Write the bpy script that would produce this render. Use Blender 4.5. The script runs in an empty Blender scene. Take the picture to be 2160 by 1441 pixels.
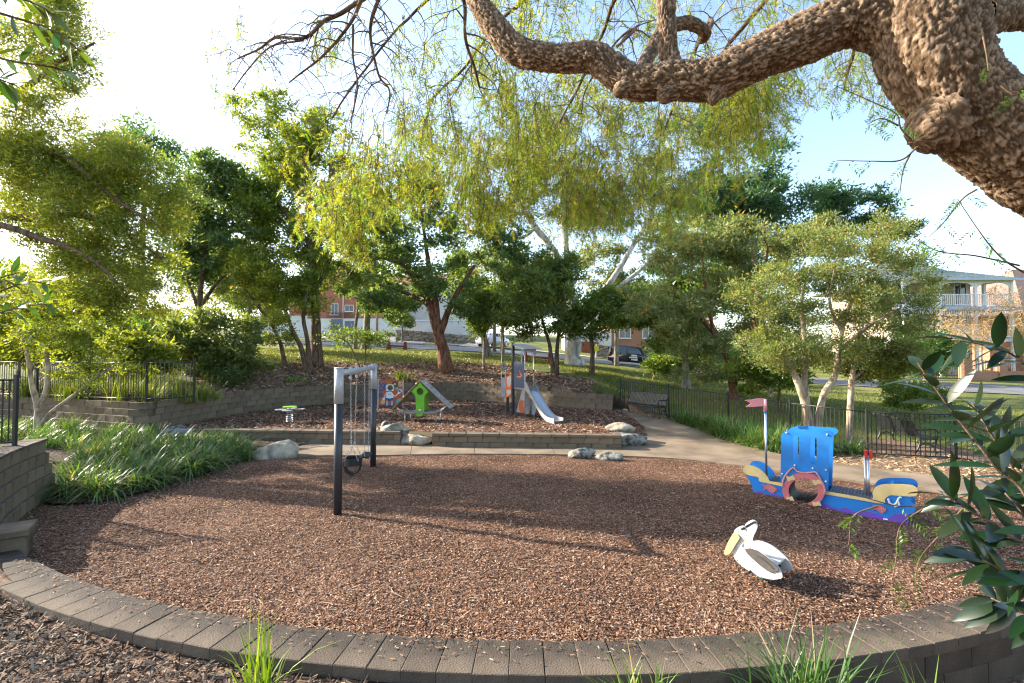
import bpy, bmesh, math, random
import numpy as np
from mathutils import Vector, Matrix, noise
from mathutils.geometry import delaunay_2d_cdt
random.seed(7)
RNG = np.random.default_rng(7)
R = math.radians
PI = math.pi
scene = bpy.context.scene
COL = scene.collection

# ------------------------------------------------------------------ camera
FPX, CX, CY, CAMH = 1000.0, 1080.0, 720.5, 2.6
PITCH = math.atan(29.5 / FPX)
cam = bpy.data.cameras.new('camera')
cam.sensor_width = 36.0
cam.lens = 36.0 * FPX / 2160.0
cam.clip_start = 0.05
cam.clip_end = 3000
camo = bpy.data.objects.new('camera', cam)
COL.objects.link(camo)
camo.location = (0, 0, CAMH)
camo.rotation_euler = (PI / 2 + PITCH, 0, 0)
scene.camera = camo

# ------------------------------------------------------------------ light
SUN_EL, SUN_AZ = 25.0, -71.0            # azimuth measured from +Y towards +X
w = bpy.data.worlds.new('World')
scene.world = w
w.use_nodes = True
nt = w.node_tree
bg = nt.nodes['Background']
sky = nt.nodes.new('ShaderNodeTexSky')
sky.sky_type = 'NISHITA'
sky.sun_disc = False
sky.sun_elevation = R(SUN_EL)
sky.sun_rotation = R(SUN_AZ)
sky.air_density = 1.0
sky.dust_density = 1.5
sky.ozone_density = 1.0
nt.links.new(sky.outputs[0], bg.inputs[0])
bg.inputs[1].default_value = 0.15
sun = bpy.data.lights.new('sun', 'SUN')
sun.energy = 5.0
sun.angle = R(0.53)
sun.color = (1.0, 0.90, 0.76)
suno = bpy.data.objects.new('sun', sun)
COL.objects.link(suno)
sd = Vector((math.sin(R(SUN_AZ)) * math.cos(R(SUN_EL)), math.cos(R(SUN_AZ)) * math.cos(R(SUN_EL)), math.sin(R(SUN_EL))))
suno.rotation_euler = sd.to_track_quat('Z', 'Y').to_euler()
suno.location = (-40, 20, 40)
scene.view_settings.view_transform = 'Standard'
scene.view_settings.look = 'None'
scene.view_settings.gamma = 1.0
scene.view_settings.use_curve_mapping = False
scene.view_settings.exposure = 1.8
try:
    scene.cycles.max_bounces = 10
    scene.cycles.diffuse_bounces = 7
    scene.cycles.transparent_max_bounces = 8
    scene.cycles.use_denoising = True
    scene.cycles.denoiser = 'OPENIMAGEDENOISE'
    scene.cycles.denoising_input_passes = 'RGB_ALBEDO_NORMAL'
    scene.cycles.denoising_prefilter = 'ACCURATE'
    scene.cycles.filter_width = 1.2
    scene.cycles.sample_clamp_indirect = 6
except Exception:
    pass

# ------------------------------------------------------------------ pixel helpers (a pixel gives a direction only)
def ray(px, py):
    x = (px - CX) / FPX
    u = -(py - CY) / FPX
    return Vector((x, math.cos(PITCH) - u * math.sin(PITCH), math.sin(PITCH) + u * math.cos(PITCH)))

def PZ(px, py, z=0.0):                   # where the ray meets height z
    r = ray(px, py)
    t = (z - CAMH) / r.z
    return Vector((r.x * t, r.y * t, z))

def PD(px, py, d):                       # the point at distance d in front of the camera
    r = ray(px, py)
    t = d / r.y
    return Vector((r.x * t, d, CAMH + r.z * t))

def PPL(px, py, o, n):                   # where the ray meets a plane
    r = ray(px, py)
    c = Vector((0, 0, CAMH))
    t = (Vector(o) - c).dot(n) / r.dot(n)
    return c + r * t

# ------------------------------------------------------------------ object helpers
def tag(o, label=None, cat=None, group=None, kind=None):
    if label: o['label'] = label
    if cat: o['category'] = cat
    if group: o['group'] = group
    if kind: o['kind'] = kind
    return o

def thing(name, label, cat, loc=(0, 0, 0), rz=0.0, group=None):
    o = bpy.data.objects.new(name, None)
    COL.objects.link(o)
    o.location = loc
    o.rotation_euler = (0, 0, rz)
    o.empty_display_size = 0.1
    return tag(o, label, cat, group)

def sub(o, parent):
    """sub-part whose mesh is already in world coordinates"""
    o.parent = parent; o.matrix_parent_inverse = Matrix.Identity(4); return o

def link(name, me, parent=None, mat=None):
    o = bpy.data.objects.new(name, me)
    COL.objects.link(o)
    if mat is not None and not me.materials:
        me.materials.append(mat)
    if parent is not None:
        o.parent = parent
    return o

def np_mesh(name, V, F, mat=None, col=None, smooth=False):
    V = np.ascontiguousarray(V, dtype=np.float32)
    F = np.ascontiguousarray(F, dtype=np.int32)
    me = bpy.data.meshes.new(name)
    n, (m, k) = len(V), F.shape
    me.vertices.add(n)
    me.vertices.foreach_set('co', V.ravel())
    me.loops.add(m * k)
    me.loops.foreach_set('vertex_index', F.ravel())
    me.polygons.add(m)
    me.polygons.foreach_set('loop_start', np.arange(0, m * k, k, dtype=np.int32))
    me.polygons.foreach_set('loop_total', np.full(m, k, dtype=np.int32))
    if smooth:
        me.polygons.foreach_set('use_smooth', np.ones(m, dtype=bool))
    if col is not None:
        a = me.attributes.new('Col', 'FLOAT_COLOR', 'POINT')
        c = np.ones((n, 4), dtype=np.float32)
        c[:, :3] = col
        a.data.foreach_set('color', c.ravel())
    me.update(calc_edges=True)
    if mat is not None:
        me.materials.append(mat)
    return me

class MB:
    """collects shapes into one mesh"""
    def __init__(self):
        self.v = []; self.f = []; self.s = []
    def add(self, vs, fs, smooth=False, M=None):
        b = len(self.v)
        for p in vs:
            p = Vector(p)
            self.v.append(M @ p if M is not None else p)
        for f in fs:
            self.f.append([b + i for i in f]); self.s.append(smooth)
        return self
    def box(self, c, s, M=None, rz=0.0, ch=0.0):
        hx, hy, hz = s[0] / 2, s[1] / 2, s[2] / 2
        T = Matrix.Translation(Vector(c)) @ Matrix.Rotation(rz, 4, 'Z')
        if M is not None: T = M @ T
        if ch <= 0:
            vs = [(x, y, z) for z in (-hz, hz) for y in (-hy, hy) for x in (-hx, hx)]
            fs = [(0, 2, 3, 1), (4, 5, 7, 6), (0, 1, 5, 4), (2, 6, 7, 3), (0, 4, 6, 2), (1, 3, 7, 5)]
            return self.add(vs, fs, False, T)
        vs, fs = chamfer_box(hx, hy, hz, ch)
        return self.add(vs, fs, False, T)
    def tube(self, pts, rad, k=8, cap=True, M=None, smooth=True):
        pts = [Vector(p) for p in pts]
        if not hasattr(rad, '__len__'): rad = [rad] * len(pts)
        vs, fs = [], []
        t0 = (pts[1] - pts[0]).normalized()
        a = t0.orthogonal().normalized()
        n = len(pts)
        for i in range(n):
            if i == 0: t = t0
            elif i == n - 1: t = (pts[i] - pts[i - 1]).normalized()
            else: t = ((pts[i] - pts[i - 1]).normalized() + (pts[i + 1] - pts[i]).normalized())
            if t.length < 1e-6: t = t0
            t.normalize()
            a = (a - t * a.dot(t))
            if a.length < 1e-6: a = t.orthogonal()
            a.normalize()
            b = t.cross(a)
            for j in range(k):
                th = 2 * PI * j / k
                vs.append(pts[i] + (a * math.cos(th) + b * math.sin(th)) * rad[i])
        for i in range(n - 1):
            for j in range(k):
                j2 = (j + 1) % k
                fs.append((i * k + j, i * k + j2, (i + 1) * k + j2, (i + 1) * k + j))
        self.add(vs, fs, smooth, M)
        if cap:
            b0 = len(self.v) - n * k
            self.f.append([b0 + j for j in range(k)][::-1]); self.s.append(False)
            self.f.append([b0 + (n - 1) * k + j for j in range(k)]); self.s.append(False)
        return self
    def cyl(self, p0, p1, r0, r1=None, k=12, M=None):
        return self.tube([p0, p1], [r0, r0 if r1 is None else r1], k, True, M)
    def prism(self, outline, o, u, wv, nrm, th, holes=()):
        """plate with a 2D outline (and holes) in plane (u, w) at o, thickness th along nrm"""
        o, u, wv, nrm = Vector(o), Vector(u), Vector(wv), Vector(nrm)
        loops = [list(outline)] + [list(h) for h in holes]
        pts, edges = [], []
        for lp in loops:
            b = len(pts)
            pts += [Vector(p) for p in lp]
            edges += [(b + i, b + (i + 1) % len(lp)) for i in range(len(lp))]
        face = list(range(len(loops[0])))
        vo, eo, fo, *_ = delaunay_2d_cdt([Vector((p[0], p[1])) for p in pts], edges, [], 0, 1e-6)
        tris = []
        for f in fo:
            c = sum((vo[i] for i in f), Vector((0, 0))) / len(f)
            if inside(c, loops[0]) and not any(inside(c, h) for h in loops[1:]):
                a = sum((vo[f[i]].x * vo[f[(i + 1) % len(f)]].y - vo[f[(i + 1) % len(f)]].x * vo[f[i]].y) for i in range(len(f)))
                tris.append(list(f) if a > 0 else list(f)[::-1])
        P = lambda p, k: o + u * p[0] + wv * p[1] + nrm * k
        flip = u.cross(wv).dot(nrm) < 0
        nn = len(vo)
        vs = [P(p, 0) for p in vo] + [P(p, th) for p in vo]
        fs = []
        for t in tris:
            top = [i + nn for i in t]; bot = t[::-1]
            if flip: top, bot = top[::-1], bot[::-1]
            fs += [top, bot]
        self.add(vs, fs)
        for lp in loops:
            k = len(lp)
            vs = [P(p, 0) for p in lp] + [P(p, th) for p in lp]
            self.add(vs, [(i, (i + 1) % k, k + (i + 1) % k, k + i) for i in range(k)], False)
        return self
    def lathe(self, prof, c, k=16, M=None):
        vs, fs = [], []
        for (r, z) in prof:
            for j in range(k):
                th = 2 * PI * j / k
                vs.append((c[0] + r * math.cos(th), c[1] + r * math.sin(th), c[2] + z))
        for i in range(len(prof) - 1):
            for j in range(k):
                j2 = (j + 1) % k
                fs.append((i * k + j, i * k + j2, (i + 1) * k + j2, (i + 1) * k + j))
        fs.append(list(range(k))[::-1]); fs.append([(len(prof) - 1) * k + j for j in range(k)])
        return self.add(vs, fs, True, M)
    def mesh(self, name, mat=None):
        me = bpy.data.meshes.new(name)
        me.from_pydata([tuple(p) for p in self.v], [], self.f)
        me.polygons.foreach_set('use_smooth', self.s)
        bm = bmesh.new(); bm.from_mesh(me)
        bmesh.ops.recalc_face_normals(bm, faces=bm.faces)
        bm.to_mesh(me); bm.free()
        me.update()
        if mat is not None: me.materials.append(mat)
        return me
    def build(self, name, mat, parent=None):
        return link(name, self.mesh(name, mat), parent)

def chamfer_box(hx, hy, hz, c):
    vs, idx = [], {}
    for sx in (-1, 1):
        for sy in (-1, 1):
            for sz in (-1, 1):
                for ax in range(3):
                    p = [sx * hx, sy * hy, sz * hz]
                    for q in range(3):
                        if q != ax: p[q] -= (sx, sy, sz)[q] * c
                    idx[(sx, sy, sz, ax)] = len(vs); vs.append(tuple(p))
    fs = []
    for ax in range(3):
        o = [q for q in range(3) if q != ax]
        for s in (-1, 1):
            quad = []
            for a, b in ((-1, -1), (1, -1), (1, 1), (-1, 1)):
                sg = [0, 0, 0]; sg[ax] = s; sg[o[0]] = a; sg[o[1]] = b
                quad.append(idx[(*sg, ax)])
            fs.append(quad)
    for ax in range(3):
        o = [q for q in range(3) if q != ax]
        for a in (-1, 1):
            for b in (-1, 1):
                q = []
                for s, f in ((-1, o[0]), (1, o[0]), (1, o[1]), (-1, o[1])):
                    sg = [0, 0, 0]; sg[ax] = s; sg[o[0]] = a; sg[o[1]] = b
                    q.append(idx[(*sg, f)])
                fs.append(q)
    for sx in (-1, 1):
        for sy in (-1, 1):
            for sz in (-1, 1):
                fs.append([idx[(sx, sy, sz, a)] for a in range(3)])
    return vs, fs

def inside(p, poly):
    x, y = p[0], p[1]
    c = False
    n = len(poly)
    j = n - 1
    for i in range(n):
        xi, yi = poly[i][0], poly[i][1]
        xj, yj = poly[j][0], poly[j][1]
        if (yi > y) != (yj > y) and x < (xj - xi) * (y - yi) / (yj - yi + 1e-12) + xi:
            c = not c
        j = i
    return c

def inside_np(P, poly):
    x, y = P[:, 0], P[:, 1]
    c = np.zeros(len(P), bool)
    n = len(poly); j = n - 1
    for i in range(n):
        xi, yi = poly[i][0], poly[i][1]; xj, yj = poly[j][0], poly[j][1]
        hit = ((yi > y) != (yj > y)) & (x < (xj - xi) * (y - yi) / (yj - yi + 1e-12) + xi)
        c ^= hit
        j = i
    return c

def circle(cx, cy, r, k=24):
    return [(cx + r * math.cos(2 * PI * i / k), cy + r * math.sin(2 * PI * i / k)) for i in range(k)]

def smooth_path(pts, n=6):
    """Catmull-Rom through points (tuples of any length)"""
    P = [np.array(p, float) for p in pts]
    P = [2 * P[0] - P[1]] + P + [2 * P[-1] - P[-2]]
    out = []
    for i in range(1, len(P) - 2):
        for s in range(n):
            t = s / n
            a, b, c, d = P[i - 1], P[i], P[i + 1], P[i + 2]
            out.append(0.5 * (2 * b + (c - a) * t + (2 * a - 5 * b + 4 * c - d) * t * t + (3 * b - a - 3 * c + d) * t ** 3))
    out.append(P[-2])
    return out

# ------------------------------------------------------------------ materials
MATS = {}
def _new(name):
    m = bpy.data.materials.new(name); m.use_nodes = True
    MATS[name] = m
    n = m.node_tree.nodes; l = m.node_tree.links
    return m, n, l, n['Principled BSDF']

def pm(name, base, alt=None, scale=6.0, detail=4.0, rough=0.8, bump=0.0, bscale=40.0, metal=0.0, spec=0.4, lo=0.35, hi=0.65, objrand=0.0, coat=0.0):
    m, n, l, b = _new(name)
    b.inputs['Roughness'].default_value = rough
    b.inputs['Metallic'].default_value = metal
    b.inputs['Specular IOR Level'].default_value = spec
    if coat: b.inputs['Coat Weight'].default_value = coat
    tc = n.new('ShaderNodeTexCoord')
    alt = alt or tuple(c * 0.8 for c in base)
    nz = n.new('ShaderNodeTexNoise'); nz.inputs['Scale'].default_value = scale; nz.inputs['Detail'].default_value = detail
    l.new(tc.outputs['Object'], nz.inputs['Vector'])
    rp = n.new('ShaderNodeValToRGB')
    rp.color_ramp.elements[0].position = lo; rp.color_ramp.elements[1].position = hi
    rp.color_ramp.elements[0].color = (*alt, 1); rp.color_ramp.elements[1].color = (*base, 1)
    l.new(nz.outputs[0], rp.inputs[0])
    out = rp.outputs[0]
    if objrand:
        oi = n.new('ShaderNodeObjectInfo')
        mr = n.new('ShaderNodeMapRange'); mr.inputs[3].default_value = 1 - objrand; mr.inputs[4].default_value = 1 + objrand
        l.new(oi.outputs['Random'], mr.inputs[0])
        mx = n.new('ShaderNodeMix'); mx.data_type = 'RGBA'; mx.blend_type = 'MULTIPLY'; mx.inputs[0].default_value = 1
        l.new(out, mx.inputs[6]); l.new(mr.outputs[0], mx.inputs[7]); out = mx.outputs[2]
    l.new(out, b.inputs['Base Color'])
    if bump:
        n2 = n.new('ShaderNodeTexNoise'); n2.inputs['Scale'].default_value = bscale; n2.inputs['Detail'].default_value = 6
        l.new(tc.outputs['Object'], n2.inputs['Vector'])
        bp = n.new('ShaderNodeBump'); bp.inputs['Strength'].default_value = bump; bp.inputs['Distance'].default_value = 0.02
        l.new(n2.outputs[0], bp.inputs['Height']); l.new(bp.outputs[0], b.inputs['Normal'])
    return m

def leafmat(name, trans=0.45, tint=(1.5, 1.4, 0.5), rough=0.45, spec=0.4):
    m, n, l, b = _new(name)
    at = n.new('ShaderNodeAttribute'); at.attribute_name = 'Col'
    l.new(at.outputs['Color'], b.inputs['Base Color'])
    b.inputs['Roughness'].default_value = rough
    b.inputs['Specular IOR Level'].default_value = spec
    tr = n.new('ShaderNodeBsdfTranslucent')
    mx = n.new('ShaderNodeMix'); mx.data_type = 'RGBA'; mx.blend_type = 'MULTIPLY'; mx.inputs[0].default_value = 1
    l.new(at.outputs['Color'], mx.inputs[6]); mx.inputs[7].default_value = (*tint, 1)
    l.new(mx.outputs[2], tr.inputs['Color'])
    ms = n.new('ShaderNodeMixShader'); ms.inputs[0].default_value = trans
    l.new(b.outputs[0], ms.inputs[1]); l.new(tr.outputs[0], ms.inputs[2])
    l.new(ms.outputs[0], n['Material Output'].inputs['Surface'])
    return m

def attrmat(name, rough=0.9, spec=0.2):
    m, n, l, b = _new(name)
    at = n.new('ShaderNodeAttribute'); at.attribute_name = 'Col'
    l.new(at.outputs['Color'], b.inputs['Base Color'])
    b.inputs['Roughness'].default_value = rough
    b.inputs['Specular IOR Level'].default_value = spec
    return m

def barkmat(name, c1, c2, scale=14.0, stretch=0.25, bump=0.9, dist=0.03):
    """fissured bark: stretched noise between crack colour and plate colour"""
    m, n, l, b = _new(name)
    b.inputs['Roughness'].default_value = 0.95
    b.inputs['Specular IOR Level'].default_value = 0.15
    tc = n.new('ShaderNodeTexCoord')
    mp = n.new('ShaderNodeMapping'); mp.inputs['Scale'].default_value = (1, 1, stretch)
    l.new(tc.outputs['Object'], mp.inputs['Vector'])
    vz = n.new('ShaderNodeTexNoise'); vz.inputs['Scale'].default_value = scale; vz.inputs['Detail'].default_value = 8
    vz.inputs['Roughness'].default_value = 0.65
    l.new(mp.outputs[0], vz.inputs['Vector'])
    rp = n.new('ShaderNodeValToRGB')
    rp.color_ramp.elements[0].position = 0.36; rp.color_ramp.elements[0].color = (*c1, 1)
    rp.color_ramp.elements[1].position = 0.62; rp.color_ramp.elements[1].color = (*c2, 1)
    l.new(vz.outputs[0], rp.inputs[0]); l.new(rp.outputs[0], b.inputs['Base Color'])
    bp = n.new('ShaderNodeBump'); bp.inputs['Strength'].default_value = bump; bp.inputs['Distance'].default_value = dist
    l.new(vz.outputs[0], bp.inputs['Height']); l.new(bp.outputs[0], b.inputs['Normal'])
    return m

def chipmat(name, cols, scale, bump=0.8, big=(0.75, 1.15)):
    """chip mulch: voronoi cells each with its own colour, broad tone patches from noise"""
    m, n, l, b = _new(name)
    b.inputs['Roughness'].default_value = 0.95
    b.inputs['Specular IOR Level'].default_value = 0.1
    tc = n.new('ShaderNodeTexCoord')
    mp = n.new('ShaderNodeMapping'); mp.inputs['Rotation'].default_value = (0.2, 0.1, 0.6)
    l.new(tc.outputs['Object'], mp.inputs['Vector'])
    v = n.new('ShaderNodeTexVoronoi'); v.inputs['Scale'].default_value = scale
    l.new(mp.outputs[0], v.inputs['Vector'])
    sp = n.new('ShaderNodeSeparateColor'); l.new(v.outputs['Color'], sp.inputs[0])
    rp = n.new('ShaderNodeValToRGB')
    while len(rp.color_ramp.elements) < len(cols): rp.color_ramp.elements.new(0.5)
    for i, c in enumerate(cols):
        rp.color_ramp.elements[i].position = i / (len(cols) - 1); rp.color_ramp.elements[i].color = (*c, 1)
    l.new(sp.outputs[0], rp.inputs[0])
    nz = n.new('ShaderNodeTexNoise'); nz.inputs['Scale'].default_value = 0.7; nz.inputs['Detail'].default_value = 3
    l.new(tc.outputs['Object'], nz.inputs['Vector'])
    mr = n.new('ShaderNodeMapRange'); mr.inputs[1].default_value = 0.3; mr.inputs[2].default_value = 0.7
    mr.inputs[3].default_value = big[0]; mr.inputs[4].default_value = big[1]
    l.new(nz.outputs[0], mr.inputs[0])
    mx = n.new('ShaderNodeMix'); mx.data_type = 'RGBA'; mx.blend_type = 'MULTIPLY'; mx.inputs[0].default_value = 1
    l.new(rp.outputs[0], mx.inputs[6]); l.new(mr.outputs[0], mx.inputs[7])
    l.new(mx.outputs[2], b.inputs['Base Color'])
    bp = n.new('ShaderNodeBump'); bp.inputs['Strength'].default_value = bump; bp.inputs['Distance'].default_value = 0.03
    l.new(v.outputs['Distance'], bp.inputs['Height']); l.new(bp.outputs[0], b.inputs['Normal'])
    return m

M_BARK = chipmat('bark_mulch', [(0.045, 0.024, 0.015), (0.125, 0.064, 0.038), (0.20, 0.108, 0.066), (0.27, 0.165, 0.11)], 42, big=(0.55, 1.25))
M_SOIL = chipmat('leaf_litter', [(0.022, 0.015, 0.011), (0.06, 0.039, 0.027), (0.105, 0.07, 0.05), (0.15, 0.108, 0.08)], 30)
M_PATH = pm('concrete_path', (0.22, 0.165, 0.108), (0.125, 0.092, 0.06), scale=1.3, detail=6, rough=0.9, bump=0.25, bscale=30)
M_BLOCK = pm('concrete_block', (0.165, 0.122, 0.078), (0.038, 0.029, 0.021), scale=1.7, detail=8, rough=0.95, bump=0.6, bscale=45, objrand=0.18, lo=0.32, hi=0.58)
M_CAP = pm('cap_block', (0.105, 0.080, 0.057), (0.022, 0.018, 0.014), scale=1.6, detail=8, rough=0.95, bump=0.5, bscale=60, objrand=0.22, lo=0.34, hi=0.66)
M_ROAD = pm('asphalt', (0.17, 0.165, 0.17), (0.12, 0.12, 0.125), scale=0.8, rough=0.9, bump=0.2, bscale=60)
M_FOOT = pm('footpath_concrete', (0.5, 0.44, 0.36), (0.38, 0.33, 0.27), scale=0.6, rough=0.9)
M_ROCK = pm('sandstone', (0.42, 0.36, 0.26), (0.15, 0.13, 0.10), scale=3.5, detail=9, rough=0.95, bump=0.9, bscale=9, lo=0.36, hi=0.6)
M_ROCKD = pm('lichen_stone', (0.27, 0.26, 0.22), (0.06, 0.055, 0.048), scale=7, detail=9, rough=0.95, bump=0.9, bscale=14, lo=0.38, hi=0.58)
M_BLACK = pm('black_powdercoat', (0.012, 0.012, 0.013), (0.02, 0.02, 0.02), rough=0.45, spec=0.5)
M_GALV = pm('galvanised_steel', (0.44, 0.45, 0.47), (0.36, 0.37, 0.39), scale=14, rough=0.5, metal=0.3)
M_STEEL = pm('stainless_steel', (0.62, 0.63, 0.65), (0.52, 0.53, 0.55), scale=20, rough=0.28, metal=0.9)
M_POST = pm('charcoal_post', (0.022, 0.026, 0.034), (0.03, 0.032, 0.038), scale=3, rough=0.4, spec=0.5)
M_BLADE = leafmat('blade', 0.35, (1.5, 1.35, 0.4), 0.4, 0.5)
M_LEAF = leafmat('leaf', 0.5, (1.6, 1.5, 0.5), 0.45, 0.45)
M_CHIP = attrmat('bark_chip')

def lawnmat():
    m, n, l, b = _new('lawn')
    b.inputs['Roughness'].default_value = 0.9; b.inputs['Specular IOR Level'].default_value = 0.15
    tc = n.new('ShaderNodeTexCoord')
    z1 = n.new('ShaderNodeTexNoise'); z1.inputs['Scale'].default_value = 0.35; z1.inputs['Detail'].default_value = 6
    z2 = n.new('ShaderNodeTexNoise'); z2.inputs['Scale'].default_value = 14; z2.inputs['Detail'].default_value = 4
    for z in (z1, z2): l.new(tc.outputs['Object'], z.inputs['Vector'])
    r1 = n.new('ShaderNodeValToRGB')
    r1.color_ramp.elements[0].position = 0.35; r1.color_ramp.elements[0].color = (0.085, 0.115, 0.024, 1)
    r1.color_ramp.elements[1].position = 0.68; r1.color_ramp.elements[1].color = (0.225, 0.21, 0.065, 1)
    l.new(z1.outputs[0], r1.inputs[0])
    mr = n.new('ShaderNodeMapRange'); mr.inputs[1].default_value = 0.3; mr.inputs[2].default_value = 0.7
    mr.inputs[3].default_value = 0.55; mr.inputs[4].default_value = 1.3
    l.new(z2.outputs[0], mr.inputs[0])
    mx = n.new('ShaderNodeMix'); mx.data_type = 'RGBA'; mx.blend_type = 'MULTIPLY'; mx.inputs[0].default_value = 1
    l.new(r1.outputs[0], mx.inputs[6]); l.new(mr.outputs[0], mx.inputs[7])
    at = n.new('ShaderNodeAttribute'); at.attribute_name = 'Soil'
    ds = n.new('ShaderNodeValToRGB')
    v = n.new('ShaderNodeTexNoise'); v.inputs['Scale'].default_value = 16; v.inputs['Detail'].default_value = 8; v.inputs['Roughness'].default_value = 0.7
    l.new(tc.outputs['Object'], v.inputs['Vector'])
    ds.color_ramp.elements[0].position = 0.38; ds.color_ramp.elements[0].color = (0.07, 0.042, 0.028, 1)
    ds.color_ramp.elements[1].position = 0.64; ds.color_ramp.elements[1].color = (0.33, 0.21, 0.135, 1)
    l.new(v.outputs[0], ds.inputs[0])
    # ragged edge between mulch and grass
    ad = n.new('ShaderNodeMath'); ad.operation = 'ADD'
    z3 = n.new('ShaderNodeTexNoise'); z3.inputs['Scale'].default_value = 2.2; z3.inputs['Detail'].default_value = 6
    l.new(tc.outputs['Object'], z3.inputs['Vector'])
    l.new(at.outputs['Fac'], ad.inputs[0]); l.new(z3.outputs[0], ad.inputs[1])
    st = n.new('ShaderNodeMapRange'); st.inputs[1].default_value = 0.93; st.inputs[2].default_value = 1.07
    l.new(ad.outputs[0], st.inputs[0])
    m2 = n.new('ShaderNodeMix'); m2.data_type = 'RGBA'
    l.new(st.outputs[0], m2.inputs[0]); l.new(mx.outputs[2], m2.inputs[6]); l.new(ds.outputs[0], m2.inputs[7])
    l.new(m2.outputs[2], b.inputs['Base Color'])
    bp = n.new('ShaderNodeBump'); bp.inputs['Strength'].default_value = 0.6; bp.inputs['Distance'].default_value = 0.05
    l.new(v.outputs[0], bp.inputs['Height']); l.new(bp.outputs[0], b.inputs['Normal'])
    return m
M_LAWN = lawnmat()
# ================================================================== TERRAIN AND SETTING
ARC_C, ARC_RI, ARC_RO, CAPZ = (0.4, 16.8), 12.6, 13.05, 0.12
def arc_pt(a, r): return (ARC_C[0] + r * math.sin(R(a)), ARC_C[1] - r * math.cos(R(a)))
def sst(t): t = min(1, max(0, t)); return t * t * (3 - 2 * t)
def pathz(y): return 0.35 * sst((y - 14.6) / 4.2)
def PZp(px, py, off=0.0):
    z = 0.0
    for _ in range(12):
        p = PZ(px, py, z + off); z = pathz(p.y)
    return PZ(px, py, z + off)
OUTER_PX = [(1290, 858), (1345, 872), (1400, 887), (1465, 905), (1530, 930), (1600, 949), (1700, 969), (1850, 990), (2000, 1008), (2160, 1029), (2330, 1060)]
INNER_PX = [(585, 962), (800, 961), (1000, 958), (1250, 961), (1420, 968), (1570, 984), (1750, 1008), (1900, 1029), (2080, 1056), (2250, 1092)]
OUTER = [PZp(*p) for p in smooth_path(OUTER_PX, 4)]
INNER = [PZ(p[0], p[1], 0.0) for p in smooth_path(INNER_PX, 4)]

# retaining walls (plan lines)
LEFT_WALL = [(-18.6, 16.3), (-16.2, 15.8), (-13.6, 14.9), (-11.2, 14.05), (-10.75, 14.1)]
BACK_WALL = [(-10.75, 14.1), (-10.75, 16.2), (-10.5, 18.6), (-9.4, 21.0), (-7.4, 22.9), (-4.8, 24.0), (-2.0, 23.9), (0.3, 22.6), (1.9, 20.9), (3.1, 19.9), (4.1, 19.35)]
BACKP = [tuple(p) for p in smooth_path(BACK_WALL, 6)]
NEAR_WALL = [(-6.75, 6.1), (-7.2, 6.55), (-7.7, 7.15), (-8.15, 7.85), (-8.5, 8.5), (-8.75, 9.05)]

HOLE = [arc_pt(a, ARC_RO - 0.12) for a in np.linspace(-33, 37, 40)]
HOLE += [(p.x, p.y) for p in OUTER[::-1]]
def push(line, d):
    out = []
    for i in range(len(line)):
        a = Vector(line[max(0, i - 1)]); b = Vector(line[min(len(line) - 1, i + 1)]); t = (b - a).normalized()
        out.append((line[i][0] - t.y * d, line[i][1] + t.x * d))
    return out
HOLE += push(BACKP, 0.28)[3:-1][::-1] + push(LEFT_WALL, 0.28)[::-1][1:] + [(-18.6, 10.4), (-12, 9.6)]
HOLE += push(NEAR_WALL, 0.36)[::-1]

CTRL = []
def ctl(px, py, d): CTRL.append(tuple(PD(px, py, d)))
for i_, p in list(enumerate(BACKP))[::3]:
    cx_, cy_ = -3.3, 16.5
    n_ = Vector((p[0] - cx_, p[1] - cy_)).normalized()
    zt = 1.14 if i_ / len(BACKP) < 0.84 else 0.94
    CTRL.append((p[0] + n_.x * 0.3, p[1] + n_.y * 0.3, zt))
for p in LEFT_WALL: CTRL.append((p[0], p[1] + 0.2, 1.16))
for a in [(560, 768, 23), (687, 760, 27), (853, 765, 28), (1073, 770, 28), (1127, 783, 26), (1202, 795, 24.5), (1265, 803, 22.5),
          (940, 781, 26.3), (830, 739, 39), (1150, 768, 30), (1212, 771, 31), (1330, 771, 43), (1445, 823, 24), (1550, 839, 20),
          (1500, 786, 40), (1700, 803, 36), (2050, 815, 30), (2000, 836, 26), (2100, 804, 35), (1900, 905, 16.8),
          (480, 800, 20), (400, 722, 40), (100, 742, 32), (340, 726, 38), (640, 722, 47), (800, 730, 45), (950, 738, 44), (1080, 747, 43), (1180, 757, 43),
          (700, 713, 66), (900, 722, 55), (1040, 734, 50), (700, 704, 82), (1400, 752, 60), (1700, 760, 60), (250, 700, 62), (2100, 792, 42), (1950, 792, 42),
          (-200, 740, 30), (2400, 830, 30)]: ctl(*a)
for p in OUTER[::4]: CTRL.append((p.x + 0.1, p.y + 0.15, p.z - 0.02))
CTRL += [(7.3, 16.1, 0.12), (8.25, 14.1, 0.0), (9.4, 12.6, -0.06), (11.3, 12.1, -0.05), (12.3, 9.5, -0.1), (14, 13, -0.02), (11.2, 14.7, 0.0), (5.0, 20.2, 0.45)]
CTRL += [(-5.4, 4.6, 0.02), (-3.5, 3.6, 0.02), (-1.6, 3.2, 0.0), (0, 2.9, -0.02), (1.6, 3.0, -0.14), (3.5, 3.4, -0.38), (5.5, 4.0, -0.5), (8.5, 5.5, -0.5), (-4, 0, 0.0), (0, 0, -0.05), (4, 0, -0.4),
         (0, -12, 0), (-20, -10, 0.5), (20, -10, -0.8), (-9.2, 8.0, 0.94), (-8.4, 6.7, 0.8), (-11, 7, 0.98), (-10.5, 9.0, 0.9), (-8, 4.5, 0.4), (-25, 12, 1.3), (-25, 22, 2.0), (18, 8, -0.4)]
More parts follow.
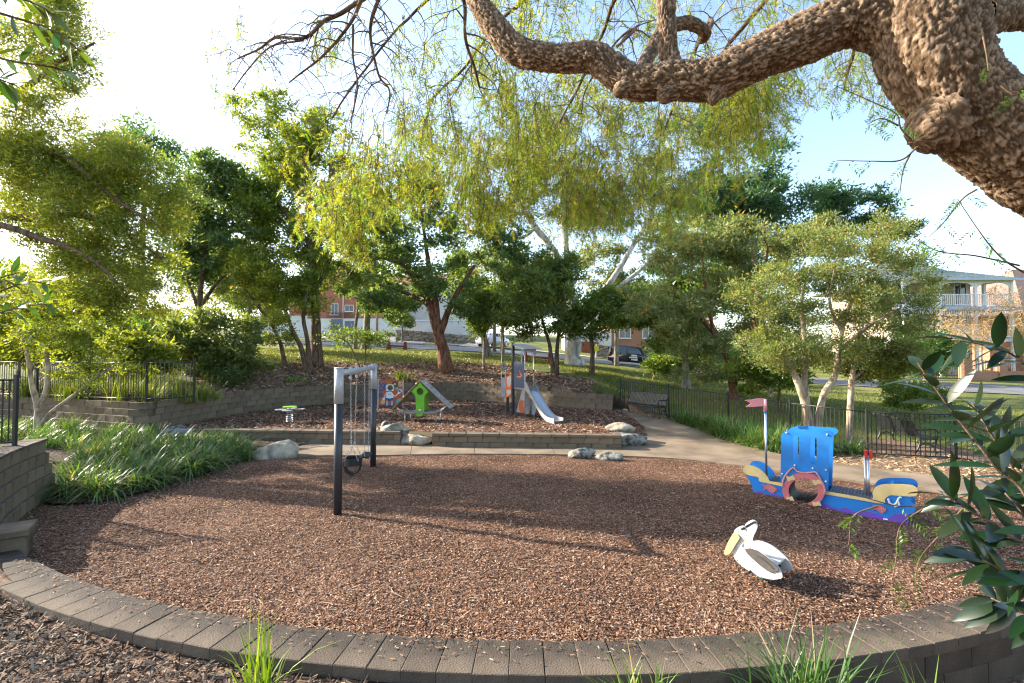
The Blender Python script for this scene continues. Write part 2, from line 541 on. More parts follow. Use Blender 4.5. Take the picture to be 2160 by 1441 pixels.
CTRL += [(-120, 90, 9), (0, 120, 8), (120, 110, 3), (-120, -60, 2), (120, -60, -2), (0, 260, 9), (-220, 220, 11), (220, 220, 4), (140, 20, -1), (-140, 20, 5)]
CT = np.array(CTRL)
def _tps_u(r): return np.where(r > 1e-9, r * r * np.log(np.maximum(r, 1e-9)), 0)
_d = np.hypot(CT[:, None, 0] - CT[None, :, 0], CT[:, None, 1] - CT[None, :, 1])
_K = _tps_u(_d) + np.eye(len(CT)) * 1.5
_Pm = np.c_[np.ones(len(CT)), CT[:, :2]]
_A = np.block([[_K, _Pm], [_Pm.T, np.zeros((3, 3))]])
_W = np.linalg.solve(_A, np.r_[CT[:, 2], np.zeros(3)])
def hz(P):
    P = np.atleast_2d(np.asarray(P, float))[:, :2]
    d = np.hypot(P[:, None, 0] - CT[None, :, 0], P[:, None, 1] - CT[None, :, 1])
    return _tps_u(d) @ _W[:len(CT)] + np.c_[np.ones(len(P)), P] @ _W[len(CT):]
def gz(x, y): return float(hz([(x, y)])[0])
def PT(px, d):
    """point on the terrain, at pixel column px and distance d"""
    x = (px - CX) / FPX * d
    return Vector((x, d, gz(x, d)))

def sheet(name, poly, zf, sp, mat, holes=(), extra=None, jitter=0.3):
    poly = [(float(p[0]), float(p[1])) for p in poly]
    lo = np.min(poly, axis=0); hi = np.max(poly, axis=0)
    X, Y = np.meshgrid(np.arange(lo[0], hi[0], sp), np.arange(lo[1], hi[1], sp))
    G = np.c_[X.ravel(), Y.ravel()]
    G = G + RNG.uniform(-jitter, jitter, G.shape) * sp
    if extra is not None: G = np.vstack([G, extra]) if len(G) else extra
    k = inside_np(G, poly)
    for h in holes: k &= ~inside_np(G, h)
    G = G[k]
    pts = [Vector(p) for p in poly]; edges = [(i, (i + 1) % len(poly)) for i in range(len(poly))]
    for h in holes:
        b = len(pts); pts += [Vector((float(p[0]), float(p[1]))) for p in h]; edges += [(b + i, b + (i + 1) % len(h)) for i in range(len(h))]
    pts += [Vector(p) for p in G]
    vo, eo, fo, *_ = delaunay_2d_cdt(pts, edges, [], 0, 1e-5)
    V = np.array([(p.x, p.y) for p in vo])
    F = np.array([f for f in fo if len(f) == 3])
    C = V[F].mean(1)
    k = inside_np(C, poly)
    for h in holes: k &= ~inside_np(C, h)
    F = F[k]
    a = V[F]
    cr = (a[:, 1, 0] - a[:, 0, 0]) * (a[:, 2, 1] - a[:, 0, 1]) - (a[:, 1, 1] - a[:, 0, 1]) * (a[:, 2, 0] - a[:, 0, 0])
    F[cr < 0] = F[cr < 0][:, ::-1]
    Z = np.asarray(zf(V))
    me = np_mesh(name, np.c_[V, Z], F, mat, smooth=True)
    return link(name, me), V

def nz(V, s, a, seed=0.0):
    return np.array([noise.noise((p[0] * s, p[1] * s, seed)) for p in V]) * a

# terrain: one sheet to the horizon with the play basin cut out
BIG = [(-420, -80), (420, -80), (420, 620), (-420, 620)]
ex = []
def _grid(x0, x1, y0, y1, s):
    X, Y = np.meshgrid(np.arange(x0, x1, s), np.arange(y0, y1, s)); return np.c_[X.ravel(), Y.ravel()]
ex = np.vstack([_grid(-30, 34, -4, 34, 0.8), _grid(-8, 9, 1.5, 7, 0.3), _grid(-70, 70, -20, 110, 3.1), _grid(-11, 8, 13, 29, 0.4)])
ex = ex + RNG.uniform(-0.1, 0.1, ex.shape)
def terr_z(V):
    z = np.concatenate([hz(V[i:i + 4000]) for i in range(0, len(V), 4000)])
    far = np.clip((np.hypot(V[:, 0], V[:, 1]) - 130) / 200, 0, 1)
    z = z * (1 - far) + 6.0 * far
    near = (np.abs(V[:, 0]) < 30) & (V[:, 1] < 34)
    z[near] += nz(V[near], 1.3, 0.03) + nz(V[near], 5, 0.012)
    # soil level follows the top course of the retaining walls
    W_ = np.array(BACKP + [tuple(p) for p in smooth_path(LEFT_WALL, 6)]); wz = np.array([1.14 if i / len(BACKP) < 0.83 else 0.94 for i in range(len(BACKP))] + [1.14] * (len(W_) - len(BACKP)))
    q = (np.abs(V[:, 0]) < 22) & (V[:, 1] > 12) & (V[:, 1] < 28)
    if q.any():
        dd = np.hypot(V[q][:, None, 0] - W_[None, :, 0], V[q][:, None, 1] - W_[None, :, 1]); k = dd.argmin(1); d_ = dd.min(1)
        t = np.clip(1 - (d_ - 0.35) / 1.3, 0, 1); t = t * t * (3 - 2 * t)
        z[q] = z[q] * (1 - t) + wz[k] * t
    return z
terrain, TV = sheet('ground', BIG, terr_z, 24.0, M_LAWN, holes=[HOLE], extra=ex)
tag(terrain, kind='structure')
BANK = [tuple(PD(*a))[:2] for a in [(430, 790, 19.5), (560, 768, 23), (687, 760, 26.5), (853, 765, 28), (960, 766, 28.3), (1073, 770, 28), (1127, 783, 26), (1202, 795, 24.5), (1265, 803, 22.5), (1300, 812, 20.8)]]
BANK = BANK + [(4.6, 19.0), (2, 18), (-3, 20), (-9, 17), (-10, 13), (-22, 13.5), (-22, 17.5), (-13, 17.5)]
RSTRIP = [(p.x, p.y) for p in OUTER] + [(12.6, 9.6), (11.6, 12.5), (9.5, 13.2), (8.5, 14.6), (7.6, 16.6), (4.8, 20.6)]
BENCHP = [(9.4, 12.4), (12.6, 11.6), (12.4, 14.4), (11.2, 15.5), (10.2, 14.6)]
FRONT = [(-30, -30), (30, -30), (30, 4), (9, 6.8), (4, 6), (-6, 7), (-8, 7.5), (-14, 9.5), (-30, 9)]
soil = np.zeros(len(TV))
for poly in (BANK, RSTRIP, FRONT, BENCHP): soil = np.maximum(soil, inside_np(TV, poly).astype(float))
at = terrain.data.attributes.new('Soil', 'FLOAT', 'POINT')
at.data.foreach_set('value', soil.astype(np.float32))

def floor_z(P):
    P = np.asarray(P)[:, :2]
    return nz(P, 0.9, 0.022) + nz(P, 4, 0.012) - 0.025 - 0.06 * np.exp(-((P[:, 0] + 3.02) ** 2 + (P[:, 1] - 9.1) ** 2) / 0.35) - 0.05 * np.exp(-((P[:, 0] + 3.2) ** 2 + (P[:, 1] - 10.45) ** 2) / 0.3) + nz(P, 1.9, 0.02, 5.0) + 0.085 * np.exp(-((P[:, 0] - 4.55) ** 2 + (P[:, 1] - 8.9) ** 2) / 0.7)
bm = bmesh.new(); bm.from_mesh(terrain.data)
be = [e for e in bm.edges if e.is_boundary and all(abs(v.co.x) < 60 and v.co.y < 60 and v.co.y > -20 for v in e.verts)]
ext = bmesh.ops.extrude_edge_only(bm, edges=be)
for g in ext['geom']:
    if isinstance(g, bmesh.types.BMVert): g.co.z -= 0.5
bm.to_mesh(terrain.data); bm.free()
# lower bark floor, upper bark terrace, path, planting bed
floor_poly = [arc_pt(a, ARC_RI + 0.15) for a in np.linspace(-32.5, 37, 40)] + [(p.x - 0.05, p.y - 0.1) for p in OUTER[::-1] if p.y < 14] + [(3.5, 14.2), (-4, 14.3), (-10.5, 14.3), (-18.2, 15), (-18.2, 10.5), (-12, 9.7)] + [(p[0], p[1]) for p in NEAR_WALL[::-1]]
bark, _ = sheet('bark_floor', floor_poly, floor_z, 0.22, M_BARK)
tag(bark, kind='structure')
UPZ = 0.35
SEATL = [(-10.3, 14.35), (-7.5, 14.3), (-5.2, 14.15), (-3.25, 14.0)]
SEATR = [(-2.28, 13.72), (-0.5, 13.62), (1.5, 13.5), (3.05, 13.35)]
up_edge = [PZp(*p) for p in [(1352, 935), (1366, 920), (1358, 903), (1338, 885), (1312, 871), (1296, 866)]]
up_poly = [(-10.6, 14.5)] + [(p[0], p[1] + 0.2) for p in SEATL[1:]] + [(p[0], p[1] + 0.2) for p in SEATR] + [(p.x, p.y) for p in up_edge] + [(4.1, 19.4)] + BACKP[::-1][1:]
def upz(V):
    x = V[:, 0]; y = V[:, 1]
    pz = np.array([pathz(t) for t in y])
    t = np.clip((x - 2.9) / 1.2, 0, 1)
    t = t * t * (3 - 2 * t)
    return UPZ * (1 - t) + (pz + 0.012) * t + nz(V, 1.0, 0.02) + nz(V, 4, 0.012)
upper, _ = sheet('bark_terrace', up_poly, upz, 0.25, M_BARK)
tag(upper, kind='structure')

# path in poured slabs with real joints
cut_px = [585, 720, 870, 1003, 1160, 1290, 1375, 1500, 1640, 1790, 1950, 2110, 2250]
back_px = [(585, 941), (720, 941), (870, 939), (1003, 938), (1160, 938), (1290, 940), (1352, 938)]
seq_in = [PZ(p[0], p[1], 0) for p in smooth_path(INNER_PX, 12)]
seq_out = [PZp(*p) for p in smooth_path(OUTER_PX, 12)]
def at_px(seq, px):
    b = min(seq, key=lambda p: abs(CX + FPX * p.x / p.y - px)); return b
path_root = tag(thing('concrete_path', None, None), kind='structure')
slabs = []
for i in range(5):
    a, b = cut_px[i], cut_px[i + 1]
    f0, f1 = at_px(seq_in, a), at_px(seq_in, b)
    b0, b1 = PZ(a, back_px[i][1] - 6, 0), PZ(b, back_px[i + 1][1] - 6, 0)
    mid = [p for p in seq_in if f0.x < p.x < f1.x]
    slabs.append([f0] + mid[::3] + [f1, b1, b0])
# the wide fan slab that climbs to the bench, then the strip behind the boat
fan_in = [p for p in seq_in if at_px(seq_in, 1290).x <= p.x <= at_px(seq_in, 1500).x]
fan_out = [p for p in seq_out if p.y > 12.6]
slabs.append([at_px(seq_in, 1290)] + fan_in[1::3] + [p for p in fan_out[::-1]][::3] + [fan_out[0]] + [Vector((p.x, p.y, 0)) for p in up_edge[::-1][:-1]] + [PZ(1290, 934, 0)])
j0 = fan_in[1::3][-1]; k0 = fan_out[-1]
strip_out = [p for p in seq_out if p.y <= k0.y + 1e-6]
strip_in = [p for p in seq_in if p.x >= j0.x]
n_s = 5
for i in range(n_s):
    A = strip_in[int(i / n_s * (len(strip_in) - 1)): int((i + 1) / n_s * (len(strip_in) - 1)) + 1]
    B = strip_out[int(i / n_s * (len(strip_out) - 1)): int((i + 1) / n_s * (len(strip_out) - 1)) + 1]
    slabs.append(A[::2] + [A[-1]] + [B[-1]] + B[::-1][1::2] + [B[0]])
def shrink(poly, g):
    c = Vector((sum(p[0] for p in poly) / len(poly), sum(p[1] for p in poly) / len(poly)))
    return poly
for s in slabs:
    pl = []
    for p in s:
        q = (round(p.x, 4), round(p.y, 4))
        if not pl or math.hypot(pl[-1][0] - q[0], pl[-1][1] - q[1]) > 0.02: pl.append(q)
    c = np.mean(pl, axis=0)
    # joint: pull every vertex 6 mm towards the middle
    pl = [tuple(np.array(p) + (c - np.array(p)) / max(np.linalg.norm(c - np.array(p)), 1e-6) * 0.007) for p in pl]
    o, V = sheet('slab', pl, lambda V: np.array([pathz(t) for t in V[:, 1]]) + 0.015, 0.4, M_PATH)
    bm = bmesh.new(); bm.from_mesh(o.data)
    ext = bmesh.ops.extrude_face_region(bm, geom=bm.faces[:])
    for v in [g for g in ext['geom'] if isinstance(g, bmesh.types.BMVert)]: v.co.z -= 0.16
    bmesh.ops.recalc_face_normals(bm, faces=bm.faces)
    for f in bm.faces: f.smooth = False
    bm.to_mesh(o.data); bm.free()
    o.parent = path_root

bed_edge = [PZ(*p, 0) for p in [(60, 1050), (110, 1066), (200, 1062), (300, 1040), (400, 1010), (470, 985), (545, 962), (585, 950)]]
bed_poly = [(p.x, p.y) for p in bed_edge] + [(-6.0, 13.9), (-10.2, 14.3), (-11.2, 14.0), (-13.6, 14.85), (-16.2, 15.75), (-18, 16.1), (-18, 10.6), (-12, 9.8), (-8.85, 9.2), (-8.55, 8.5)]
def bedz(V):
    x, y = V[:, 0], V[:, 1]
    be = np.array([(p.x, p.y) for p in bed_edge])
    d = np.min(np.hypot(x[:, None] - be[None, :, 0], y[:, None] - be[None, :, 1]), axis=1)
    return 0.02 + 0.32 * np.clip(d / 5.0, 0, 1) + nz(V, 1.5, 0.04)
bed, _ = sheet('planting_bed', bed_poly, bedz, 0.4, M_SOIL)
tag(bed, kind='structure')

# ---------------------------------------------------------------- road, footpath, driveways on the terrain
def ribbon(name, pts, width, lift, mat, n=10, thick=0.12):
    c = smooth_path([(p[0], p[1]) for p in pts], n)
    V, F = [], []
    cols = 5
    for i, p in enumerate(c):
        a = c[max(0, i - 1)]; b = c[min(len(c) - 1, i + 1)]
        t = (b - a) / np.linalg.norm(b - a); nn = np.array((-t[1], t[0]))
        for k in range(cols):
            q = p + nn * width * (k / (cols - 1) - 0.5)
            V.append((q[0], q[1]))
    V = np.array(V); Z = hz(V) + lift
    for i in range(len(c) - 1):
        for k in range(cols - 1):
            a = i * cols + k
            F.append((a, a + 1, a + cols + 1, a + cols))
    me = np_mesh(name, np.c_[V, Z], np.array(F), mat, smooth=True)
    o = link(name, me); tag(o, kind='structure')
    return o
ROAD = [tuple(PD(*a))[:2] for a in [(-700, 735, 30), (-150, 730, 36), (250, 728, 40), (560, 722, 44), (760, 728, 46), (950, 738, 45.5), (1130, 752, 45), (1330, 768, 43.5), (1500, 785, 40), (1750, 800, 34.5), (2050, 812, 29.5), (2500, 830, 26)]]
ribbon('road', ROAD, 6.2, 0.05, M_ROAD)
ribbon('footpath', [(p[0] + 0.4, p[1] + 6.2) for p in ROAD[2:8]], 1.3, 0.055, M_FOOT)
ribbon('driveway', [tuple(PD(1000, 730, 49))[:2], tuple(PD(1015, 726, 55))[:2], tuple(PD(1030, 722, 60))[:2]], 3.2, 0.065, M_FOOT)
ribbon('cross_street', [tuple(PD(820, 720, 49))[:2], tuple(PD(840, 712, 62))[:2], tuple(PD(830, 704, 84))[:2], tuple(PD(820, 700, 110))[:2]], 7, 0.06, M_ROAD)

# ---------------------------------------------------------------- block walls
def block_mesh(name, L, D, H, mat, rough=0.006, ch=0.007, split=True):
    mb = MB(); mb.box((0, 0, 0), (L, D, H), ch=ch)
    for v in mb.v:
        v += Vector((random.uniform(-1, 1), random.uniform(-1, 1), random.uniform(-0.5, 0.5))) * rough
    return mb.mesh(name, mat)
def along(line, s):
    """point and tangent at arclength s on a polyline"""
    for i in range(len(line) - 1):
        a = Vector(line[i][:2]); b = Vector(line[i + 1][:2]); d = (b - a).length
        if s <= d or i == len(line) - 2:
            return a + (b - a) * (s / d), (b - a).normalized()
        s -= d
def plen(line): return sum((Vector(line[i + 1][:2]) - Vector(line[i][:2])).length for i in range(len(line) - 1))
def block_wall(root, line, z0, rows, L, H, D, meshes, side=1, batter=0.025, top=None, capm=None, cap_over=0.03, gap=0.003, BH=0.2):
    """courses of blocks along a polyline; side: which way the wall steps back; top(s): number of courses at s"""
    tot = plen(line)
    for r in range(rows):
        n = max(1, int(round(tot / L))); Lr = tot / n
        off = 0.5 * Lr if r % 2 else 0.0
        k = -1 if r % 2 else 0
        while k < n:
            s0 = max(0, k * Lr + off); s1 = min(tot, (k + 1) * Lr + off)
            k += 1
            if s1 - s0 < 0.08: continue
            sm = (s0 + s1) / 2
            if top is not None and r >= top(sm): continue
            p, t = along(line, sm)
            nn = Vector((-t.y, t.x)) * side
            p = p + nn * (batter * r + random.uniform(-0.004, 0.004))
            o = link('block', random.choice(meshes), root)
            o.location = (p.x, p.y, z0 + H * (r + 0.5))
            o.rotation_euler = (random.uniform(-0.006, 0.006), random.uniform(-0.004, 0.004), math.atan2(t.y, t.x))
            o.scale = ((s1 - s0 - gap) / 0.40, 1, (H - gap * 0.5) / BH)
BLK = [block_mesh('block', 0.40, 0.26, 0.2, M_BLOCK, 0.005) for _ in range(7)]

bw = thing('retaining_wall', 'long curved concrete block retaining wall behind the upper bark terrace', 'retaining wall')
def back_top(s):
    tot = plen(BACKP)
    f = s / tot
    return 5 if f < 0.86 else 4
block_wall(bw, BACKP, 0.2, 5, 0.47, 0.2, 0.26, BLK, side=1, batter=0.06, top=back_top)
lw = thing('retaining_wall', 'shaded block retaining wall under the left fence, behind the pale young tree', 'retaining wall')
block_wall(lw, LEFT_WALL, 0.2, 5, 0.42, 0.2, 0.26, BLK, side=1, batter=0.06)
nw = thing('garden_wall', 'stepped block wall at the left edge with a black fence on its cap', 'garden wall')
def near_top(s): return 5 if s > 0.75 else (3 if s > 0.35 else 2)
block_wall(nw, NEAR_WALL, -0.02, 5, 0.34, 0.2, 0.26, BLK, side=1, batter=0.05, top=near_top)
ncap = [block_mesh('cap_block', 0.13, 0.36, 0.045, M_CAP, 0.003, 0.006) for _ in range(3)]
tot = plen(NEAR_WALL); k = 0.85
while k < tot:
    p, t = along(NEAR_WALL, k); nn = Vector((-t.y, t.x))
    p = p + nn * 0.24
    o = link('cap_block', random.choice(ncap), nw); o.location = (p.x, p.y, 1.0 + random.uniform(0, 0.004)); o.rotation_euler = (0, 0, math.atan2(t.y, t.x))
    k += 0.137
ped = thing('block_pier', 'low tan block pier at the left end of the curved kerb wall', 'pier', (-6.55, 6.22, 0), R(35))
MB().box((0, 0, 0.13), (0.42, 0.42, 0.30), ch=0.012).build('pier_block', M_BLOCK, ped)
MB().box((0, 0, 0.325), (0.50, 0.50, 0.085), ch=0.012).build('cap_slab', M_BLOCK, ped)

def seat_wall(label, line):
    w_ = thing('seat_wall', label, 'low wall')
    meshes = [block_mesh('block', 0.40, 0.26, 0.16, M_BLOCK, 0.006) for _ in range(4)]
    tot = plen(line)
    block_wall(w_, line, -0.03, 2, 0.40, 0.165, 0.26, meshes, side=1, batter=0.01, BH=0.16)
    caps = [block_mesh('cap_block', 0.5, 0.34, 0.085, M_BLOCK, 0.004, 0.012) for _ in range(3)]
    n = int(round(tot / 0.5))
    for i in range(n):
        p, t = along(line, (i + 0.5) * tot / n); nn = Vector((-t.y, t.x))
        p = p + nn * 0.02
        o = link('cap_block', random.choice(caps), w_); o.location = (p.x, p.y, 0.345); o.rotation_euler = (0, 0, math.atan2(t.y, t.x)); o.scale = ((tot / n - 0.006) / 0.5, 1, 1)
    return w_
seat_wall('low block seat wall behind the swing, left of the boulders', SEATL)
seat_wall('low block seat wall below the slide, right of the boulders', SEATR)

kerb = thing('kerb_wall', 'curved dark block kerb wall sweeping across the foreground', 'kerb wall')
# wedge shaped caps: one mesh shared by all, slightly varied
def wedge(dA, r0, r1, z0, z1, name, mat, ch=0.006):
    a = R(dA / 2)
    vs = []
    for z in (z0, z1 - ch):
        vs += [(-r1 * math.sin(a), -r1 * math.cos(a), z), (r1 * math.sin(a), -r1 * math.cos(a), z), (r0 * math.sin(a), -r0 * math.cos(a), z), (-r0 * math.sin(a), -r0 * math.cos(a), z)]
    s0, s1 = r0 + ch, r1 - ch; b = a - ch / r1
    vs += [(-s1 * math.sin(b), -s1 * math.cos(b), z1), (s1 * math.sin(b), -s1 * math.cos(b), z1), (s0 * math.sin(b), -s0 * math.cos(b), z1), (-s0 * math.sin(b), -s0 * math.cos(b), z1)]
    rm = (r0 + r1) / 2
    vs = [Vector((x, y + rm, z)) + Vector((random.uniform(-1, 1), random.uniform(-1, 1), random.uniform(-1, 1))) * 0.0025 for x, y, z in vs]
    fs = [(3, 2, 1, 0), (8, 9, 10, 11)]
    for b0 in (0, 4):
        for i in range(4): fs.append((b0 + i, b0 + (i + 1) % 4, b0 + 4 + (i + 1) % 4, b0 + 4 + i))
    mb = MB(); mb.add(vs, fs); return mb.mesh(name, mat)
DA = 1.25
capm = [wedge(DA - 0.012, ARC_RI, ARC_RO, -0.10, 0, 'cap_block', M_CAP) for _ in range(6)]
basm = [wedge(DA * 2 - 0.03, ARC_RI + 0.03, ARC_RO - 0.025, -0.2, 0, 'block', M_CAP) for _ in range(4)]
rm = (ARC_RI + ARC_RO) / 2
a = -32.5
while a < 37:
    p = arc_pt(a, rm)
    o = link('cap_block', random.choice(capm), kerb); o.location = (p[0], p[1], CAPZ + random.uniform(-0.004, 0.004)); o.rotation_euler = (random.uniform(-0.004, 0.004), random.uniform(-0.004, 0.004), R(a))
    a += DA
for row in range(3):
    a = -32.5 + (DA if row % 2 else 0.3)
    while a < 37:
        if a > (-40, 0, 9)[row]:
            p = arc_pt(a, rm)
            o = link('block', random.choice(basm), kerb); o.location = (p[0], p[1], CAPZ - 0.103 - 0.203 * row); o.rotation_euler = (0, 0, R(a))
        a += DA * 2

# ---------------------------------------------------------------- boulders
def boulder(label, c, s, mat, seed, rz=0.0, flat=0.25, name='boulder', group=None):
    bm = bmesh.new(); bmesh.ops.create_icosphere(bm, subdivisions=4, radius=1)
    rr = random.Random(seed)
    planes = [(Vector((rr.gauss(0, 1), rr.gauss(0, 1), rr.gauss(0.2, 0.8))).normalized(), rr.uniform(0.58, 0.9)) for _ in range(11)]
    for v in bm.verts:
        n_ = v.co.normalized(); r_ = 1.0
        for pn, pd in planes:
            dd = n_.dot(pn)
            if dd > 0.05: r_ = min(r_, pd / dd)
        r_ = r_ * (1 + 0.10 * noise.noise(n_ * 2.2 + Vector((seed, 0, 0))) + 0.05 * noise.noise(n_ * 6 + Vector((0, seed, 0))) + 0.02 * noise.noise(n_ * 16))
        v.co = Vector((n_.x * r_ * s[0], n_.y * r_ * s[1], n_.z * r_ * s[2]))
    for f in bm.faces: f.smooth = True
    me = bpy.data.meshes.new(name); bm.to_mesh(me); bm.free(); me.materials.append(mat)
    o = link(name, me); o.location = c; o.rotation_euler = (0, 0, rz)
    return tag(o, label, 'boulder', group)
def bpx(px, py, z=0.0): return PZ(px, py, z)
p = bpx(828, 936); boulder('tall rounded grey boulder plugging the gap between the two seat walls', (p.x, p.y + 0.25, 0.17), (0.50, 0.40, 0.44), M_ROCK, 3, 0.5)
p = bpx(875, 940); boulder('flat topped pale boulder leaning against the taller grey one', (p.x, p.y + 0.2, 0.1), (0.50, 0.36, 0.26), M_ROCK, 8, 0.1)
p = bpx(822, 925, 0.1); boulder('dark boulder half hidden behind the tall one by the seat wall', (p.x - 0.2, p.y + 0.45, 0.3), (0.28, 0.26, 0.26), M_ROCKD, 12)
p = bpx(572, 965); boulder('angular pale boulder at the end of the grass bed beside the path', (p.x, p.y + 0.2, 0.08), (0.58, 0.42, 0.36), M_ROCK, 21, 0.3)
p = bpx(1322, 942); boulder('broad mossy boulder at the right end of the seat wall', (p.x + 0.05, p.y + 0.25, 0.12), (0.62, 0.42, 0.32), M_ROCKD, 31, 0.2)
boulder('smooth grey boulder lying on top of the mossy one', (p.x - 0.05, p.y + 0.85, 0.36), (0.52, 0.40, 0.20), M_ROCK, 34, 0.1)
p = bpx(1229, 967); boulder('long low lichen covered stone on the path edge', (p.x, p.y + 0.12, 0.08), (0.40, 0.2, 0.17), M_ROCKD, 41, 0.05)
p = bpx(1287, 970); boulder('pitted low stone beside the lichen covered one on the path edge', (p.x, p.y + 0.12, 0.05), (0.40, 0.2, 0.14), M_ROCKD, 44, -0.12)
p = bpx(372, 926, 0.15); boulder('dark speckled boulder behind the left grass bed', (p.x, p.y + 0.1, 0.3), (0.48, 0.4, 0.26), M_ROCKD, 51)

# ---------------------------------------------------------------- fences
def fence(label, posts, h, start_baluster=True, sp=0.105, group=None, post_h=0.06):
    f = thing('metal_fence', label, 'fence', group=group)
    bal = MB().box((0, 0, 0.5), (0.016, 0.016, 1)).mesh('baluster', M_BLACK)
    pst = MB().box((0, 0, 0.5), (0.055, 0.055, 1), ch=0.004).mesh('post', M_BLACK)
    for i, p in enumerate(posts):
        o = link('post', pst, f); o.location = (p[0], p[1], p[2] - 0.1); o.scale = (1, 1, h + 0.12 + post_h)
    for i in range(len(posts) - 1):
        a, b = Vector(posts[i]), Vector(posts[i + 1])
        d = b - a; L = Vector((d.x, d.y)).length; rz = math.atan2(d.y, d.x)
        for zz in (0.09, h - 0.02):
            m = MB(); m.tube([a + Vector((0, 0, zz)) + d * (0.03 / L), b + Vector((0, 0, zz)) - d * (0.03 / L)], 0.021, 4, True); o = m.build('rail', M_BLACK, f)
        n = int(L / sp)
        for k in range(1, n):
            q = a + d * (k / n)
            o = link('baluster', bal, f); o.location = (q.x, q.y, q.z + 0.09); o.scale = (1, 1, h - 0.12); o.rotation_euler = (0, 0, rz)
    return f
RF = [(4.5, 19.75, 0.36), (5.9, 17.9, 0.26), (7.3, 16.05, 0.1), (8.27, 14.15, 0.0), (9.42, 12.65, -0.08), (11.35, 12.2, -0.1), (11.75, 11.4, -0.1), (12.3, 9.5, -0.12)]
fence('black tubular fence running along the right side past the benches', RF, 1.2)
fence('black tubular fence on top of the left retaining wall among strappy plants', [(-18.4, 16.55, 1.2), (-16.0, 16.0, 1.2), (-13.4, 15.05, 1.2), (-11.0, 14.3, 1.2), (-10.2, 15.25, 1.2)], 1.2)
fence('short black fence panel on the near left block wall', [(-8.72, 8.36, 0.99), (-9.6, 8.1, 0.99), (-11.2, 7.7, 0.99)], 1.2, sp=0.085)
# ================================================================== PLAY EQUIPMENT
def plastic(name, c, rough=0.38): return pm(name, c, tuple(x * 0.76 + 0.012 for x in c), scale=4, detail=9, rough=rough + 0.08, spec=0.4, bump=0.04, bscale=120)
M_BLUE = plastic('blue_panel', (0.012, 0.20, 0.62))
M_CREAM = plastic('cream_panel', (0.74, 0.56, 0.25))
M_PURPLE = plastic('purple_panel', (0.15, 0.075, 0.46))
M_PINK = plastic('faded_red_panel', (0.56, 0.15, 0.17))
M_FLAG = plastic('faded_pink_plastic', (0.80, 0.30, 0.32))
M_ROPE = pm('pink_rope', (0.68, 0.36, 0.34), (0.45, 0.16, 0.15), scale=60, rough=0.9)
M_WHITE = plastic('white_plastic', (0.78, 0.77, 0.74), 0.4)
M_PEL = plastic('pale_grey_panel', (0.50, 0.485, 0.465), 0.45)
M_DECKG = pm('grey_ridged_deck', (0.10, 0.115, 0.15), (0.07, 0.08, 0.10), scale=12, rough=0.6)
M_WING = pm('wing_grey', (0.085, 0.076, 0.07), (0.06, 0.055, 0.05), scale=14, rough=0.6)
M_BEAK = plastic('beak_yellow', (0.56, 0.40, 0.18), 0.45)
M_GREY = plastic('warm_grey_panel', (0.33, 0.31, 0.31), 0.5)
M_GREEN = plastic('lime_green_panel', (0.15, 0.46, 0.018), 0.4)
M_BROWN = pm('brown_core', (0.32, 0.18, 0.06), (0.24, 0.13, 0.045), scale=10, rough=0.6)
M_ORANGE = plastic('orange_panel', (0.74, 0.16, 0.03), 0.45)
M_RUST = plastic('rust_panel', (0.46, 0.10, 0.03), 0.5)
M_NAVY = plastic('slate_blue_panel', (0.055, 0.075, 0.12), 0.5)
M_RED = plastic('red_plastic', (0.55, 0.025, 0.02), 0.4)
M_YEL = plastic('yellow_plastic', (0.75, 0.52, 0.03), 0.4)
M_TEAL = plastic('teal_print', (0.10, 0.42, 0.36), 0.5)
M_SKYB = plastic('sky_blue_print', (0.25, 0.62, 0.80), 0.5)
M_DBLUE = plastic('deep_blue_print', (0.03, 0.10, 0.24), 0.5)
M_RUBBER = pm('black_rubber', (0.012, 0.012, 0.013), (0.018, 0.018, 0.018), scale=30, rough=0.6)

class Plane:
    """upright plane through a ground point; traces photo pixels into its own (along, height) coordinates"""
    def __init__(s, o, u):
        s.o = Vector((o[0], o[1], 0)); s.u = Vector((u[0], u[1], 0)).normalized()
        n = Vector((-s.u.y, s.u.x, 0))
        if n.dot(s.o) > 0: n = -n
        s.n = n                                   # towards the camera
    def uv(s, px, py):
        p = PPL(px, py, s.o, s.n); return ((p - s.o).dot(s.u), p.z)
    def tr(s, pts, q): return [s.uv(*q(*p)) for p in pts]
    def at(s, a, z, out=0.0): return s.o + s.u * a + Vector((0, 0, z)) + s.n * out
    def plate(s, name, outline, th, mat, parent, out=0.0, holes=()):
        m = MB(); m.prism(outline, s.o + s.n * out, s.u, Vector((0, 0, 1)), s.n, th, holes)
        return m.build(name, mat, parent)
def rounded(pts, n=4): 
    P = [tuple(p) for p in pts]; P = P + [P[0]]
    return [tuple(p) for p in smooth_path(P, n)][:-1]
def ell(cx, cy, rx, ry, k=28): return [(cx + rx * math.cos(2 * PI * i / k), cy + ry * math.sin(2 * PI * i / k)) for i in range(k)]
def slot(x0, x1, y0, y1, k=5):
    r = (x1 - x0) / 2; c = (x0 + x1) / 2; o = []
    for i in range(2 * k + 1): th = PI + PI * i / (2 * k); o.append((c + r * math.cos(th), y0 + r + r * math.sin(th)))
    for i in range(2 * k + 1): th = PI * i / (2 * k); o.append((c + r * math.cos(th), y1 - r + r * math.sin(th)))
    return o
def knob(c, r, mat, parent, name='bolt_cap', k=8):
    m = MB(); m.lathe([(0.001, -r), (r * 0.7, -r * 0.7), (r, 0), (r * 0.7, r * 0.7), (0.001, r)], c, k); return m.build(name, mat, parent)

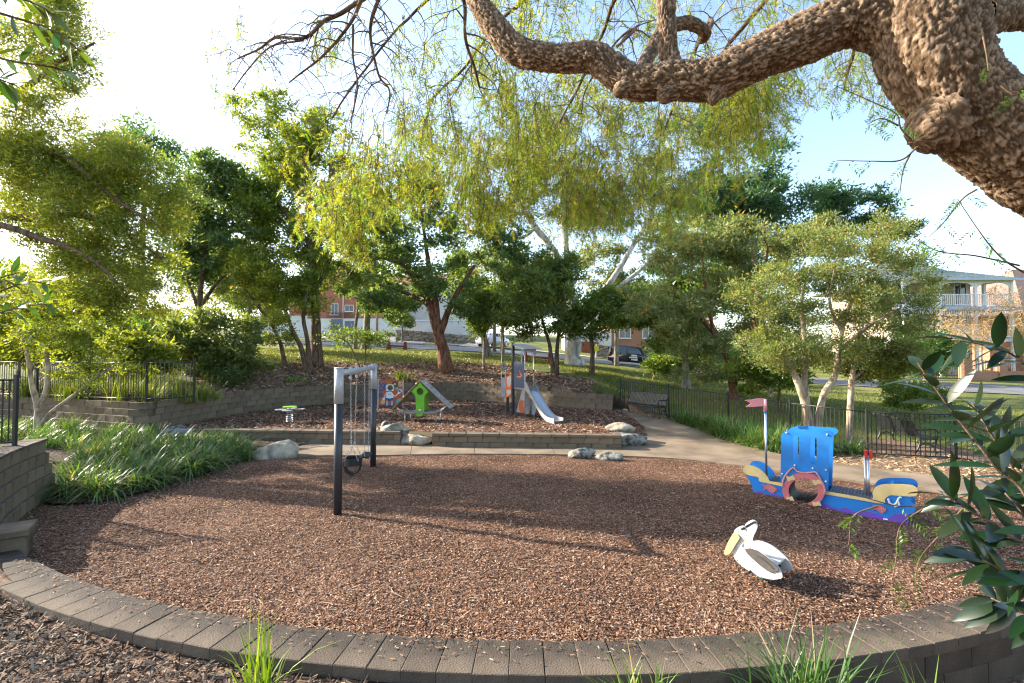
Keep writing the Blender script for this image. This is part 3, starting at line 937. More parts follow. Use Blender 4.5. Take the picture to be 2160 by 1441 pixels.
# ---------------------------------------------------------------- boat
A = PZ(1597, 1037, 0.08)
BP = Plane(A, (0.76, -0.65))
A = Vector((A.x, A.y, 0))
qb = lambda x, y: (1550 + x / 4.8025, 820 + y / 4.8025)
boat = thing('play_boat', 'blue play boat with cream gunwale, tall cabin and red lifebuoy porthole', 'play boat', A)
def bchild(o):
    o.parent = boat; o.matrix_parent_inverse = Matrix.Translation(-Vector(A)); return o
BW = 0.50
hull = BP.tr([(115, 870), (250, 905), (350, 955), (940, 1068), (1400, 1140), (1560, 1080), (1700, 1078), (1790, 1095), (1785, 1150), (1825, 1180), (1835, 1215), (1815, 1255), (1770, 1265), (1755, 1385), (900, 1240), (195, 1095), (180, 990), (150, 930)], qb)
gunL = BP.tr(rounded([(85, 810), (110, 780), (165, 775), (230, 795), (290, 840), (335, 890), (357, 932), (420, 942), (545, 966), (545, 996), (420, 972), (290, 945), (250, 930), (240, 890), (150, 875), (95, 845)], 3), qb)
gunR = BP.tr(rounded([(865, 1024), (940, 1038), (1200, 1082), (1390, 1112), (1395, 1050), (1420, 1000), (1480, 970), (1600, 962), (1780, 970), (1840, 1000), (1855, 1040), (1840, 1075), (1780, 1087), (1600, 1075), (1550, 1087), (1520, 1120), (1500, 1160), (1200, 1112), (940, 1068), (865, 1054)], 3), qb)
wave_top = smooth_path([(195, 1045), (260, 1030), (340, 1072), (430, 1067), (560, 1130), (700, 1160), (890, 1160), (960, 1180), (1050, 1217), (1130, 1202), (1230, 1250), (1340, 1240), (1450, 1265), (1540, 1305), (1640, 1262), (1767, 1275)], 4)
wave = BP.tr([tuple(p) for p in wave_top] + [(1755, 1385), (900, 1240), (195, 1095)], qb)
hole_o = BP.tr(ell(703, 1026, 149, 128, 28), qb)
ring_o = BP.tr(ell(707, 1020, 216, 179, 36), qb)
hc = np.mean(hole_o, axis=0)
cut = BP.tr(ell(703, 1026, 175, 150, 36), qb)
cab_o = BP.tr([(475, 480), (485, 455), (520, 425), (580, 408), (700, 410), (980, 428), (1004, 445), (1012, 468), (1003, 488), (985, 497), (965, 502), (950, 1034), (885, 1022)] + [(703 + 178 * math.cos(R(a_)), 1026 - 152 * math.sin(R(a_))) for a_ in range(8, 170, 12)] + [(520, 958), (470, 945)], qb)
slots = [BP.tr(slot(590, 655, 468, 738), qb), BP.tr(slot(768, 835, 485, 762), qb)]
th = 0.019
cut_small = BP.tr(ell(703, 1026, 152, 131, 32), qb)
bchild(BP.plate('hull_panel', hull, th, M_BLUE, None, 0.0, [cut_small]))
bchild(BP.plate('wave_panel', wave, 0.006, M_PURPLE, None, th))
for g_ in (gunL, gunR): bchild(BP.plate('gunwale', g_, 0.016, M_CREAM, None, th + 0.001))
bchild(BP.plate('cabin_panel', cab_o, th, M_BLUE, None, th + 0.019, slots))
bchild(BP.plate('hull_panel', hull, th, M_BLUE, None, -BW, [cut_small]))
for g_ in (gunL, gunR): bchild(BP.plate('gunwale', g_, 0.016, M_BLUE, None, -BW + th + 0.001))
bchild(BP.plate('cabin_panel', cab_o, th, M_BLUE, None, -BW + th + 0.019, slots))
ring_in = BP.tr(ell(703, 1026, 150, 129, 36), qb)
buoy = bchild(BP.plate('lifebuoy', ring_o, 0.022, M_PINK, None, 2 * th + 0.022, [ring_in]))
for c_, w_ in (((575, 900), 46), ((840, 940), 46), ((570, 1110), 38), ((838, 1160), 46)):
    pts = rounded([(c_[0] - w_, c_[1] - 28), (c_[0] - w_ * 0.2, c_[1] - 18), (c_[0] + w_ * 0.5, c_[1] - 30), (c_[0] + w_, c_[1] + 14), (c_[0] + w_ * 0.3, c_[1] + 12), (c_[0] - w_ * 0.4, c_[1] + 30), (c_[0] - w_ * 0.8, c_[1] + 8)], 3)
    o = BP.plate('buoy_band', BP.tr(pts, qb), 0.005, M_CREAM, None, 2 * th + 0.0445); sub(o, buoy)
# tunnel through the hull
m = MB(); k = len(ring_in)
vs = [BP.at(p[0], p[1], 2 * th + 0.03) for p in ring_in] + [BP.at(p[0], p[1], -BW + 0.0) for p in ring_in]
m.add(vs, [(i, (i + 1) % k, k + (i + 1) % k, k + i) for i in range(k)], True)
vs2 = [BP.at(hc[0] + (p[0] - hc[0]) * 1.03, hc[1] + (p[1] - hc[1]) * 1.03, 2 * th + 0.03) for p in ring_in] + [BP.at(hc[0] + (p[0] - hc[0]) * 1.03, hc[1] + (p[1] - hc[1]) * 1.03, -BW) for p in ring_in]
m.add(vs2, [(i, (i + 1) % k, k + (i + 1) % k, k + i) for i in range(k)], True)
bchild(m.build('tunnel', M_RUBBER, None))
# rope round the lifebuoy
rp_ = [BP.at(*BP.uv(*qb(x, y)), out=0.085) for x, y in [tuple(p) for p in smooth_path([(500, 985), (497, 930), (530, 860), (600, 792), (640, 828), (720, 846), (800, 838), (835, 842), (885, 925), (918, 1000), (916, 1060)], 4)]]
m = MB(); m.tube(rp_, 0.013, 8); bchild(m.build('rope', M_ROPE, None))
for x, y in ((615, 770), (795, 800), (490, 857), (928, 817), (927, 933), (532, 443), (940, 461)):
    c = BP.at(*BP.uv(*qb(x, y)), out=2 * th + 0.028); bchild(knob(c, 0.017, M_WHITE, None))
# decks of ridged planks
def deck(x0, x1, yl, yr):
    a0, z0 = BP.uv(*qb(x0, yl)); a1, z1 = BP.uv(*qb(x1, yr)); z = 0.5 * (z0 + z1)
    d = bchild((lambda m: m.build('deck', M_DECKG, None))(MB().box((0, 0, 0), (a1 - a0, BW - 0.02, 0.03), Matrix.Translation(BP.at((a0 + a1) / 2, z - 0.02, -BW / 2 + 0.01)) @ Matrix.Rotation(math.atan2(BP.u.y, BP.u.x), 4, 'Z'))))
    n = int((a1 - a0) / 0.045)
    for i in range(n):
        q = BP.at(a0 + (i + 0.5) * (a1 - a0) / n, z, -BW / 2 + 0.01)
        o = MB().box((0, 0, 0), (0.028, BW - 0.03, 0.012), Matrix.Translation(q) @ Matrix.Rotation(math.atan2(BP.u.y, BP.u.x), 4, 'Z')).build('deck_ridge', M_DECKG, None)
        sub(o, d)
    return z
dz = deck(335, 480, 935, 955)
deck(950, 1400, 1045, 1105)
pp = PPL(1616.5, 998, BP.o - BP.n * 0.22, BP.n)
pole_xy = Vector((pp.x, pp.y, 0))
ptop = PPL(1616, 846, pole_xy, Vector((0, -1, 0)))
bchild((lambda m: m.build('flag_pole', M_STEEL, None))(MB().cyl((pp.x, pp.y, 0.02), (pp.x, pp.y, ptop.z - 0.05), 0.021, k=14)))
bchild((lambda m: m.build('pole_collar', M_BLUE, None))(MB().cyl((pp.x, pp.y, ptop.z - 0.23), (pp.x, pp.y, ptop.z - 0.19), 0.026, k=14)))
FPn = Plane(pole_xy, (1, -0.25, 0))
flag = FPn.tr(rounded([(300, 100), (230, 100), (170, 112), (100, 118), (165, 148), (112, 182), (180, 186), (240, 178), (300, 172)], 2), qb)
fo = bchild(FPn.plate('flag', flag, 0.016, M_FLAG, None, -0.008))
bchild((lambda m: m.build('flag_sleeve', M_FLAG, None))(MB().cyl((pp.x, pp.y, ptop.z - 0.19), (pp.x, pp.y, ptop.z + 0.03), 0.03, k=14)))
pq = PPL(1829, 1035, BP.o - BP.n * 0.22, BP.n)
zt = PPL(1831, 958, Vector((pq.x, pq.y, 0)), Vector((0, -1, 0))).z
for sx in (-0.02, 0.02):
    c = Vector((pq.x, pq.y, 0)) + BP.u * sx
    bchild((lambda m: m.build('lever_post', M_STEEL, None))(MB().cyl((c.x, c.y, 0.05), (c.x, c.y, zt - 0.03), 0.018, k=12)))
for sx in (-0.004, 0.065):
    c = Vector((pq.x, pq.y, 0)) + BP.u * sx
    bchild((lambda m: m.build('grip', M_RED, None))(MB().box((c.x, c.y, zt), (0.045, 0.07, 0.135), rz=math.atan2(BP.u.y, BP.u.x), ch=0.01)))
fish = [(285, 962), (310, 975), (330, 968), (365, 968), (400, 985), (432, 1010), (428, 1030), (415, 1035), (395, 1055), (370, 1050), (345, 1030), (320, 1010), (290, 1025), (305, 1000)]
for dx, dy, mir in ((0, 0, 1), (1105, 205, 1)):
    f_ = bchild(BP.plate('fish', BP.tr([(x + dx, y + dy) for x, y in fish], qb), 0.012, M_PINK, None, th + 0.006))
    for ex, ey in ((405, 1005), (380, 1000), (385, 1020), (360, 1010)):
        o = knob(BP.at(*BP.uv(*qb(ex + dx, ey + dy)), out=th + 0.02), 0.0055, M_WHITE, None, 'spot', 6); sub(o, f_)
anc = [BP.at(*BP.uv(*qb(x, y)), out=th + 0.03) for x, y in [tuple(p) for p in smooth_path([(1555, 1108), (1572, 1150), (1610, 1168), (1640, 1150), (1665, 1098), (1690, 1096)], 4)]]
m = MB(); m.tube(anc, 0.014, 8); m.tube([BP.at(*BP.uv(*qb(1650, 1120)), out=th + 0.03), BP.at(*BP.uv(*qb(1670, 1170)), out=th + 0.03), BP.at(*BP.uv(*qb(1620, 1190)), out=th + 0.03)], 0.012, 8)
bchild(m.build('anchor', M_WHITE, None))
bchild(BP.plate('plaque', BP.tr([(1505, 1308), (1550, 1314), (1550, 1328), (1505, 1322)], qb), 0.003, M_WHITE, None, th + 0.007))
for s0 in (0.15, 0.55, 0.92):
    c0 = BP.at(s0 * 2.1, 0.2, 0.0); c1 = BP.at(s0 * 2.1, 0.2, -BW)
    bchild((lambda m: m.build('spreader_bar', M_BLACK, None))(MB().cyl(c0, c1, 0.015, k=8)))
c0 = BP.at(*BP.uv(*qb(1795, 1030)), out=0.03); c1 = c0 - BP.n * BW
bchild((lambda m: m.build('spreader_bar', M_STEEL, None))(MB().cyl(c0, c1, 0.014, k=8)))

# ---------------------------------------------------------------- pelican rocker
PB = PZ(1632, 1224, 0.07)
PP = Plane(PB, (0.66, -0.75))
qp = lambda x, y: (1500 + x / 9.005, 1080 + y / 9.005)
pel = thing('spring_rocker', 'white pelican spring rocker with grey wings and yellow beak', 'spring rocker', (PB.x, PB.y, 0))
def pchild(o):
    o.parent = pel; o.matrix_parent_inverse = Matrix.Translation(-Vector((PB.x, PB.y, 0))); return o
body = PP.tr(rounded([(440, 400), (462, 335), (520, 285), (600, 260), (650, 277), (680, 330), (690, 400), (665, 470), (622, 560), (600, 665), (700, 668), (800, 690), (950, 755), (1100, 860), (1250, 1000), (1330, 1110), (1366, 1232), (1290, 1264), (1180, 1275), (1020, 1245), (850, 1180), (680, 1080), (540, 970), (450, 860), (430, 760), (470, 600), (500, 480)], 3), qp)
wing = PP.tr([(660, 690), (760, 680), (900, 730), (1050, 830), (1200, 950), (1290, 1050), (1305, 1085), (1285, 1120), (1262, 1100), (1240, 1135), (1212, 1112), (1180, 1138), (1100, 1110), (960, 1010), (800, 870), (700, 770)], qp)
beak = PP.tr(rounded([(440, 402), (520, 410), (555, 445), (565, 490), (500, 590), (440, 690), (385, 770), (330, 795), (283, 780), (277, 740), (330, 600), (385, 490)], 3), qp)
PWD = 0.30
for out, s_ in ((0.0, 1), (-PWD, -1)):
    pchild(PP.plate('body_panel', body, 0.019, M_PEL, None, out))
    wg = pchild(PP.plate('wing', wing, 0.014, M_WING, None, out + (0.0195 if s_ > 0 else -0.0145)))
    pchild(PP.plate('beak', beak, 0.022, M_BEAK, None, out + (0.0195 if s_ > 0 else -0.0225)))
    for sh in (0, 1):
        f0 = [(800 + 40 * sh, 760 + 20 * sh), (950 + 40 * sh, 850 + 10 * sh), (1100 + 30 * sh, 960 + 10 * sh), (1210 + 20 * sh, 1075)]
        pts = [PP.at(*PP.uv(*qp(*p)), out=out + (0.034 if s_ > 0 else -0.0155)) for p in f0]
        m = MB(); m.tube(pts, 0.002, 5); o = m.build('feather_line', M_RUBBER, None); sub(o, wg)
    for x, y in ((527, 366), (510, 912), (805, 930)):
        pchild(knob(PP.at(*PP.uv(*qp(x, y)), out=out + 0.021), 0.006, M_BLACK, None, 'bolt', 6))
a0, z0 = PP.uv(*qp(760, 720)); a1, z1 = PP.uv(*qp(1230, 960))
M_ = MB()
v = [PP.at(a0, z0 - 0.05, 0), PP.at(a1, z1 - 0.03, 0), PP.at(a1, z1 - 0.03, -PWD + 0.02), PP.at(a0, z0 - 0.05, -PWD + 0.02)]
M_.add(v + [p - Vector((0, 0, 0.02)) for p in v], [(0, 1, 2, 3), (7, 6, 5, 4), (0, 4, 5, 1), (1, 5, 6, 2), (2, 6, 7, 3), (3, 7, 4, 0)])
pchild(M_.build('seat', M_PEL, None))
h0 = PP.at(*PP.uv(*qp(640, 300)), out=0.08); h1 = h0 - PP.n * (PWD + 0.16)
pchild((lambda m: m.build('handle_bar', M_BLACK, None))(MB().cyl(h0, h1, 0.014, k=10)))
f0 = PP.at(*PP.uv(*qp(760, 1120)), out=0.1); f1 = f0 - PP.n * (PWD + 0.2)
pchild((lambda m: m.build('foot_bar', M_BLACK, None))(MB().cyl(f0, f1, 0.014, k=10)))
def coil(c, r, z0, z1, turns, wr, mat, parent, name='spring'):
    n = int(turns * 14)
    pts = [(c[0] + r * math.cos(2 * PI * turns * i / n), c[1] + r * math.sin(2 * PI * turns * i / n), z0 + (z1 - z0) * i / n) for i in range(n + 1)]
    m = MB(); m.tube(pts, wr, 6); return m.build(name, mat, parent)
cc = PP.at(*PP.uv(*qp(960, 1180)), out=-PWD / 2)
pchild(coil((cc.x, cc.y), 0.085, 0.0, max(0.16, cc.z), 4, 0.012, pm('green_spring', (0.02, 0.17, 0.13), rough=0.5), None))
pchild((lambda m: m.build('mount_plate', M_BLACK, None))(MB().box((cc.x, cc.y, max(0.16, cc.z) + 0.01), (0.2, 0.22, 0.02), rz=0.4)))

# ---------------------------------------------------------------- swing
SN = PZ(712, 1082, 0); SF = PZ(787, 981, 0)
sw = thing('swing_frame', 'charcoal two post swing frame with galvanised top beam', 'swing frame', SN)
def schild(o, r=None, loc=None):
    r = r or sw; o.parent = r; o.matrix_parent_inverse = Matrix.Translation(-Vector(r.location)); return o
ZT = 2.38
for p in (SN, SF):
    schild(MB().cyl((p.x, p.y, -0.1), (p.x, p.y, ZT - 0.56), 0.068, k=20).build('post', M_POST, None))
    sl = MB(); sl.cyl((p.x, p.y, ZT - 0.58), (p.x, p.y, ZT), 0.076, k=20); sl.lathe([(0.079, 0), (0.079, 0.015), (0.05, 0.022), (0.001, 0.024)], (p.x, p.y, ZT), 20)
    schild(sl.build('sleeve', M_GALV, None))
bz = ZT - 0.075
schild(MB().cyl((SN.x, SN.y, bz), (SF.x, SF.y, bz), 0.05, k=16).build('beam', M_GALV, None))
bd = (SF - SN); bL = bd.length; bdn = bd.normalized()
def chain(p0, p1, root):
    m = MB()
    d = Vector(p1) - Vector(p0); L = d.length; n = int(L / 0.05)
    t = d.normalized(); a = t.orthogonal().normalized(); b = t.cross(a)
    for i in range(n):
        c = Vector(p0) + t * ((i + 0.5) * L / n)
        w_ = a if i % 2 else b
        hl = L / n * 0.62; hw = 0.013
        ring = [c + t * (hl * math.cos(th)) + w_ * (hw * math.sin(th)) for th in [2 * PI * k / 8 for k in range(8)]]
        m.tube(ring + [ring[0]], 0.0032, 4, False)
    o = m.build('chain', M_GALV, None); return schild(o, root)
T1, T2, T3, T4 = 0.258, 0.417, 0.66, 0.824
for t in (T1, T2, T3, T4):
    p = SN + bd * t
    hg = MB(); hg.cyl((p.x, p.y, bz - 0.14), (p.x, p.y, bz + 0.09), 0.016, k=8); hg.box((p.x, p.y, bz + 0.065), (0.06, 0.05, 0.03)); hg.box((p.x, p.y, bz - 0.12), (0.045, 0.045, 0.06), ch=0.008)
    schild(hg.build('hanger', M_GALV, None))
# bucket seat
pc = SN + bd * (T1 + T2) / 2
tod = thing('toddler_swing', 'black rubber bucket swing seat on chains, nearer the camera', 'swing seat', (pc.x, pc.y, 0))
side = Vector((-bdn.y, bdn.x, 0))
zb = 0.60
for t in (T1, T2):
    p = SN + bd * t
    q = pc + bdn * (0.16 if t == T2 else -0.16)
    chain((p.x, p.y, bz - 0.12), (q.x, q.y, zb + 0.32), tod)
    for s_ in (-1, 1):
        e = q + side * 0.13 * s_ * -1
        chain((q.x, q.y, zb + 0.32), (e.x, e.y, zb + 0.03), tod)
def strap(pts, wv, w_, th_, name, mat, root):
    m = MB(); vs, fs = [], []
    n = len(pts)
    for i, p in enumerate(pts):
        p = Vector(p)
        tn = (Vector(pts[min(n - 1, i + 1)]) - Vector(pts[max(0, i - 1)])).normalized()
        nn = tn.cross(Vector(wv)).normalized()
        for a_, b_ in ((-1, -1), (1, -1), (1, 1), (-1, 1)):
            vs.append(p + Vector(wv) * w_ / 2 * a_ + nn * th_ / 2 * b_)
    for i in range(n - 1):
        for j in range(4): fs.append((i * 4 + j, i * 4 + (j + 1) % 4, i * 4 + 4 + (j + 1) % 4, i * 4 + 4 + j))
    fs += [(3, 2, 1, 0), tuple((n - 1) * 4 + j for j in range(4))]
    m.add(vs, fs); return schild(m.build(name, mat, None), root)
up = Vector((0, 0, 1))
band = [pc + bdn * (0.20 * math.cos(th)) + side * (0.15 * math.sin(th)) + up * zb for th in np.linspace(0, 2 * PI, 25)]
strap(band, (0, 0, 1), 0.13, 0.022, 'waist_band', M_RUBBER, tod)
cr = [pc + side * x + up * z for x, z in ((-0.155, zb + 0.05), (-0.15, zb - 0.08), (-0.11, zb - 0.2), (0, zb - 0.25), (0.11, zb - 0.2), (0.15, zb - 0.08), (0.155, zb + 0.05))]
strap(cr, bdn, 0.17, 0.02, 'crotch_strap', M_RUBBER, tod)
fc = pc - side * (-0.168) if side.y < 0 else pc - side * 0.168
schild(MB().box((fc.x, fc.y, zb + 0.02), (0.09, 0.008, 0.09), rz=math.atan2(bdn.y, bdn.x)).build('label_plate', M_TEAL if False else pm('pale_green_sticker', (0.55, 0.70, 0.58), rough=0.5), None), tod)
# flat seat
pf = SN + bd * (T3 + T4) / 2
fl = thing('flat_swing', 'flat black swing seat on chains beside the far post', 'swing seat', (pf.x, pf.y, 0))
zf_ = 0.42
for t, s_ in ((T3, -1), (T4, 1)):
    p = SN + bd * t; q = pf + bdn * 0.24 * s_
    chain((p.x, p.y, bz - 0.12), (q.x, q.y, zf_), fl)
Mx = Matrix.Translation((pf.x, pf.y, zf_)) @ Matrix.Rotation(math.atan2(bdn.y, bdn.x), 4, 'Z') @ Matrix.Rotation(R(10), 4, 'X')
schild(MB().box((0, 0, 0), (0.50, 0.19, 0.045), Mx, ch=0.014).build('seat', M_RUBBER, None), fl)

# ---------------------------------------------------------------- flower spring table
FC = PZ(611, 891, UPZ)
ft = thing('spring_table', 'grey petal spring table with green centre and steel spring', 'spring toy', (FC.x, FC.y, UPZ))
coil((0, 0), 0.10, 0, 0.36, 5, 0.018, M_STEEL, ft)
MB().lathe([(0.13, 0.35), (0.14, 0.36), (0.14, 0.39), (0.02, 0.4)], (0, 0, 0), 18).build('hub', M_GREY, ft)
for i in range(4):
    th_ = R(12) + i * PI / 2
    u_ = Vector((math.cos(th_), math.sin(th_), 0)); v_ = Vector((-u_.y, u_.x, 0))
    pet = rounded([(0.05, -0.05), (0.2, -0.13), (0.38, -0.15), (0.47, 0), (0.38, 0.15), (0.2, 0.13), (0.05, 0.05)], 3)
    m = MB(); m.prism(pet, (0, 0, 0.42), u_, v_, up, 0.025); m.build('petal', M_GREY, ft)
m = MB(); m.prism(circle(0, 0, 0.22, 20), (0, 0, 0.51), (1, 0, 0), (0, 1, 0), up, 0.025); m.build('centre_disc', M_GREEN, ft)
MB().cyl((0, 0, 0.38), (0, 0, 0.51), 0.03, k=10).build('stem', M_STEEL, ft)

# ---------------------------------------------------------------- green A frame climber
qa = lambda x, y: (790 + x / 12, 790 + y / 12)
HL = PZ(*qa(770, 1190), UPZ); HR = PZ(*qa(1555, 1200), UPZ)
HP = Plane((HL.x, HL.y), (HR - HL))
hs = thing('a_frame_climber', 'lime green playhouse climber with sloping grey climbing boards', 'climber', (HL.x, HL.y, 0))
def hchild(o): o.parent = hs; o.matrix_parent_inverse = Matrix.Translation(-Vector((HL.x, HL.y, 0))); return o
gp = HP.tr([(1155, 190), (1090, 270), (930, 430), (1000, 487), (1030, 540), (1045, 600), (1050, 948), (1262, 948), (1264, 590), (1285, 520), (1370, 440), (1220, 275)], qa)
gh = HP.tr(ell(1155, 430, 88, 88, 24), qa)
DEP = 0.55
hchild(HP.plate('front_panel', gp, 0.02, M_GREEN, None, 0, [gh]))
hchild(HP.plate('rear_panel', gp, 0.02, M_GREEN, None, -DEP, [gh]))
sx0, sz0 = HP.uv(*qa(1262, 900)); sx1, sz1 = HP.uv(*qa(1262, 560)); lx0, _ = HP.uv(*qa(1050, 900))
for xx in (sx0 - 0.012, lx0 + 0.012):
    m = MB(); c = HP.at(xx, (sz0 + sz1) / 2, -DEP / 2 + 0.01); m.box(c, (0.018, DEP - 0.022, sz1 - sz0), rz=math.atan2(HP.u.y, HP.u.x)); hchild(m.build('side_panel', M_GREEN, None))
ap = HP.uv(*qa(1155, 172))
for (ex, ey), mt in (((1905, 880), M_GREY), ((435, 915), M_GREY)):
    e = HP.uv(*qa(ex, ey))
    a3 = HP.at(ap[0], ap[1], 0); e3 = HP.at(e[0], e[1], 0)
    dv = (e3 - a3); L = dv.length; du = dv / L; nb = -HP.n
    nr = du.cross(nb);  nr = nr if nr.z > 0 else -nr
    jag = [(0, -0.04), (L, -0.04)] + [(L - (0.03 if i % 2 else 0.0), -0.04 + (DEP + 0.08) * i / 8) for i in range(1, 8)] + [(L, DEP + 0.04), (0, DEP + 0.04)]
    m = MB(); m.prism(jag, a3 + nr * 0.022, du, nb, nr, 0.012); bo = hchild(m.build('climbing_board', mt, None))
    m = MB(); m.prism([(0.02, -0.03), (L - 0.02, -0.03), (L - 0.02, DEP + 0.03), (0.02, DEP + 0.03)], a3, du, nb, nr, 0.021); hchild(m.build('board_core', M_BROWN, None))
    rr = random.Random(int(ex))
    for k, mt2 in enumerate([M_YEL, M_ORANGE, M_GREEN, M_YEL, M_ORANGE, M_GREEN]):
        q = a3 + du * (L * (0.12 + 0.15 * k)) + nb * (DEP * (0.2 + 0.5 * ((k * 37) % 10) / 10)) + nr * 0.045
        m = MB(); m.lathe([(0.045, -0.02), (0.04, 0.015), (0.02, 0.03), (0.001, 0.032)], q, 8); o = m.build('climbing_hold', mt2, None); sub(o, bo)
_, zd = HP.uv(*qa(1150, 965)); xa, _ = HP.uv(*qa(670, 965)); xb, _ = HP.uv(*qa(1615, 965))
dk = [(xa + 0.12, 0), (xb - 0.12, 0), (xb, DEP * 0.5), (xb - 0.12, DEP), (xa + 0.12, DEP), (xa, DEP * 0.5)]
m = MB(); m.prism(dk, HP.at(0, zd, 0.06), HP.u, -HP.n, up, 0.018); hchild(m.build('deck', M_GREY, None))
for out in (0.07, -DEP + 0.03):
    m = MB(); m.box(HP.at((xa + xb) / 2, zd - 0.025, out), (xb - xa - 0.1, 0.03, 0.045), rz=math.atan2(HP.u.y, HP.u.x)); hchild(m.build('deck_rail', M_BROWN, None))
for x, y, out in ((770, 1190, 0.0), (1555, 1200, 0.0), (800, 1190, -DEP + 0.02), (1580, 1190, -DEP + 0.02)):
    a_, _ = HP.uv(*qa(x, y)); b = HP.at(a_, 0, out); hchild(MB().cyl((b.x, b.y, UPZ - 0.05), (b.x, b.y, zd), 0.022, k=10).build('leg', M_GALV, None))
for (x0, y0), (x1, y1) in (((570, 835), (730, 960)), ((1735, 835), (1590, 965))):
    for out in (0.03, -DEP + 0.02):
        hchild(MB().cyl(HP.at(*HP.uv(*qa(x0, y0)), out=out), HP.at(*HP.uv(*qa(x1, y1)), out=out), 0.018, k=8).build('brace', M_GALV, None))
hchild(HP.plate('step', HP.tr(rounded([(1075, 985), (1240, 985), (1245, 1020), (1200, 1048), (1110, 1048), (1070, 1020)], 2), qa), 0.10, M_GREEN, None, 0.02))
hchild(HP.plate('plaque', HP.tr([(1120, 880), (1180, 880), (1180, 912), (1120, 912)], qa), 0.004, M_WHITE, None, 0.021))
for x, y in ((975, 412), (1340, 408), (1098, 288), (1218, 288)):
    hchild(knob(HP.at(*HP.uv(*qa(x, y)), out=0.022), 0.012, M_BLACK, None, 'bolt', 6))

# ---------------------------------------------------------------- robot play panel
RPc = PD(824, 860, 20.3)
RP = Plane((RPc.x, RPc.y), (1, 0.05))
rb = thing('activity_board', 'square orange play panel printed with gears and a white robot', 'play panel', (RPc.x, RPc.y, UPZ))
def rchild(o): o.parent = rb; o.matrix_parent_inverse = Matrix.Translation(-Vector((RPc.x, RPc.y, UPZ))); return o
def RPL(name, pts, th_, mat, out, rnd=False, holes=()): return rchild(RP.plate(name, RP.tr(rounded(pts, 3) if rnd else pts, qa), th_, mat, None, out, [RP.tr(h, qa) for h in holes]))
fh = ell(400, 340, 72, 72, 22)
RPL('panel', [(100, 145), (718, 135), (722, 800), (100, 795)], 0.018, M_RUST, 0, False, [fh])
def gear(cx, cy, r, teeth, mat, name='gear', clip=None):
    o = []
    for i in range(teeth * 4):
        th_ = 2 * PI * i / (teeth * 4); rr = r if (i % 4) in (0, 1) else r * 0.82
        x = cx + rr * math.cos(th_); y = cy + rr * math.sin(th_)
        o.append((min(716, max(104, x)), min(790, max(150, y))))
    return RPL(name, o, 0.004, mat, 0.0185)
gear(165, 300, 135, 14, M_DBLUE)
gear(525, 250, 95, 14, M_WING)
gear(655, 240, 75, 10, M_BEAK)
gear(150, 520, 70, 10, M_DBLUE)
gear(570, 355, 42, 9, M_TEAL)
for x, y in ((150, 200), (190, 240), (185, 310), (140, 355)): RPL('gear_hole', ell(x, y, 26, 20, 12), 0.003, M_RUST, 0.023)
for x, y in ((195, 190), (230, 275), (190, 358), (125, 280)): RPL('rivet', ell(x, y, 11, 11, 8), 0.003, M_SKYB, 0.0231)
RPL('gear_hub', ell(520, 245, 26, 26, 14), 0.003, M_YEL, 0.023)
RPL('gear_hub', ell(680, 235, 18, 18, 12), 0.003, M_DBLUE, 0.023)
RPL('ground_band', [(108, 770), (300, 760), (540, 755), (716, 770), (716, 796), (108, 792)], 0.003, M_DBLUE, 0.0187)
RPL('leaf_shape', [(550, 640), (620, 610), (700, 620), (660, 690), (560, 730)], 0.003, M_TEAL, 0.019, True)
RPL('robot_head', rounded([(302, 270), (330, 252), (470, 252), (486, 275), (484, 400), (465, 416), (315, 416), (300, 398)], 2), 0.008, M_WHITE, 0.0185, False, [fh])
RPL('ear', ell(292, 320, 12, 22, 10), 0.005, M_SKYB, 0.0186); RPL('ear', ell(496, 320, 10, 20, 10), 0.005, M_SKYB, 0.0186)
RPL('antenna', ell(360, 222, 16, 18, 10), 0.004, M_GREEN, 0.0186); RPL('antenna', ell(425, 222, 14, 18, 10), 0.004, M_GREEN, 0.0186)
RPL('robot_body', [(330, 450), (385, 436), (445, 450), (478, 540), (480, 610), (430, 665), (385, 675), (330, 660), (290, 605), (292, 540)], 0.007, M_WHITE, 0.0186, True)
RPL('body_skirt', [(292, 585), (385, 605), (480, 585), (478, 625), (430, 668), (385, 678), (330, 662), (292, 622)], 0.003, M_DBLUE, 0.0258, True)
RPL('chest_screen', [(350, 478), (415, 478), (415, 520), (350, 520)], 0.003, M_SKYB, 0.0258)
RPL('arm', [(325, 460), (290, 500), (262, 560), (248, 600), (236, 590), (252, 540), (285, 478), (318, 440)], 0.005, M_WHITE, 0.0187)
RPL('arm', [(462, 470), (490, 520), (525, 540), (560, 510), (590, 470), (600, 485), (570, 530), (530, 560), (480, 540), (452, 490)], 0.005, M_WHITE, 0.0187)
RPL('hand', [(590, 470), (610, 400), (650, 365), (685, 385), (690, 430), (640, 480), (600, 500)], 0.006, M_WHITE, 0.0188, True)
RPL('hand_dial', ell(640, 420, 30, 30, 14), 0.003, M_PURPLE, 0.0249)
RPL('hand', ell(235, 615, 34, 28, 12), 0.006, M_WHITE, 0.0189)
RPL('bag', [(190, 640), (250, 630), (270, 700), (240, 745), (165, 740), (160, 700)], 0.005, M_BEAK, 0.0188, True)
for x in (320, 445): RPL('leg', [(x - 12, 665), (x + 12, 665), (x + 14, 740), (x + 30, 778), (x - 30, 782), (x - 14, 740)], 0.005, M_SKYB, 0.0189)
for x in (96, 726):
    a_, z_ = RP.uv(*qa(x, 140)); b = RP.at(a_, 0, -0.0); rchild(MB().box((b.x, b.y, (z_ + UPZ) / 2 - 0.05), (0.045, 0.045, z_ - UPZ + 0.12), ch=0.004).build('post', M_GALV, None))

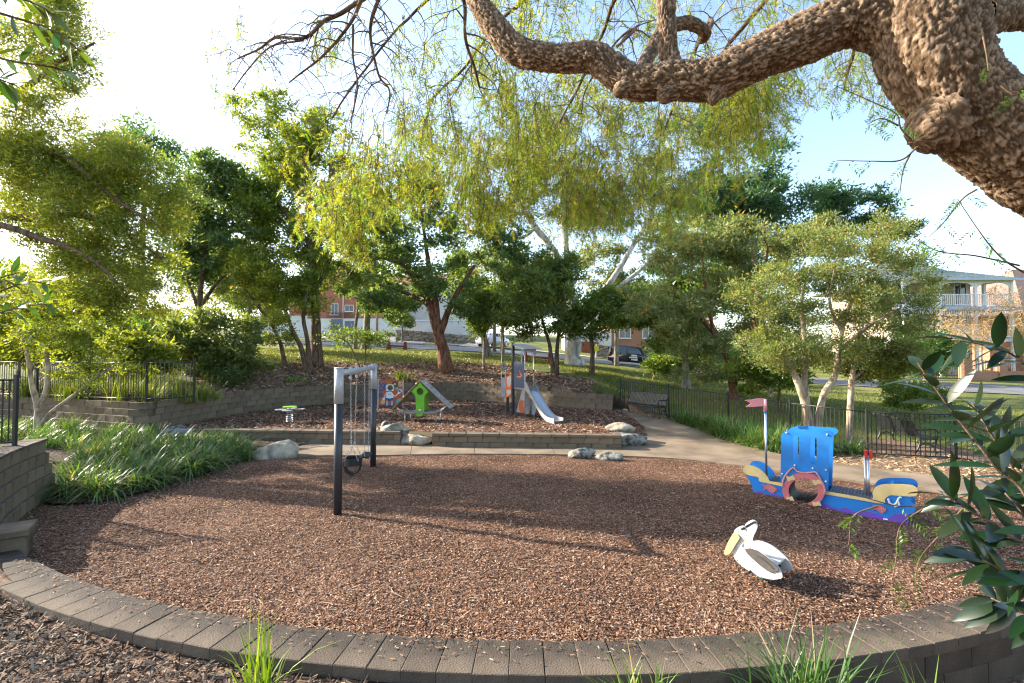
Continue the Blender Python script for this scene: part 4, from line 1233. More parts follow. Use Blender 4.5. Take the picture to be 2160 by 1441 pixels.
# ---------------------------------------------------------------- slide tower
tw = thing('slide_tower', 'small slide tower with steel chute, slate blue panel and tilted grey roof', 'slide', (0.35, 17.85, UPZ))
def tchild(o): o.parent = tw; o.matrix_parent_inverse = Matrix.Translation(-Vector((0.35, 17.85, UPZ))); return o
tA = Vector((0.04, 18.1, 0)); tB = Vector((0.47, 17.3, 0)); tC = Vector((0.80, 17.58, 0)); tD = tA + (tC - tB)
sdir = (tB - tA).normalized(); wdir = (tC - tB).normalized()
qt = lambda x, y: (1040 + x / 7.79, 715 + y / 7.79)
def post(p, z0, z1, r, mat, name='post', sq=False):
    m = MB()
    if sq: m.box((p.x, p.y, (z0 + z1) / 2), (r * 2, r * 2, z1 - z0), rz=math.atan2(sdir.y, sdir.x), ch=0.008)
    else: m.cyl((p.x, p.y, z0), (p.x, p.y, z1), r, k=12)
    return tchild(m.build(name, mat, None))
PLZ = 1.38
post(tA, UPZ - 0.1, 3.06, 0.05, M_POST, 'corner_post', True)
post(tB, UPZ - 0.05, 2.85, 0.02, M_GALV)
post(tC, UPZ - 0.05, 2.85, 0.02, M_GALV)
post(tD, UPZ - 0.05, 2.95, 0.02, M_GALV)
AB = Plane(tA, sdir)
L_ab = (tB - tA).length
tchild(AB.plate('blue_panel', [(0.07, PLZ + 0.02), (L_ab - 0.03, PLZ + 0.02), (L_ab - 0.03, PLZ + 0.98), (0.07, PLZ + 0.98)], 0.018, M_NAVY, None, 0.0))
fig = [(0.30, PLZ + 0.42), (0.40, PLZ + 0.40), (0.60, PLZ + 0.40), (0.72, PLZ + 0.44), (0.74, PLZ + 0.50), (0.66, PLZ + 0.55), (0.62, PLZ + 0.59), (0.54, PLZ + 0.57), (0.62, PLZ + 0.51), (0.64, PLZ + 0.47), (0.50, PLZ + 0.445), (0.30, PLZ + 0.45)]
tchild(AB.plate('slide_pictogram', fig, 0.003, M_ORANGE, None, 0.0185))
tchild(AB.plate('slide_pictogram', circle(0.545, PLZ + 0.64, 0.03, 12), 0.003, M_ORANGE, None, 0.0185))
m = MB(); m.prism([(0, 0), (L_ab, 0), (L_ab, 0.44), (0, 0.44)], tA + up * (PLZ - 0.03), sdir, wdir, up, 0.04); tchild(m.build('platform', M_GREY, None))
# roof
rA, rB, rC, rD = tA - wdir * 0.04 - sdir * 0.02 + up * 3.04, tB + sdir * 0.2 - wdir * 0.2 + up * 2.84, tC + sdir * 0.2 + wdir * 0.28 + up * 2.86, tD + wdir * 0.28 - sdir * 0.02 + up * 3.04
m = MB(); m.add([rA, rB, rC, rD] + [p - up * 0.022 for p in (rA, rB, rC, rD)], [(0, 1, 2, 3), (7, 6, 5, 4), (0, 4, 5, 1), (1, 5, 6, 2), (2, 6, 7, 3), (3, 7, 4, 0)]); tchild(m.build('roof', M_GREY, None))
BC = Plane(tB, wdir)
arch = [(-0.08, 2.84), (0.53, 2.84), (0.53, 2.6), (0.47, 2.62), (0.40, 2.74), (0.22, 2.78), (0.05, 2.74), (-0.02, 2.62), (-0.08, 2.6)]
tchild(BC.plate('roof_arch', arch, 0.015, M_GREY, None, 0.02))
tchild(MB().cyl(tB + up * (PLZ + 0.62), tC + up * (PLZ + 0.62), 0.016, k=10).build('grab_bar', M_GALV, None))
for p in (tB, tC): tchild(MB().box(p + up * (PLZ + 0.64), (0.055, 0.055, 0.1), ch=0.01).build('clamp', M_BLACK, None))
# chute: steel bed with tall grey side rails
SL = 1.92
prof = smooth_path([(0.0, PLZ), (0.22, PLZ - 0.06), (0.6, PLZ - 0.36), (1.1, PLZ - 0.76), (1.45, PLZ - 0.92), (1.75, PLZ - 0.95), (SL, PLZ - 0.95)], 5)
m = MB(); vs, fs = [], []
c0 = tB + wdir * 0.22
for i, (s_, z_) in enumerate(prof):
    for w_ in (-0.21, -0.17, 0.17, 0.21):
        q = c0 + sdir * s_ + wdir * w_; vs.append((q.x, q.y, z_ + (0.03 if abs(w_) > 0.2 else 0)))
n = len(prof)
for i in range(n - 1):
    for j in range(3): fs.append((i * 4 + j, i * 4 + j + 1, i * 4 + 5 + j, i * 4 + 4 + j))
m.add(vs, fs, True)
lip = c0 + sdir * SL
m.add([lip + wdir * -0.21 + up * (PLZ - 0.95), lip + wdir * 0.21 + up * (PLZ - 0.95), lip + wdir * 0.21 + up * (PLZ - 1.05) - sdir * 0.03, lip + wdir * -0.21 + up * (PLZ - 1.05) - sdir * 0.03], [(0, 1, 2, 3)])
tchild(m.build('chute', M_STEEL, None))
for w_ in (-0.225, 0.21):
    o_ = [(s_, z_ + 0.10 + (0.22 * max(0, 1 - s_ / 0.35))) for s_, z_ in prof][::-1] + [(0, PLZ - 0.08)] + [(s_, max(z_ - 0.07, PLZ - 1.02)) for s_, z_ in prof[1:]]
    m = MB(); m.prism(o_, c0 + wdir * w_, sdir, up, wdir, 0.015); tchild(m.build('side_rail', M_GREY, None))
# panels under the platform and at the climbing side
tchild(AB.plate('round_panel', circle(0.66, UPZ + 0.36, 0.24, 26), 0.018, M_RUST, None, -0.03))
tchild(AB.plate('under_panel', [(0.16, UPZ + 0.12), (0.78, UPZ + 0.12), (0.86, UPZ + 0.98), (0.62, UPZ + 0.98)], 0.014, M_GREY, None, -0.06))
bp2 = rounded([(0.06, 0.15), (0.2, 0.1), (0.33, 0.2), (0.36, 0.5), (0.22, 0.78), (0.1, 0.82), (0.03, 0.5)], 3)
tchild(BC.plate('white_panel', [(x, UPZ + z) for x, z in bp2], 0.016, M_WHITE, None, -0.1))
pt = [(0.26, 0.75), (0.42, 0.72), (0.5, 0.35), (0.36, -0.02), (0.24, 0.05)]
tchild(BC.plate('pointed_panel', [(x + 0.05, UPZ + 0.06 + z) for x, z in pt], 0.016, M_PEL, None, 0.05))
tchild(MB().cyl(tB + up * (UPZ + 0.42), tB + up * (UPZ + 0.42) + wdir * 0.5, 0.014, k=8).build('cross_bar', M_GALV, None))
e0 = PD(1067, 800, 18.75)
OP = Plane(tA, (e0 - tA))
qpt = [(310, 555), (265, 600), (215, 625), (210, 860), (213, 985), (245, 955), (305, 910)]
tchild(OP.plate('climbing_panel', OP.tr(qpt, qt), 0.018, M_ORANGE, None, 0.0))
tchild(OP.plate('panel_print', OP.tr(rounded([(240, 640), (300, 600), (300, 740), (265, 790), (235, 740)], 2), qt), 0.004, M_PEL, None, 0.0185))
tchild(OP.plate('panel_print', OP.tr([(225, 850), (300, 830), (300, 890), (240, 930)], qt), 0.004, M_PEL, None, 0.0185))
g0 = PD(1062, 800, 18.9)
GP = Plane(g0, (1, 0.3))
tchild(GP.plate('ladder_panel', GP.tr([(135, 635), (205, 635), (208, 945), (135, 945)], qt), 0.02, M_PEL, None, 0.0))
for x in (140, 207):
    p0 = GP.at(*GP.uv(*qt(x, 400)), out=-0.02); p1 = GP.at(*GP.uv(*qt(x, 940)), out=-0.02); tchild(MB().cyl(p0, p1, 0.016, k=8).build('hand_rail', M_GALV, None))
tchild(GP.plate('arch_panel', GP.tr(rounded([(128, 500), (128, 430), (150, 390), (180, 383), (205, 400), (215, 440), (212, 500)], 2), qt), 0.018, M_GREY, None, 0.0, [GP.tr(ell(172, 440, 18, 30, 12), qt)]))
gb = GP.at(*GP.uv(*qt(170, 945)), out=0.02)
tchild(MB().box((gb.x, gb.y, gb.z), (0.28, 0.25, 0.03)).build('step', M_GREY, None))
sp_ = PZ(1071, 866, UPZ); post(Vector((-0.17, 18.95, 0)), UPZ - 0.05, 0.95, 0.045, M_POST, 'short_post', True)

# ---------------------------------------------------------------- benches
def bench(label, p0, face, L=1.8):
    """p0: ground point under the middle of the seat's front edge; face: direction a sitter looks"""
    f = Vector((face[0], face[1], 0)).normalized(); s = Vector((-f.y, f.x, 0))
    M = Matrix((( s.x, -f.x, 0, p0[0]), (s.y, -f.y, 0, p0[1]), (0, 0, 1, p0[2]), (0, 0, 0, 1)))   # x along, y back, z up
    b = thing('park_bench', label, 'bench', p0)
    def bc(m, name): o = m.build(name, M_BLACK, None); o.parent = b; o.matrix_parent_inverse = Matrix.Translation(-Vector(p0)); return o
    slat = [(0.0, 0.41), (0.02, 0.445), (0.1, 0.445), (0.28, 0.42), (0.40, 0.425), (0.45, 0.47), (0.50, 0.62), (0.56, 0.80), (0.585, 0.86), (0.61, 0.865)]
    sp = [tuple(p) for p in smooth_path(slat, 2)]
    n = int(L / 0.062)
    for i in range(n):
        x = -L / 2 + (i + 0.5) * L / n
        m = MB(); vs, fs = [], []
        for (y, z) in sp:
            for dx, dy in ((-0.019, 0), (0.019, 0), (0.019, 0.006), (-0.019, 0.006)): vs.append((x + dx, y + dy, z - dy))
        for j in range(len(sp) - 1):
            for q in range(4): fs.append((j * 4 + q, j * 4 + (q + 1) % 4, j * 4 + 4 + (q + 1) % 4, j * 4 + 4 + q))
        m.add(vs, fs, False, M); bc(m, 'slat')
    for y, z in ((0.01, 0.415), (0.43, 0.44), (0.60, 0.862)):
        m = MB(); m.tube([(-L / 2 - 0.02, y, z), (L / 2 + 0.02, y, z)], 0.018, 6, True, M); bc(m, 'rail')
    for x in (-L / 2 - 0.03, L / 2 + 0.03):
        m = MB(); m.tube([tuple([x, *p]) for p in [tuple(q) for q in smooth_path([(0.03, 0.0), (0.09, 0.16), (0.05, 0.34), (0.02, 0.43)], 4)]], 0.024, 6, True, M); bc(m, 'leg')
        m = MB(); m.tube([tuple([x, *p]) for p in [tuple(q) for q in smooth_path([(0.55, 0.0), (0.45, 0.2), (0.42, 0.42), (0.52, 0.68), (0.60, 0.86)], 4)]], 0.024, 6, True, M); bc(m, 'leg')
        m = MB(); m.tube([tuple([x, *p]) for p in [tuple(q) for q in smooth_path([(0.02, 0.43), (0.0, 0.58), (0.06, 0.66), (0.25, 0.65), (0.5, 0.64)], 4)]], 0.02, 6, True, M); bc(m, 'armrest')
        m = MB(); m.tube([(x, 0.05, 0.40), (x, 0.44, 0.40)], 0.02, 6, True, M); m.tube([tuple([x, *p]) for p in [tuple(q) for q in smooth_path([(0.08, 0.16), (0.25, 0.3), (0.45, 0.2)], 4)]], 0.014, 6, True, M); bc(m, 'side_brace')
    return b
b0 = PZ(1312, 873, 0.33); b1 = PZ(1385, 886, 0.27)
bm_ = (b0 + b1) / 2
bench('black slatted bench beside the path, facing the slide', (bm_.x, bm_.y, 0.31), ((b1 - b0).y, -(b1 - b0).x), 1.72)
bench('black slatted bench beyond the fence, seen from behind', (11.62, 13.72, -0.05), (0.98, -0.2), 1.85)

# ---------------------------------------------------------------- red timber barriers
M_RTIM = pm('red_stained_timber', (0.36, 0.085, 0.05), (0.25, 0.06, 0.04), scale=6, rough=0.85)
def barrier(label, pxs, d, hgt):
    r_ = thing('timber_barrier', label, 'barrier', PT((pxs[0] + pxs[1]) / 2, (d[0] + d[1]) / 2))
    ends = [PT(pxs[0], d[0]), PT(pxs[1], d[1])]
    def c_(o): o.parent = r_; o.matrix_parent_inverse = Matrix.Translation(-Vector(r_.location)); return o
    for p in ends:
        m = MB(); m.add([(p.x + x * (0.17 if z < 1 else 0.09), p.y + y * (0.2 if z < 1 else 0.1), p.z - 0.05 + z * hgt) for z in (0, 1) for y in (-1, 1) for x in (-1, 1)], [(0, 2, 3, 1), (4, 5, 7, 6), (0, 1, 5, 4), (2, 6, 7, 3), (0, 4, 6, 2), (1, 3, 7, 5)])
        c_(m.build('post', M_RTIM, None))
    a_, b_ = ends
    m = MB(); m.tube([a_ + up * hgt * 0.45, b_ + up * hgt * 0.45], 0.09, 4); c_(m.build('rail', M_RTIM, None))
barrier('red timber barrier on the lawn by the road, left of the forked tree', (820, 855), (39, 39.5), 0.78)
barrier('red timber barrier on the lawn between the slide tower and the gum', (1108, 1160), (30.5, 30), 0.82)
# ================================================================== VEGETATION
def unit(a): return a / np.maximum(np.linalg.norm(a, axis=-1, keepdims=True), 1e-9)
def leaf_quads(C, D, L, W, col, rng):
    n = len(C)
    D = unit(D)
    N = unit(np.cross(D, rng.normal(size=(n, 3))))
    S = np.cross(D, N)
    V = np.empty((n, 4, 3), np.float32)
    V[:, 0] = C
    V[:, 1] = C + D * (L * 0.45)[:, None] + S * (W / 2)[:, None]
    V[:, 2] = C + D * L[:, None]
    V[:, 3] = C + D * (L * 0.45)[:, None] - S * (W / 2)[:, None]
    F = np.arange(n * 4).reshape(n, 4)
    c = np.repeat(col, 4, axis=0)
    return V.reshape(-1, 3), F, c
def leaf_tris(C, D, L, W, col, rng):
    n = len(C); D = unit(D)
    N = unit(np.cross(D, rng.normal(size=(n, 3)))); S = np.cross(D, N)
    V = np.empty((n, 3, 3), np.float32)
    V[:, 0] = C + S * (W * 0.5)[:, None]; V[:, 1] = C + D * L[:, None]; V[:, 2] = C - S * (W * 0.5)[:, None]
    return V.reshape(-1, 3), np.arange(n * 3).reshape(n, 3), np.repeat(col, 3, axis=0)
def vary(c, n, rng, amt=0.25, hue=0.12):
    c = np.array(c)[None, :] * (1 + rng.normal(0, amt, (n, 1)))
    c[:, 0] *= 1 + rng.normal(0, hue, n)
    return np.clip(c, 0.004, 0.9)

def tree(name, label, cat, limbs, crowns, ncl, nlf, leaf, crad, cols, bark, seed=1, droop=0.0, group=None, gap=0.06, twig=0.012, base=None, mat=None, shell=2.0, flat=0.6, quad=False, grow=1.15):
    rq = random.Random(seed * 7 + 1); ex_ = []
    for c in crowns:
        r_ = c[1]
        ex_.append((c[0], tuple(x * 0.78 * grow for x in r_), r_[0] * r_[2] * 0.8))
        for _ in range(8):
            v = Vector((rq.gauss(0, 1), rq.gauss(0, 1), rq.gauss(0.15, 0.9))).normalized(); k = rq.uniform(0.28, 0.55)
            ex_.append((Vector(c[0]) + Vector((v.x * r_[0], v.y * r_[1], v.z * r_[2])) * rq.uniform(0.62, 0.98) * grow, tuple(x * k for x in (max(r_[0], r_[2]) * 0.85, r_[1], r_[2])), r_[0] * r_[2] * k * k * 1.3))
    crowns = ex_
    if not quad: nlf = int(nlf * 0.92); leaf = (leaf[0] * 1.35, leaf[1] * 1.5); ncl = int(ncl * 1.3); crad = crad * 0.78; twig = twig * 1.35
    rng = np.random.default_rng(seed); rr = random.Random(seed)
    base = Vector(base) if base is not None else Vector(limbs[0][0][0])
    t = thing(name, label, cat, base, group=group)
    inv = Matrix.Translation(-base)
    m = MB(); nodes = []
    for lb in limbs:
        P = smooth_path([(*p[0], p[1]) for p in lb], 5)
        pts = []
        for i, q in enumerate(P):
            k = min(1, i / 4) * q[3] * 0.35
            v = Vector(q[:3]); jig = noise.noise_vector(v * 1.3 + Vector((seed, 0, 0))) * k
            pts.append(v + jig)
        rad = [max(0.006, q[3] * (1 + 0.12 * noise.noise(Vector(q[:3]) * 4))) for q in P]
        m.tube(pts, rad, 10 if rad[0] > 0.06 else 7, True)
        nodes += [(p, r_) for p, r_ in zip(pts, rad)][3:]
    o = m.build('trunk', bark, None); o.parent = t; o.matrix_parent_inverse = inv
    # clusters
    cen = []
    wts = np.array([c[2] if len(c) > 2 else c[1][0] * c[1][2] for c in crowns], float); wts /= wts.sum()
    tries = 0
    while len(cen) < ncl and tries < ncl * 12:
        tries += 1
        c, r_ = crowns[rng.choice(len(crowns), p=wts)][:2]
        d = rng.normal(size=3); d /= np.linalg.norm(d)
        p = Vector(c) + Vector(d * np.array(r_) * rng.uniform() ** (1 / shell / 1.5))
        sc = 1.6 / max(r_)
        if noise.noise(p * sc * 1.2 + Vector((seed * 3.1, 0, 0))) < gap: continue
        cen.append(p)
    C = np.array([tuple(p) for p in cen])
    NP = [np.array(p) for p, _ in nodes]; NR = [r_ for _, r_ in nodes]
    A_ = np.array(NP)
    dmin = np.min(np.linalg.norm(C[:, None] - A_[None], axis=2), axis=1)
    m = MB()
    NPa = np.zeros((len(NP) + len(C) * 3, 3)); NPa[:len(NP)] = A_; cnt = len(NP)
    NRa = np.full(len(NPa), twig); NRa[:cnt] = NR
    for i in np.argsort(dmin):
        p = C[i]
        k = int(np.argmin(np.linalg.norm(NPa[:cnt] - p, axis=1) + 0.0))
        q = NPa[k]; L = np.linalg.norm(p - q)
        if L < 1e-3: continue
        r0 = min(NRa[k] * 0.7, twig + 0.012 * L); r1 = twig * 0.35
        mid = (q + p) / 2 + rng.normal(0, 0.10 * L, 3) + np.array((0, 0, 0.10 * L * (1 - 2 * droop)))
        pts = [q, q + (mid - q) * 0.55 + rng.normal(0, 0.02 * L, 3), mid, p]
        m.tube(pts, [r0, r0 * 0.85, (r0 + r1) / 2, r1], 4, False)
        for s_, r_ in ((mid, (r0 + r1) / 2), (p, r1 * 1.2)):
            NPa[cnt] = s_; NRa[cnt] = r_; cnt += 1
    o = m.build('branches', bark, None); o.parent = t; o.matrix_parent_inverse = inv; o['kind'] = 'stuff'
    # leaves
    per = max(1, nlf // len(C)); n = per * len(C)
    ci = np.repeat(np.arange(len(C)), per)
    cs = rng.uniform(0.45, 1.3, len(C))
    off = rng.normal(size=(n, 3)) * np.array((1, 1, flat)) * (crad * cs[ci])[:, None] * 0.62
    P = C[ci] + off
    D = unit(off) * 0.8 + rng.normal(size=(n, 3)) * 0.55 + np.array((0, 0, 0.25 - 1.2 * droop))
    Lf = leaf[0] * rng.uniform(0.6, 1.25, n); Wf = leaf[1] * rng.uniform(0.7, 1.2, n)
    mixk = (rng.uniform(0, 1, len(C))[ci] * 0.6 + rng.uniform(0, 1, n) * 0.4)[:, None]
    base_c = np.array(cols[0])[None] * (1 - mixk) + np.array(cols[1])[None] * mixk
    base_c = base_c * (1 + rng.normal(0, 0.18, (n, 1)))
    if len(cols) > 2:
        k = rng.uniform(size=n) < 0.07
        base_c[k] = np.array(cols[2]) * (1 + rng.normal(0, 0.2, (k.sum(), 1)))
    base_c = np.clip(base_c * np.array((1.3, 1.28, 1.35)), 0.004, 0.8)
    V, F, c = (leaf_quads if quad else leaf_tris)(P, D, Lf, Wf, base_c, rng)
    me = np_mesh('crown', V, F, mat or M_LEAF, c)
    o = link('crown', me, t); o.matrix_parent_inverse = inv
    return t
def LP(pts, d, scale=None):
    """limb from pixels at distance d; entries (px, py, radius_px[, d])"""
    out = []
    for p in pts:
        dd = p[3] if len(p) > 3 else d
        out.append((PD(p[0], p[1], dd), p[2] * dd / FPX))
    return out
def CR(px, py, rx, ry, d, rd=None):
    k = d / FPX
    return (PD(px, py, d), (rx * k, (rd if rd else (rx + ry) / 2 * k), ry * k))
def root(px, d, lift=-0.15):
    p = PT(px, d); return (p.x, p.y, p.z + lift)
def RL(px, d, rpx, pts):
    """limb rooted on the terrain"""
    return [(Vector(root(px, d)), rpx * 1.35 * d / FPX)] + LP(pts, d)

B_PEP = barkmat('pepper_bark', (0.075, 0.04, 0.02), (0.44, 0.30, 0.19), 9, 0.8, 0.8, 0.03)
B_BROWN = barkmat('brown_bark', (0.05, 0.033, 0.022), (0.20, 0.135, 0.085), 10, 0.25)
B_RED = barkmat('red_brown_bark', (0.06, 0.028, 0.016), (0.25, 0.12, 0.07), 10, 0.25)
B_PALE = barkmat('pale_bark', (0.17, 0.125, 0.085), (0.50, 0.40, 0.29), 8, 0.4, 0.4, 0.015)
B_GUM = barkmat('gum_bark', (0.20, 0.17, 0.14), (0.62, 0.57, 0.49), 3, 0.35, 0.35, 0.02)
B_GREY = barkmat('grey_bark', (0.10, 0.085, 0.07), (0.30, 0.26, 0.21), 9, 0.3)

DK = [(0.035, 0.085, 0.024), (0.085, 0.15, 0.04)]
DKB = [(0.04, 0.09, 0.045), (0.08, 0.15, 0.065)]
YG = [(0.085, 0.125, 0.016), (0.20, 0.22, 0.03)]
MG = [(0.055, 0.11, 0.018), (0.15, 0.19, 0.035)]
OL = [(0.075, 0.112, 0.04), (0.195, 0.225, 0.10), (0.30, 0.19, 0.07)]
GUM = [(0.065, 0.095, 0.035), (0.15, 0.17, 0.07), (0.22, 0.15, 0.06)]
GRP = 'trees around the playground'

# --- left side
tree('overhanging_tree', 'narrow leaved tree arching in from the left edge over the fence', 'tree',
     [[(Vector((-19.3, 13.4, 0.9)), 0.36), (Vector((-19.0, 13.5, 3.4)), 0.28), (Vector((-18.0, 13.5, 5.5)), 0.2), (Vector((-16.0, 13.6, 7.6)), 0.13), (Vector((-13.8, 13.8, 9.2)), 0.07)],
      LP([(-330, 560, 17), (-80, 305, 9), (60, 312, 8), (140, 335, 6), (230, 410, 4), (320, 470, 2.5)], 13.4),
      LP([(-330, 600, 17), (-80, 465, 9), (70, 462, 8), (170, 455, 6), (260, 490, 4), (340, 545, 2.5)], 13.8),
      LP([(-330, 620, 14), (-60, 480, 8), (90, 505, 6), (190, 545, 4.5), (260, 610, 2.5)], 13.0),
      LP([(-330, 520, 14), (-100, 230, 8), (40, 190, 6), (130, 130, 4), (200, 90, 2.5)], 13.5)],
     [CR(90, 100, 115, 110, 13.6, 0.9), CR(70, 290, 150, 120, 13.7, 1.0), CR(240, 370, 110, 95, 13.8, 1.0), CR(110, 470, 165, 110, 13.7, 1.0), CR(310, 480, 85, 120, 13.8, 0.9), CR(230, 590, 130, 65, 13.6, 0.9)],
     900, 100000, (0.14, 0.032), 0.32, [(0.08, 0.125, 0.018), (0.23, 0.26, 0.04), (0.28, 0.21, 0.05)], B_BROWN, seed=11, twig=0.012, droop=0.1, gap=-0.05, grow=1.1, quad=True)
pb = PZ(82, 926, 0.22)
tree('young_tree', 'pale multi stemmed young tree in front of the left retaining wall', 'tree',
     [[(Vector((pb.x, pb.y, 0.1)), 0.11)] + LP([(80, 890, 6.5), (79, 858, 6), (68, 810, 4.5), (60, 760, 3.5), (48, 715, 2.5)], pb.y),
      LP([(79, 860, 5), (98, 820, 4.5), (102, 775, 4), (100, 735, 3.5), (125, 690, 2.5)], pb.y),
      LP([(82, 900, 5), (110, 868, 4.5), (160, 832, 3.5), (205, 795, 3), (240, 775, 2)], pb.y)],
     [CR(55, 710, 80, 70, pb.y), CR(160, 690, 130, 50, pb.y + 0.4), CR(210, 775, 90, 35, pb.y), CR(90, 640, 110, 40, pb.y)],
     170, 13000, (0.085, 0.034), 0.22, [(0.06, 0.10, 0.016), (0.22, 0.25, 0.03)], B_PALE, seed=12, twig=0.007)
tree('background_tree', 'tall rounded hazy tree far off behind the left trees', 'tree', [RL(300, 62, 5, [(300, 500, 5), (310, 380, 3)])],
     [CR(260, 350, 110, 90, 62), CR(360, 380, 60, 90, 62), CR(150, 430, 120, 90, 62)], 160, 17000, (0.42, 0.20), 1.5, DKB, B_GREY, seed=13)
tree('dark_tree', 'dark green slender tree left of the straight trunked tree', 'tree',
     [RL(421, 24, 6, [(420, 690, 6), (422, 620, 5), (432, 540, 4), (440, 470, 2.5), (450, 400, 1.5)]), LP([(421, 650, 4), (455, 600, 3), (490, 560, 2), (520, 500, 1.5)], 24), LP([(421, 660, 4), (400, 600, 3), (385, 540, 2)], 24)],
     [CR(440, 450, 75, 100, 24), CR(520, 440, 75, 80, 24.4), CR(480, 540, 100, 60, 24), CR(405, 500, 50, 80, 24.3)], 240, 26000, (0.17, 0.075), 0.55, [(0.05, 0.10, 0.036), (0.11, 0.165, 0.06)], B_BROWN, seed=14, group=GRP)
tree('dense_shrub', 'dense dark green shrub at the left end of the mulch bank', 'shrub',
     [RL(455, 20, 3, [(450, 740, 3), (440, 690, 1.5)]), RL(480, 20, 3, [(490, 730, 3), (505, 680, 1.5)])],
     [CR(470, 715, 85, 70, 20), CR(500, 765, 70, 40, 19.7), CR(410, 730, 50, 60, 20.4)], 150, 17000, (0.13, 0.06), 0.42, [(0.05, 0.09, 0.03), (0.15, 0.18, 0.06)], B_BROWN, seed=15)
tree('roadside_hedge', 'clipped dark hedge beside the white gate pillar', 'hedge', [RL(320, 44, 1.5, [(320, 715, 1.5), (318, 690, 1)]), RL(360, 44, 1.5, [(360, 715, 1.5), (356, 690, 1)])],
     [CR(315, 685, 50, 30, 44), CR(370, 685, 40, 25, 44)], 80, 12000, (0.2, 0.11), 0.6, DK, B_BROWN, seed=16)
tree('straight_tree', 'tall tree with one straight dark trunk behind the retaining wall', 'tree',
     [RL(668, 25, 12, [(667, 700, 10.5), (664, 620, 9), (658, 540, 8), (652, 460, 6.5), (648, 380, 4.5), (640, 300, 2.5)]), LP([(663, 620, 5), (690, 560, 4), (710, 500, 3), (720, 420, 2)], 25), LP([(656, 520, 5), (610, 460, 4), (570, 410, 3), (540, 370, 2)], 25), LP([(652, 450, 4), (690, 400, 3), (700, 330, 2)], 25)],
     [CR(620, 300, 95, 80, 25), CR(560, 370, 80, 70, 25.3), CR(690, 360, 90, 90, 25), CR(610, 430, 90, 70, 25), CR(545, 480, 70, 70, 25.4), CR(700, 500, 80, 60, 25), CR(640, 560, 90, 60, 25)], 420, 52000, (0.15, 0.062), 0.5, [(0.07, 0.12, 0.016), (0.19, 0.23, 0.035)], B_BROWN, seed=17, group=GRP)
tree('multi_stemmed_tree', 'leaning multi stemmed small tree beside the straight trunk', 'tree',
     [RL(652, 23.5, 6, [(635, 735, 5), (618, 700, 4), (600, 650, 3), (575, 600, 2)]), RL(656, 23.5, 6, [(648, 720, 4.5), (640, 670, 4), (648, 610, 2.5)]), RL(603, 23.5, 4.5, [(592, 725, 4), (570, 680, 3), (540, 640, 2.5), (500, 590, 2)])],
     [CR(560, 610, 80, 45, 23.5), CR(620, 640, 70, 50, 23.5), CR(530, 560, 60, 55, 23.8), CR(590, 700, 40, 30, 23.3)], 170, 17000, (0.13, 0.055), 0.42, YG, B_BROWN, seed=18, group=GRP)
tree('forked_tree', 'red brown trunked tree forking low, with a wide dark crown', 'tree',
     [RL(942, 26.3, 13, [(932, 730, 11.5), (924, 700, 11), (905, 640, 7), (868, 580, 5), (826, 535, 3)]),
      LP([(926, 705, 9), (918, 640, 7), (905, 560, 5), (893, 480, 3), (885, 420, 2)], 26.3), LP([(928, 705, 8), (948, 650, 6), (970, 610, 5), (1000, 560, 3)], 26.3), LP([(908, 645, 5), (860, 620, 4), (800, 600, 2.5)], 26.3), LP([(895, 620, 4), (850, 560, 3), (780, 540, 2)], 26.3)],
     [CR(800, 530, 75, 90, 26.3), CR(890, 460, 110, 80, 26.5), CR(1000, 520, 85, 85, 26.5), CR(820, 620, 90, 50, 26), CR(950, 600, 100, 60, 26.3), CR(890, 390, 60, 45, 26.8)], 330, 33000, (0.18, 0.08), 0.52, [(0.055, 0.105, 0.036), (0.13, 0.185, 0.065)], B_RED, seed=19, group=GRP)
tree('background_tree', 'pale grey leaning trunk tree behind the forked one', 'tree', [RL(1030, 33, 8, [(1022, 715, 7), (1012, 670, 6), (1000, 620, 4), (985, 560, 3)])],
     [CR(1000, 610, 60, 50, 33), CR(1050, 640, 50, 40, 33)], 70, 8000, (0.17, 0.07), 0.55, MG, B_GREY, seed=20)
for i, (px, d, lab, cr_) in enumerate([(1020, 27, 'thin sapling left of the slide tower', (1018, 660, 40, 40)), (1060, 27.6, 'thin sapling rising behind the slide tower', (1066, 650, 50, 50))]):
    tree('sapling', lab, 'sapling', [RL(px, d, 2.2, [(px + 1, 720, 2), (px + 3, 660, 1.2)])], [CR(*cr_, d)], 60, 6500, (0.14, 0.06), 0.42, MG, B_GREY, seed=21 + i, group='saplings on the bank')
tree('gum_tree', 'large white trunked gum with spreading pale limbs', 'tree',
     [RL(1213, 31, 19, [(1211, 745, 16.5), (1208, 690, 14), (1205, 620, 12), (1178, 545, 8), (1130, 480, 6.5), (1096, 425, 5), (1082, 340, 3.5), (1090, 270, 2)]),
      LP([(1204, 610, 9), (1194, 520, 6), (1186, 440, 5), (1190, 340, 3), (1200, 250, 2)], 31), LP([(1212, 690, 9), (1250, 640, 7), (1290, 592, 6), (1322, 540, 5), (1370, 460, 4), (1398, 380, 2.5)], 31), LP([(1225, 690, 7), (1290, 620, 5), (1350, 570, 4), (1410, 510, 3)], 31), LP([(1130, 480, 4), (1105, 500, 3), (1070, 500, 2)], 31), LP([(1110, 440, 4), (1150, 390, 3), (1160, 320, 2)], 31)],
     [CR(1120, 330, 90, 80, 31), CR(1210, 280, 110, 100, 31.5), CR(1330, 320, 110, 110, 31.5), CR(1180, 430, 80, 60, 31.3), CR(1300, 440, 80, 60, 31), CR(1410, 420, 70, 80, 31.3), CR(1090, 420, 50, 60, 31)], 380, 34000, (0.22, 0.055), 0.65, GUM, B_GUM, seed=23, droop=0.6, group=GRP)
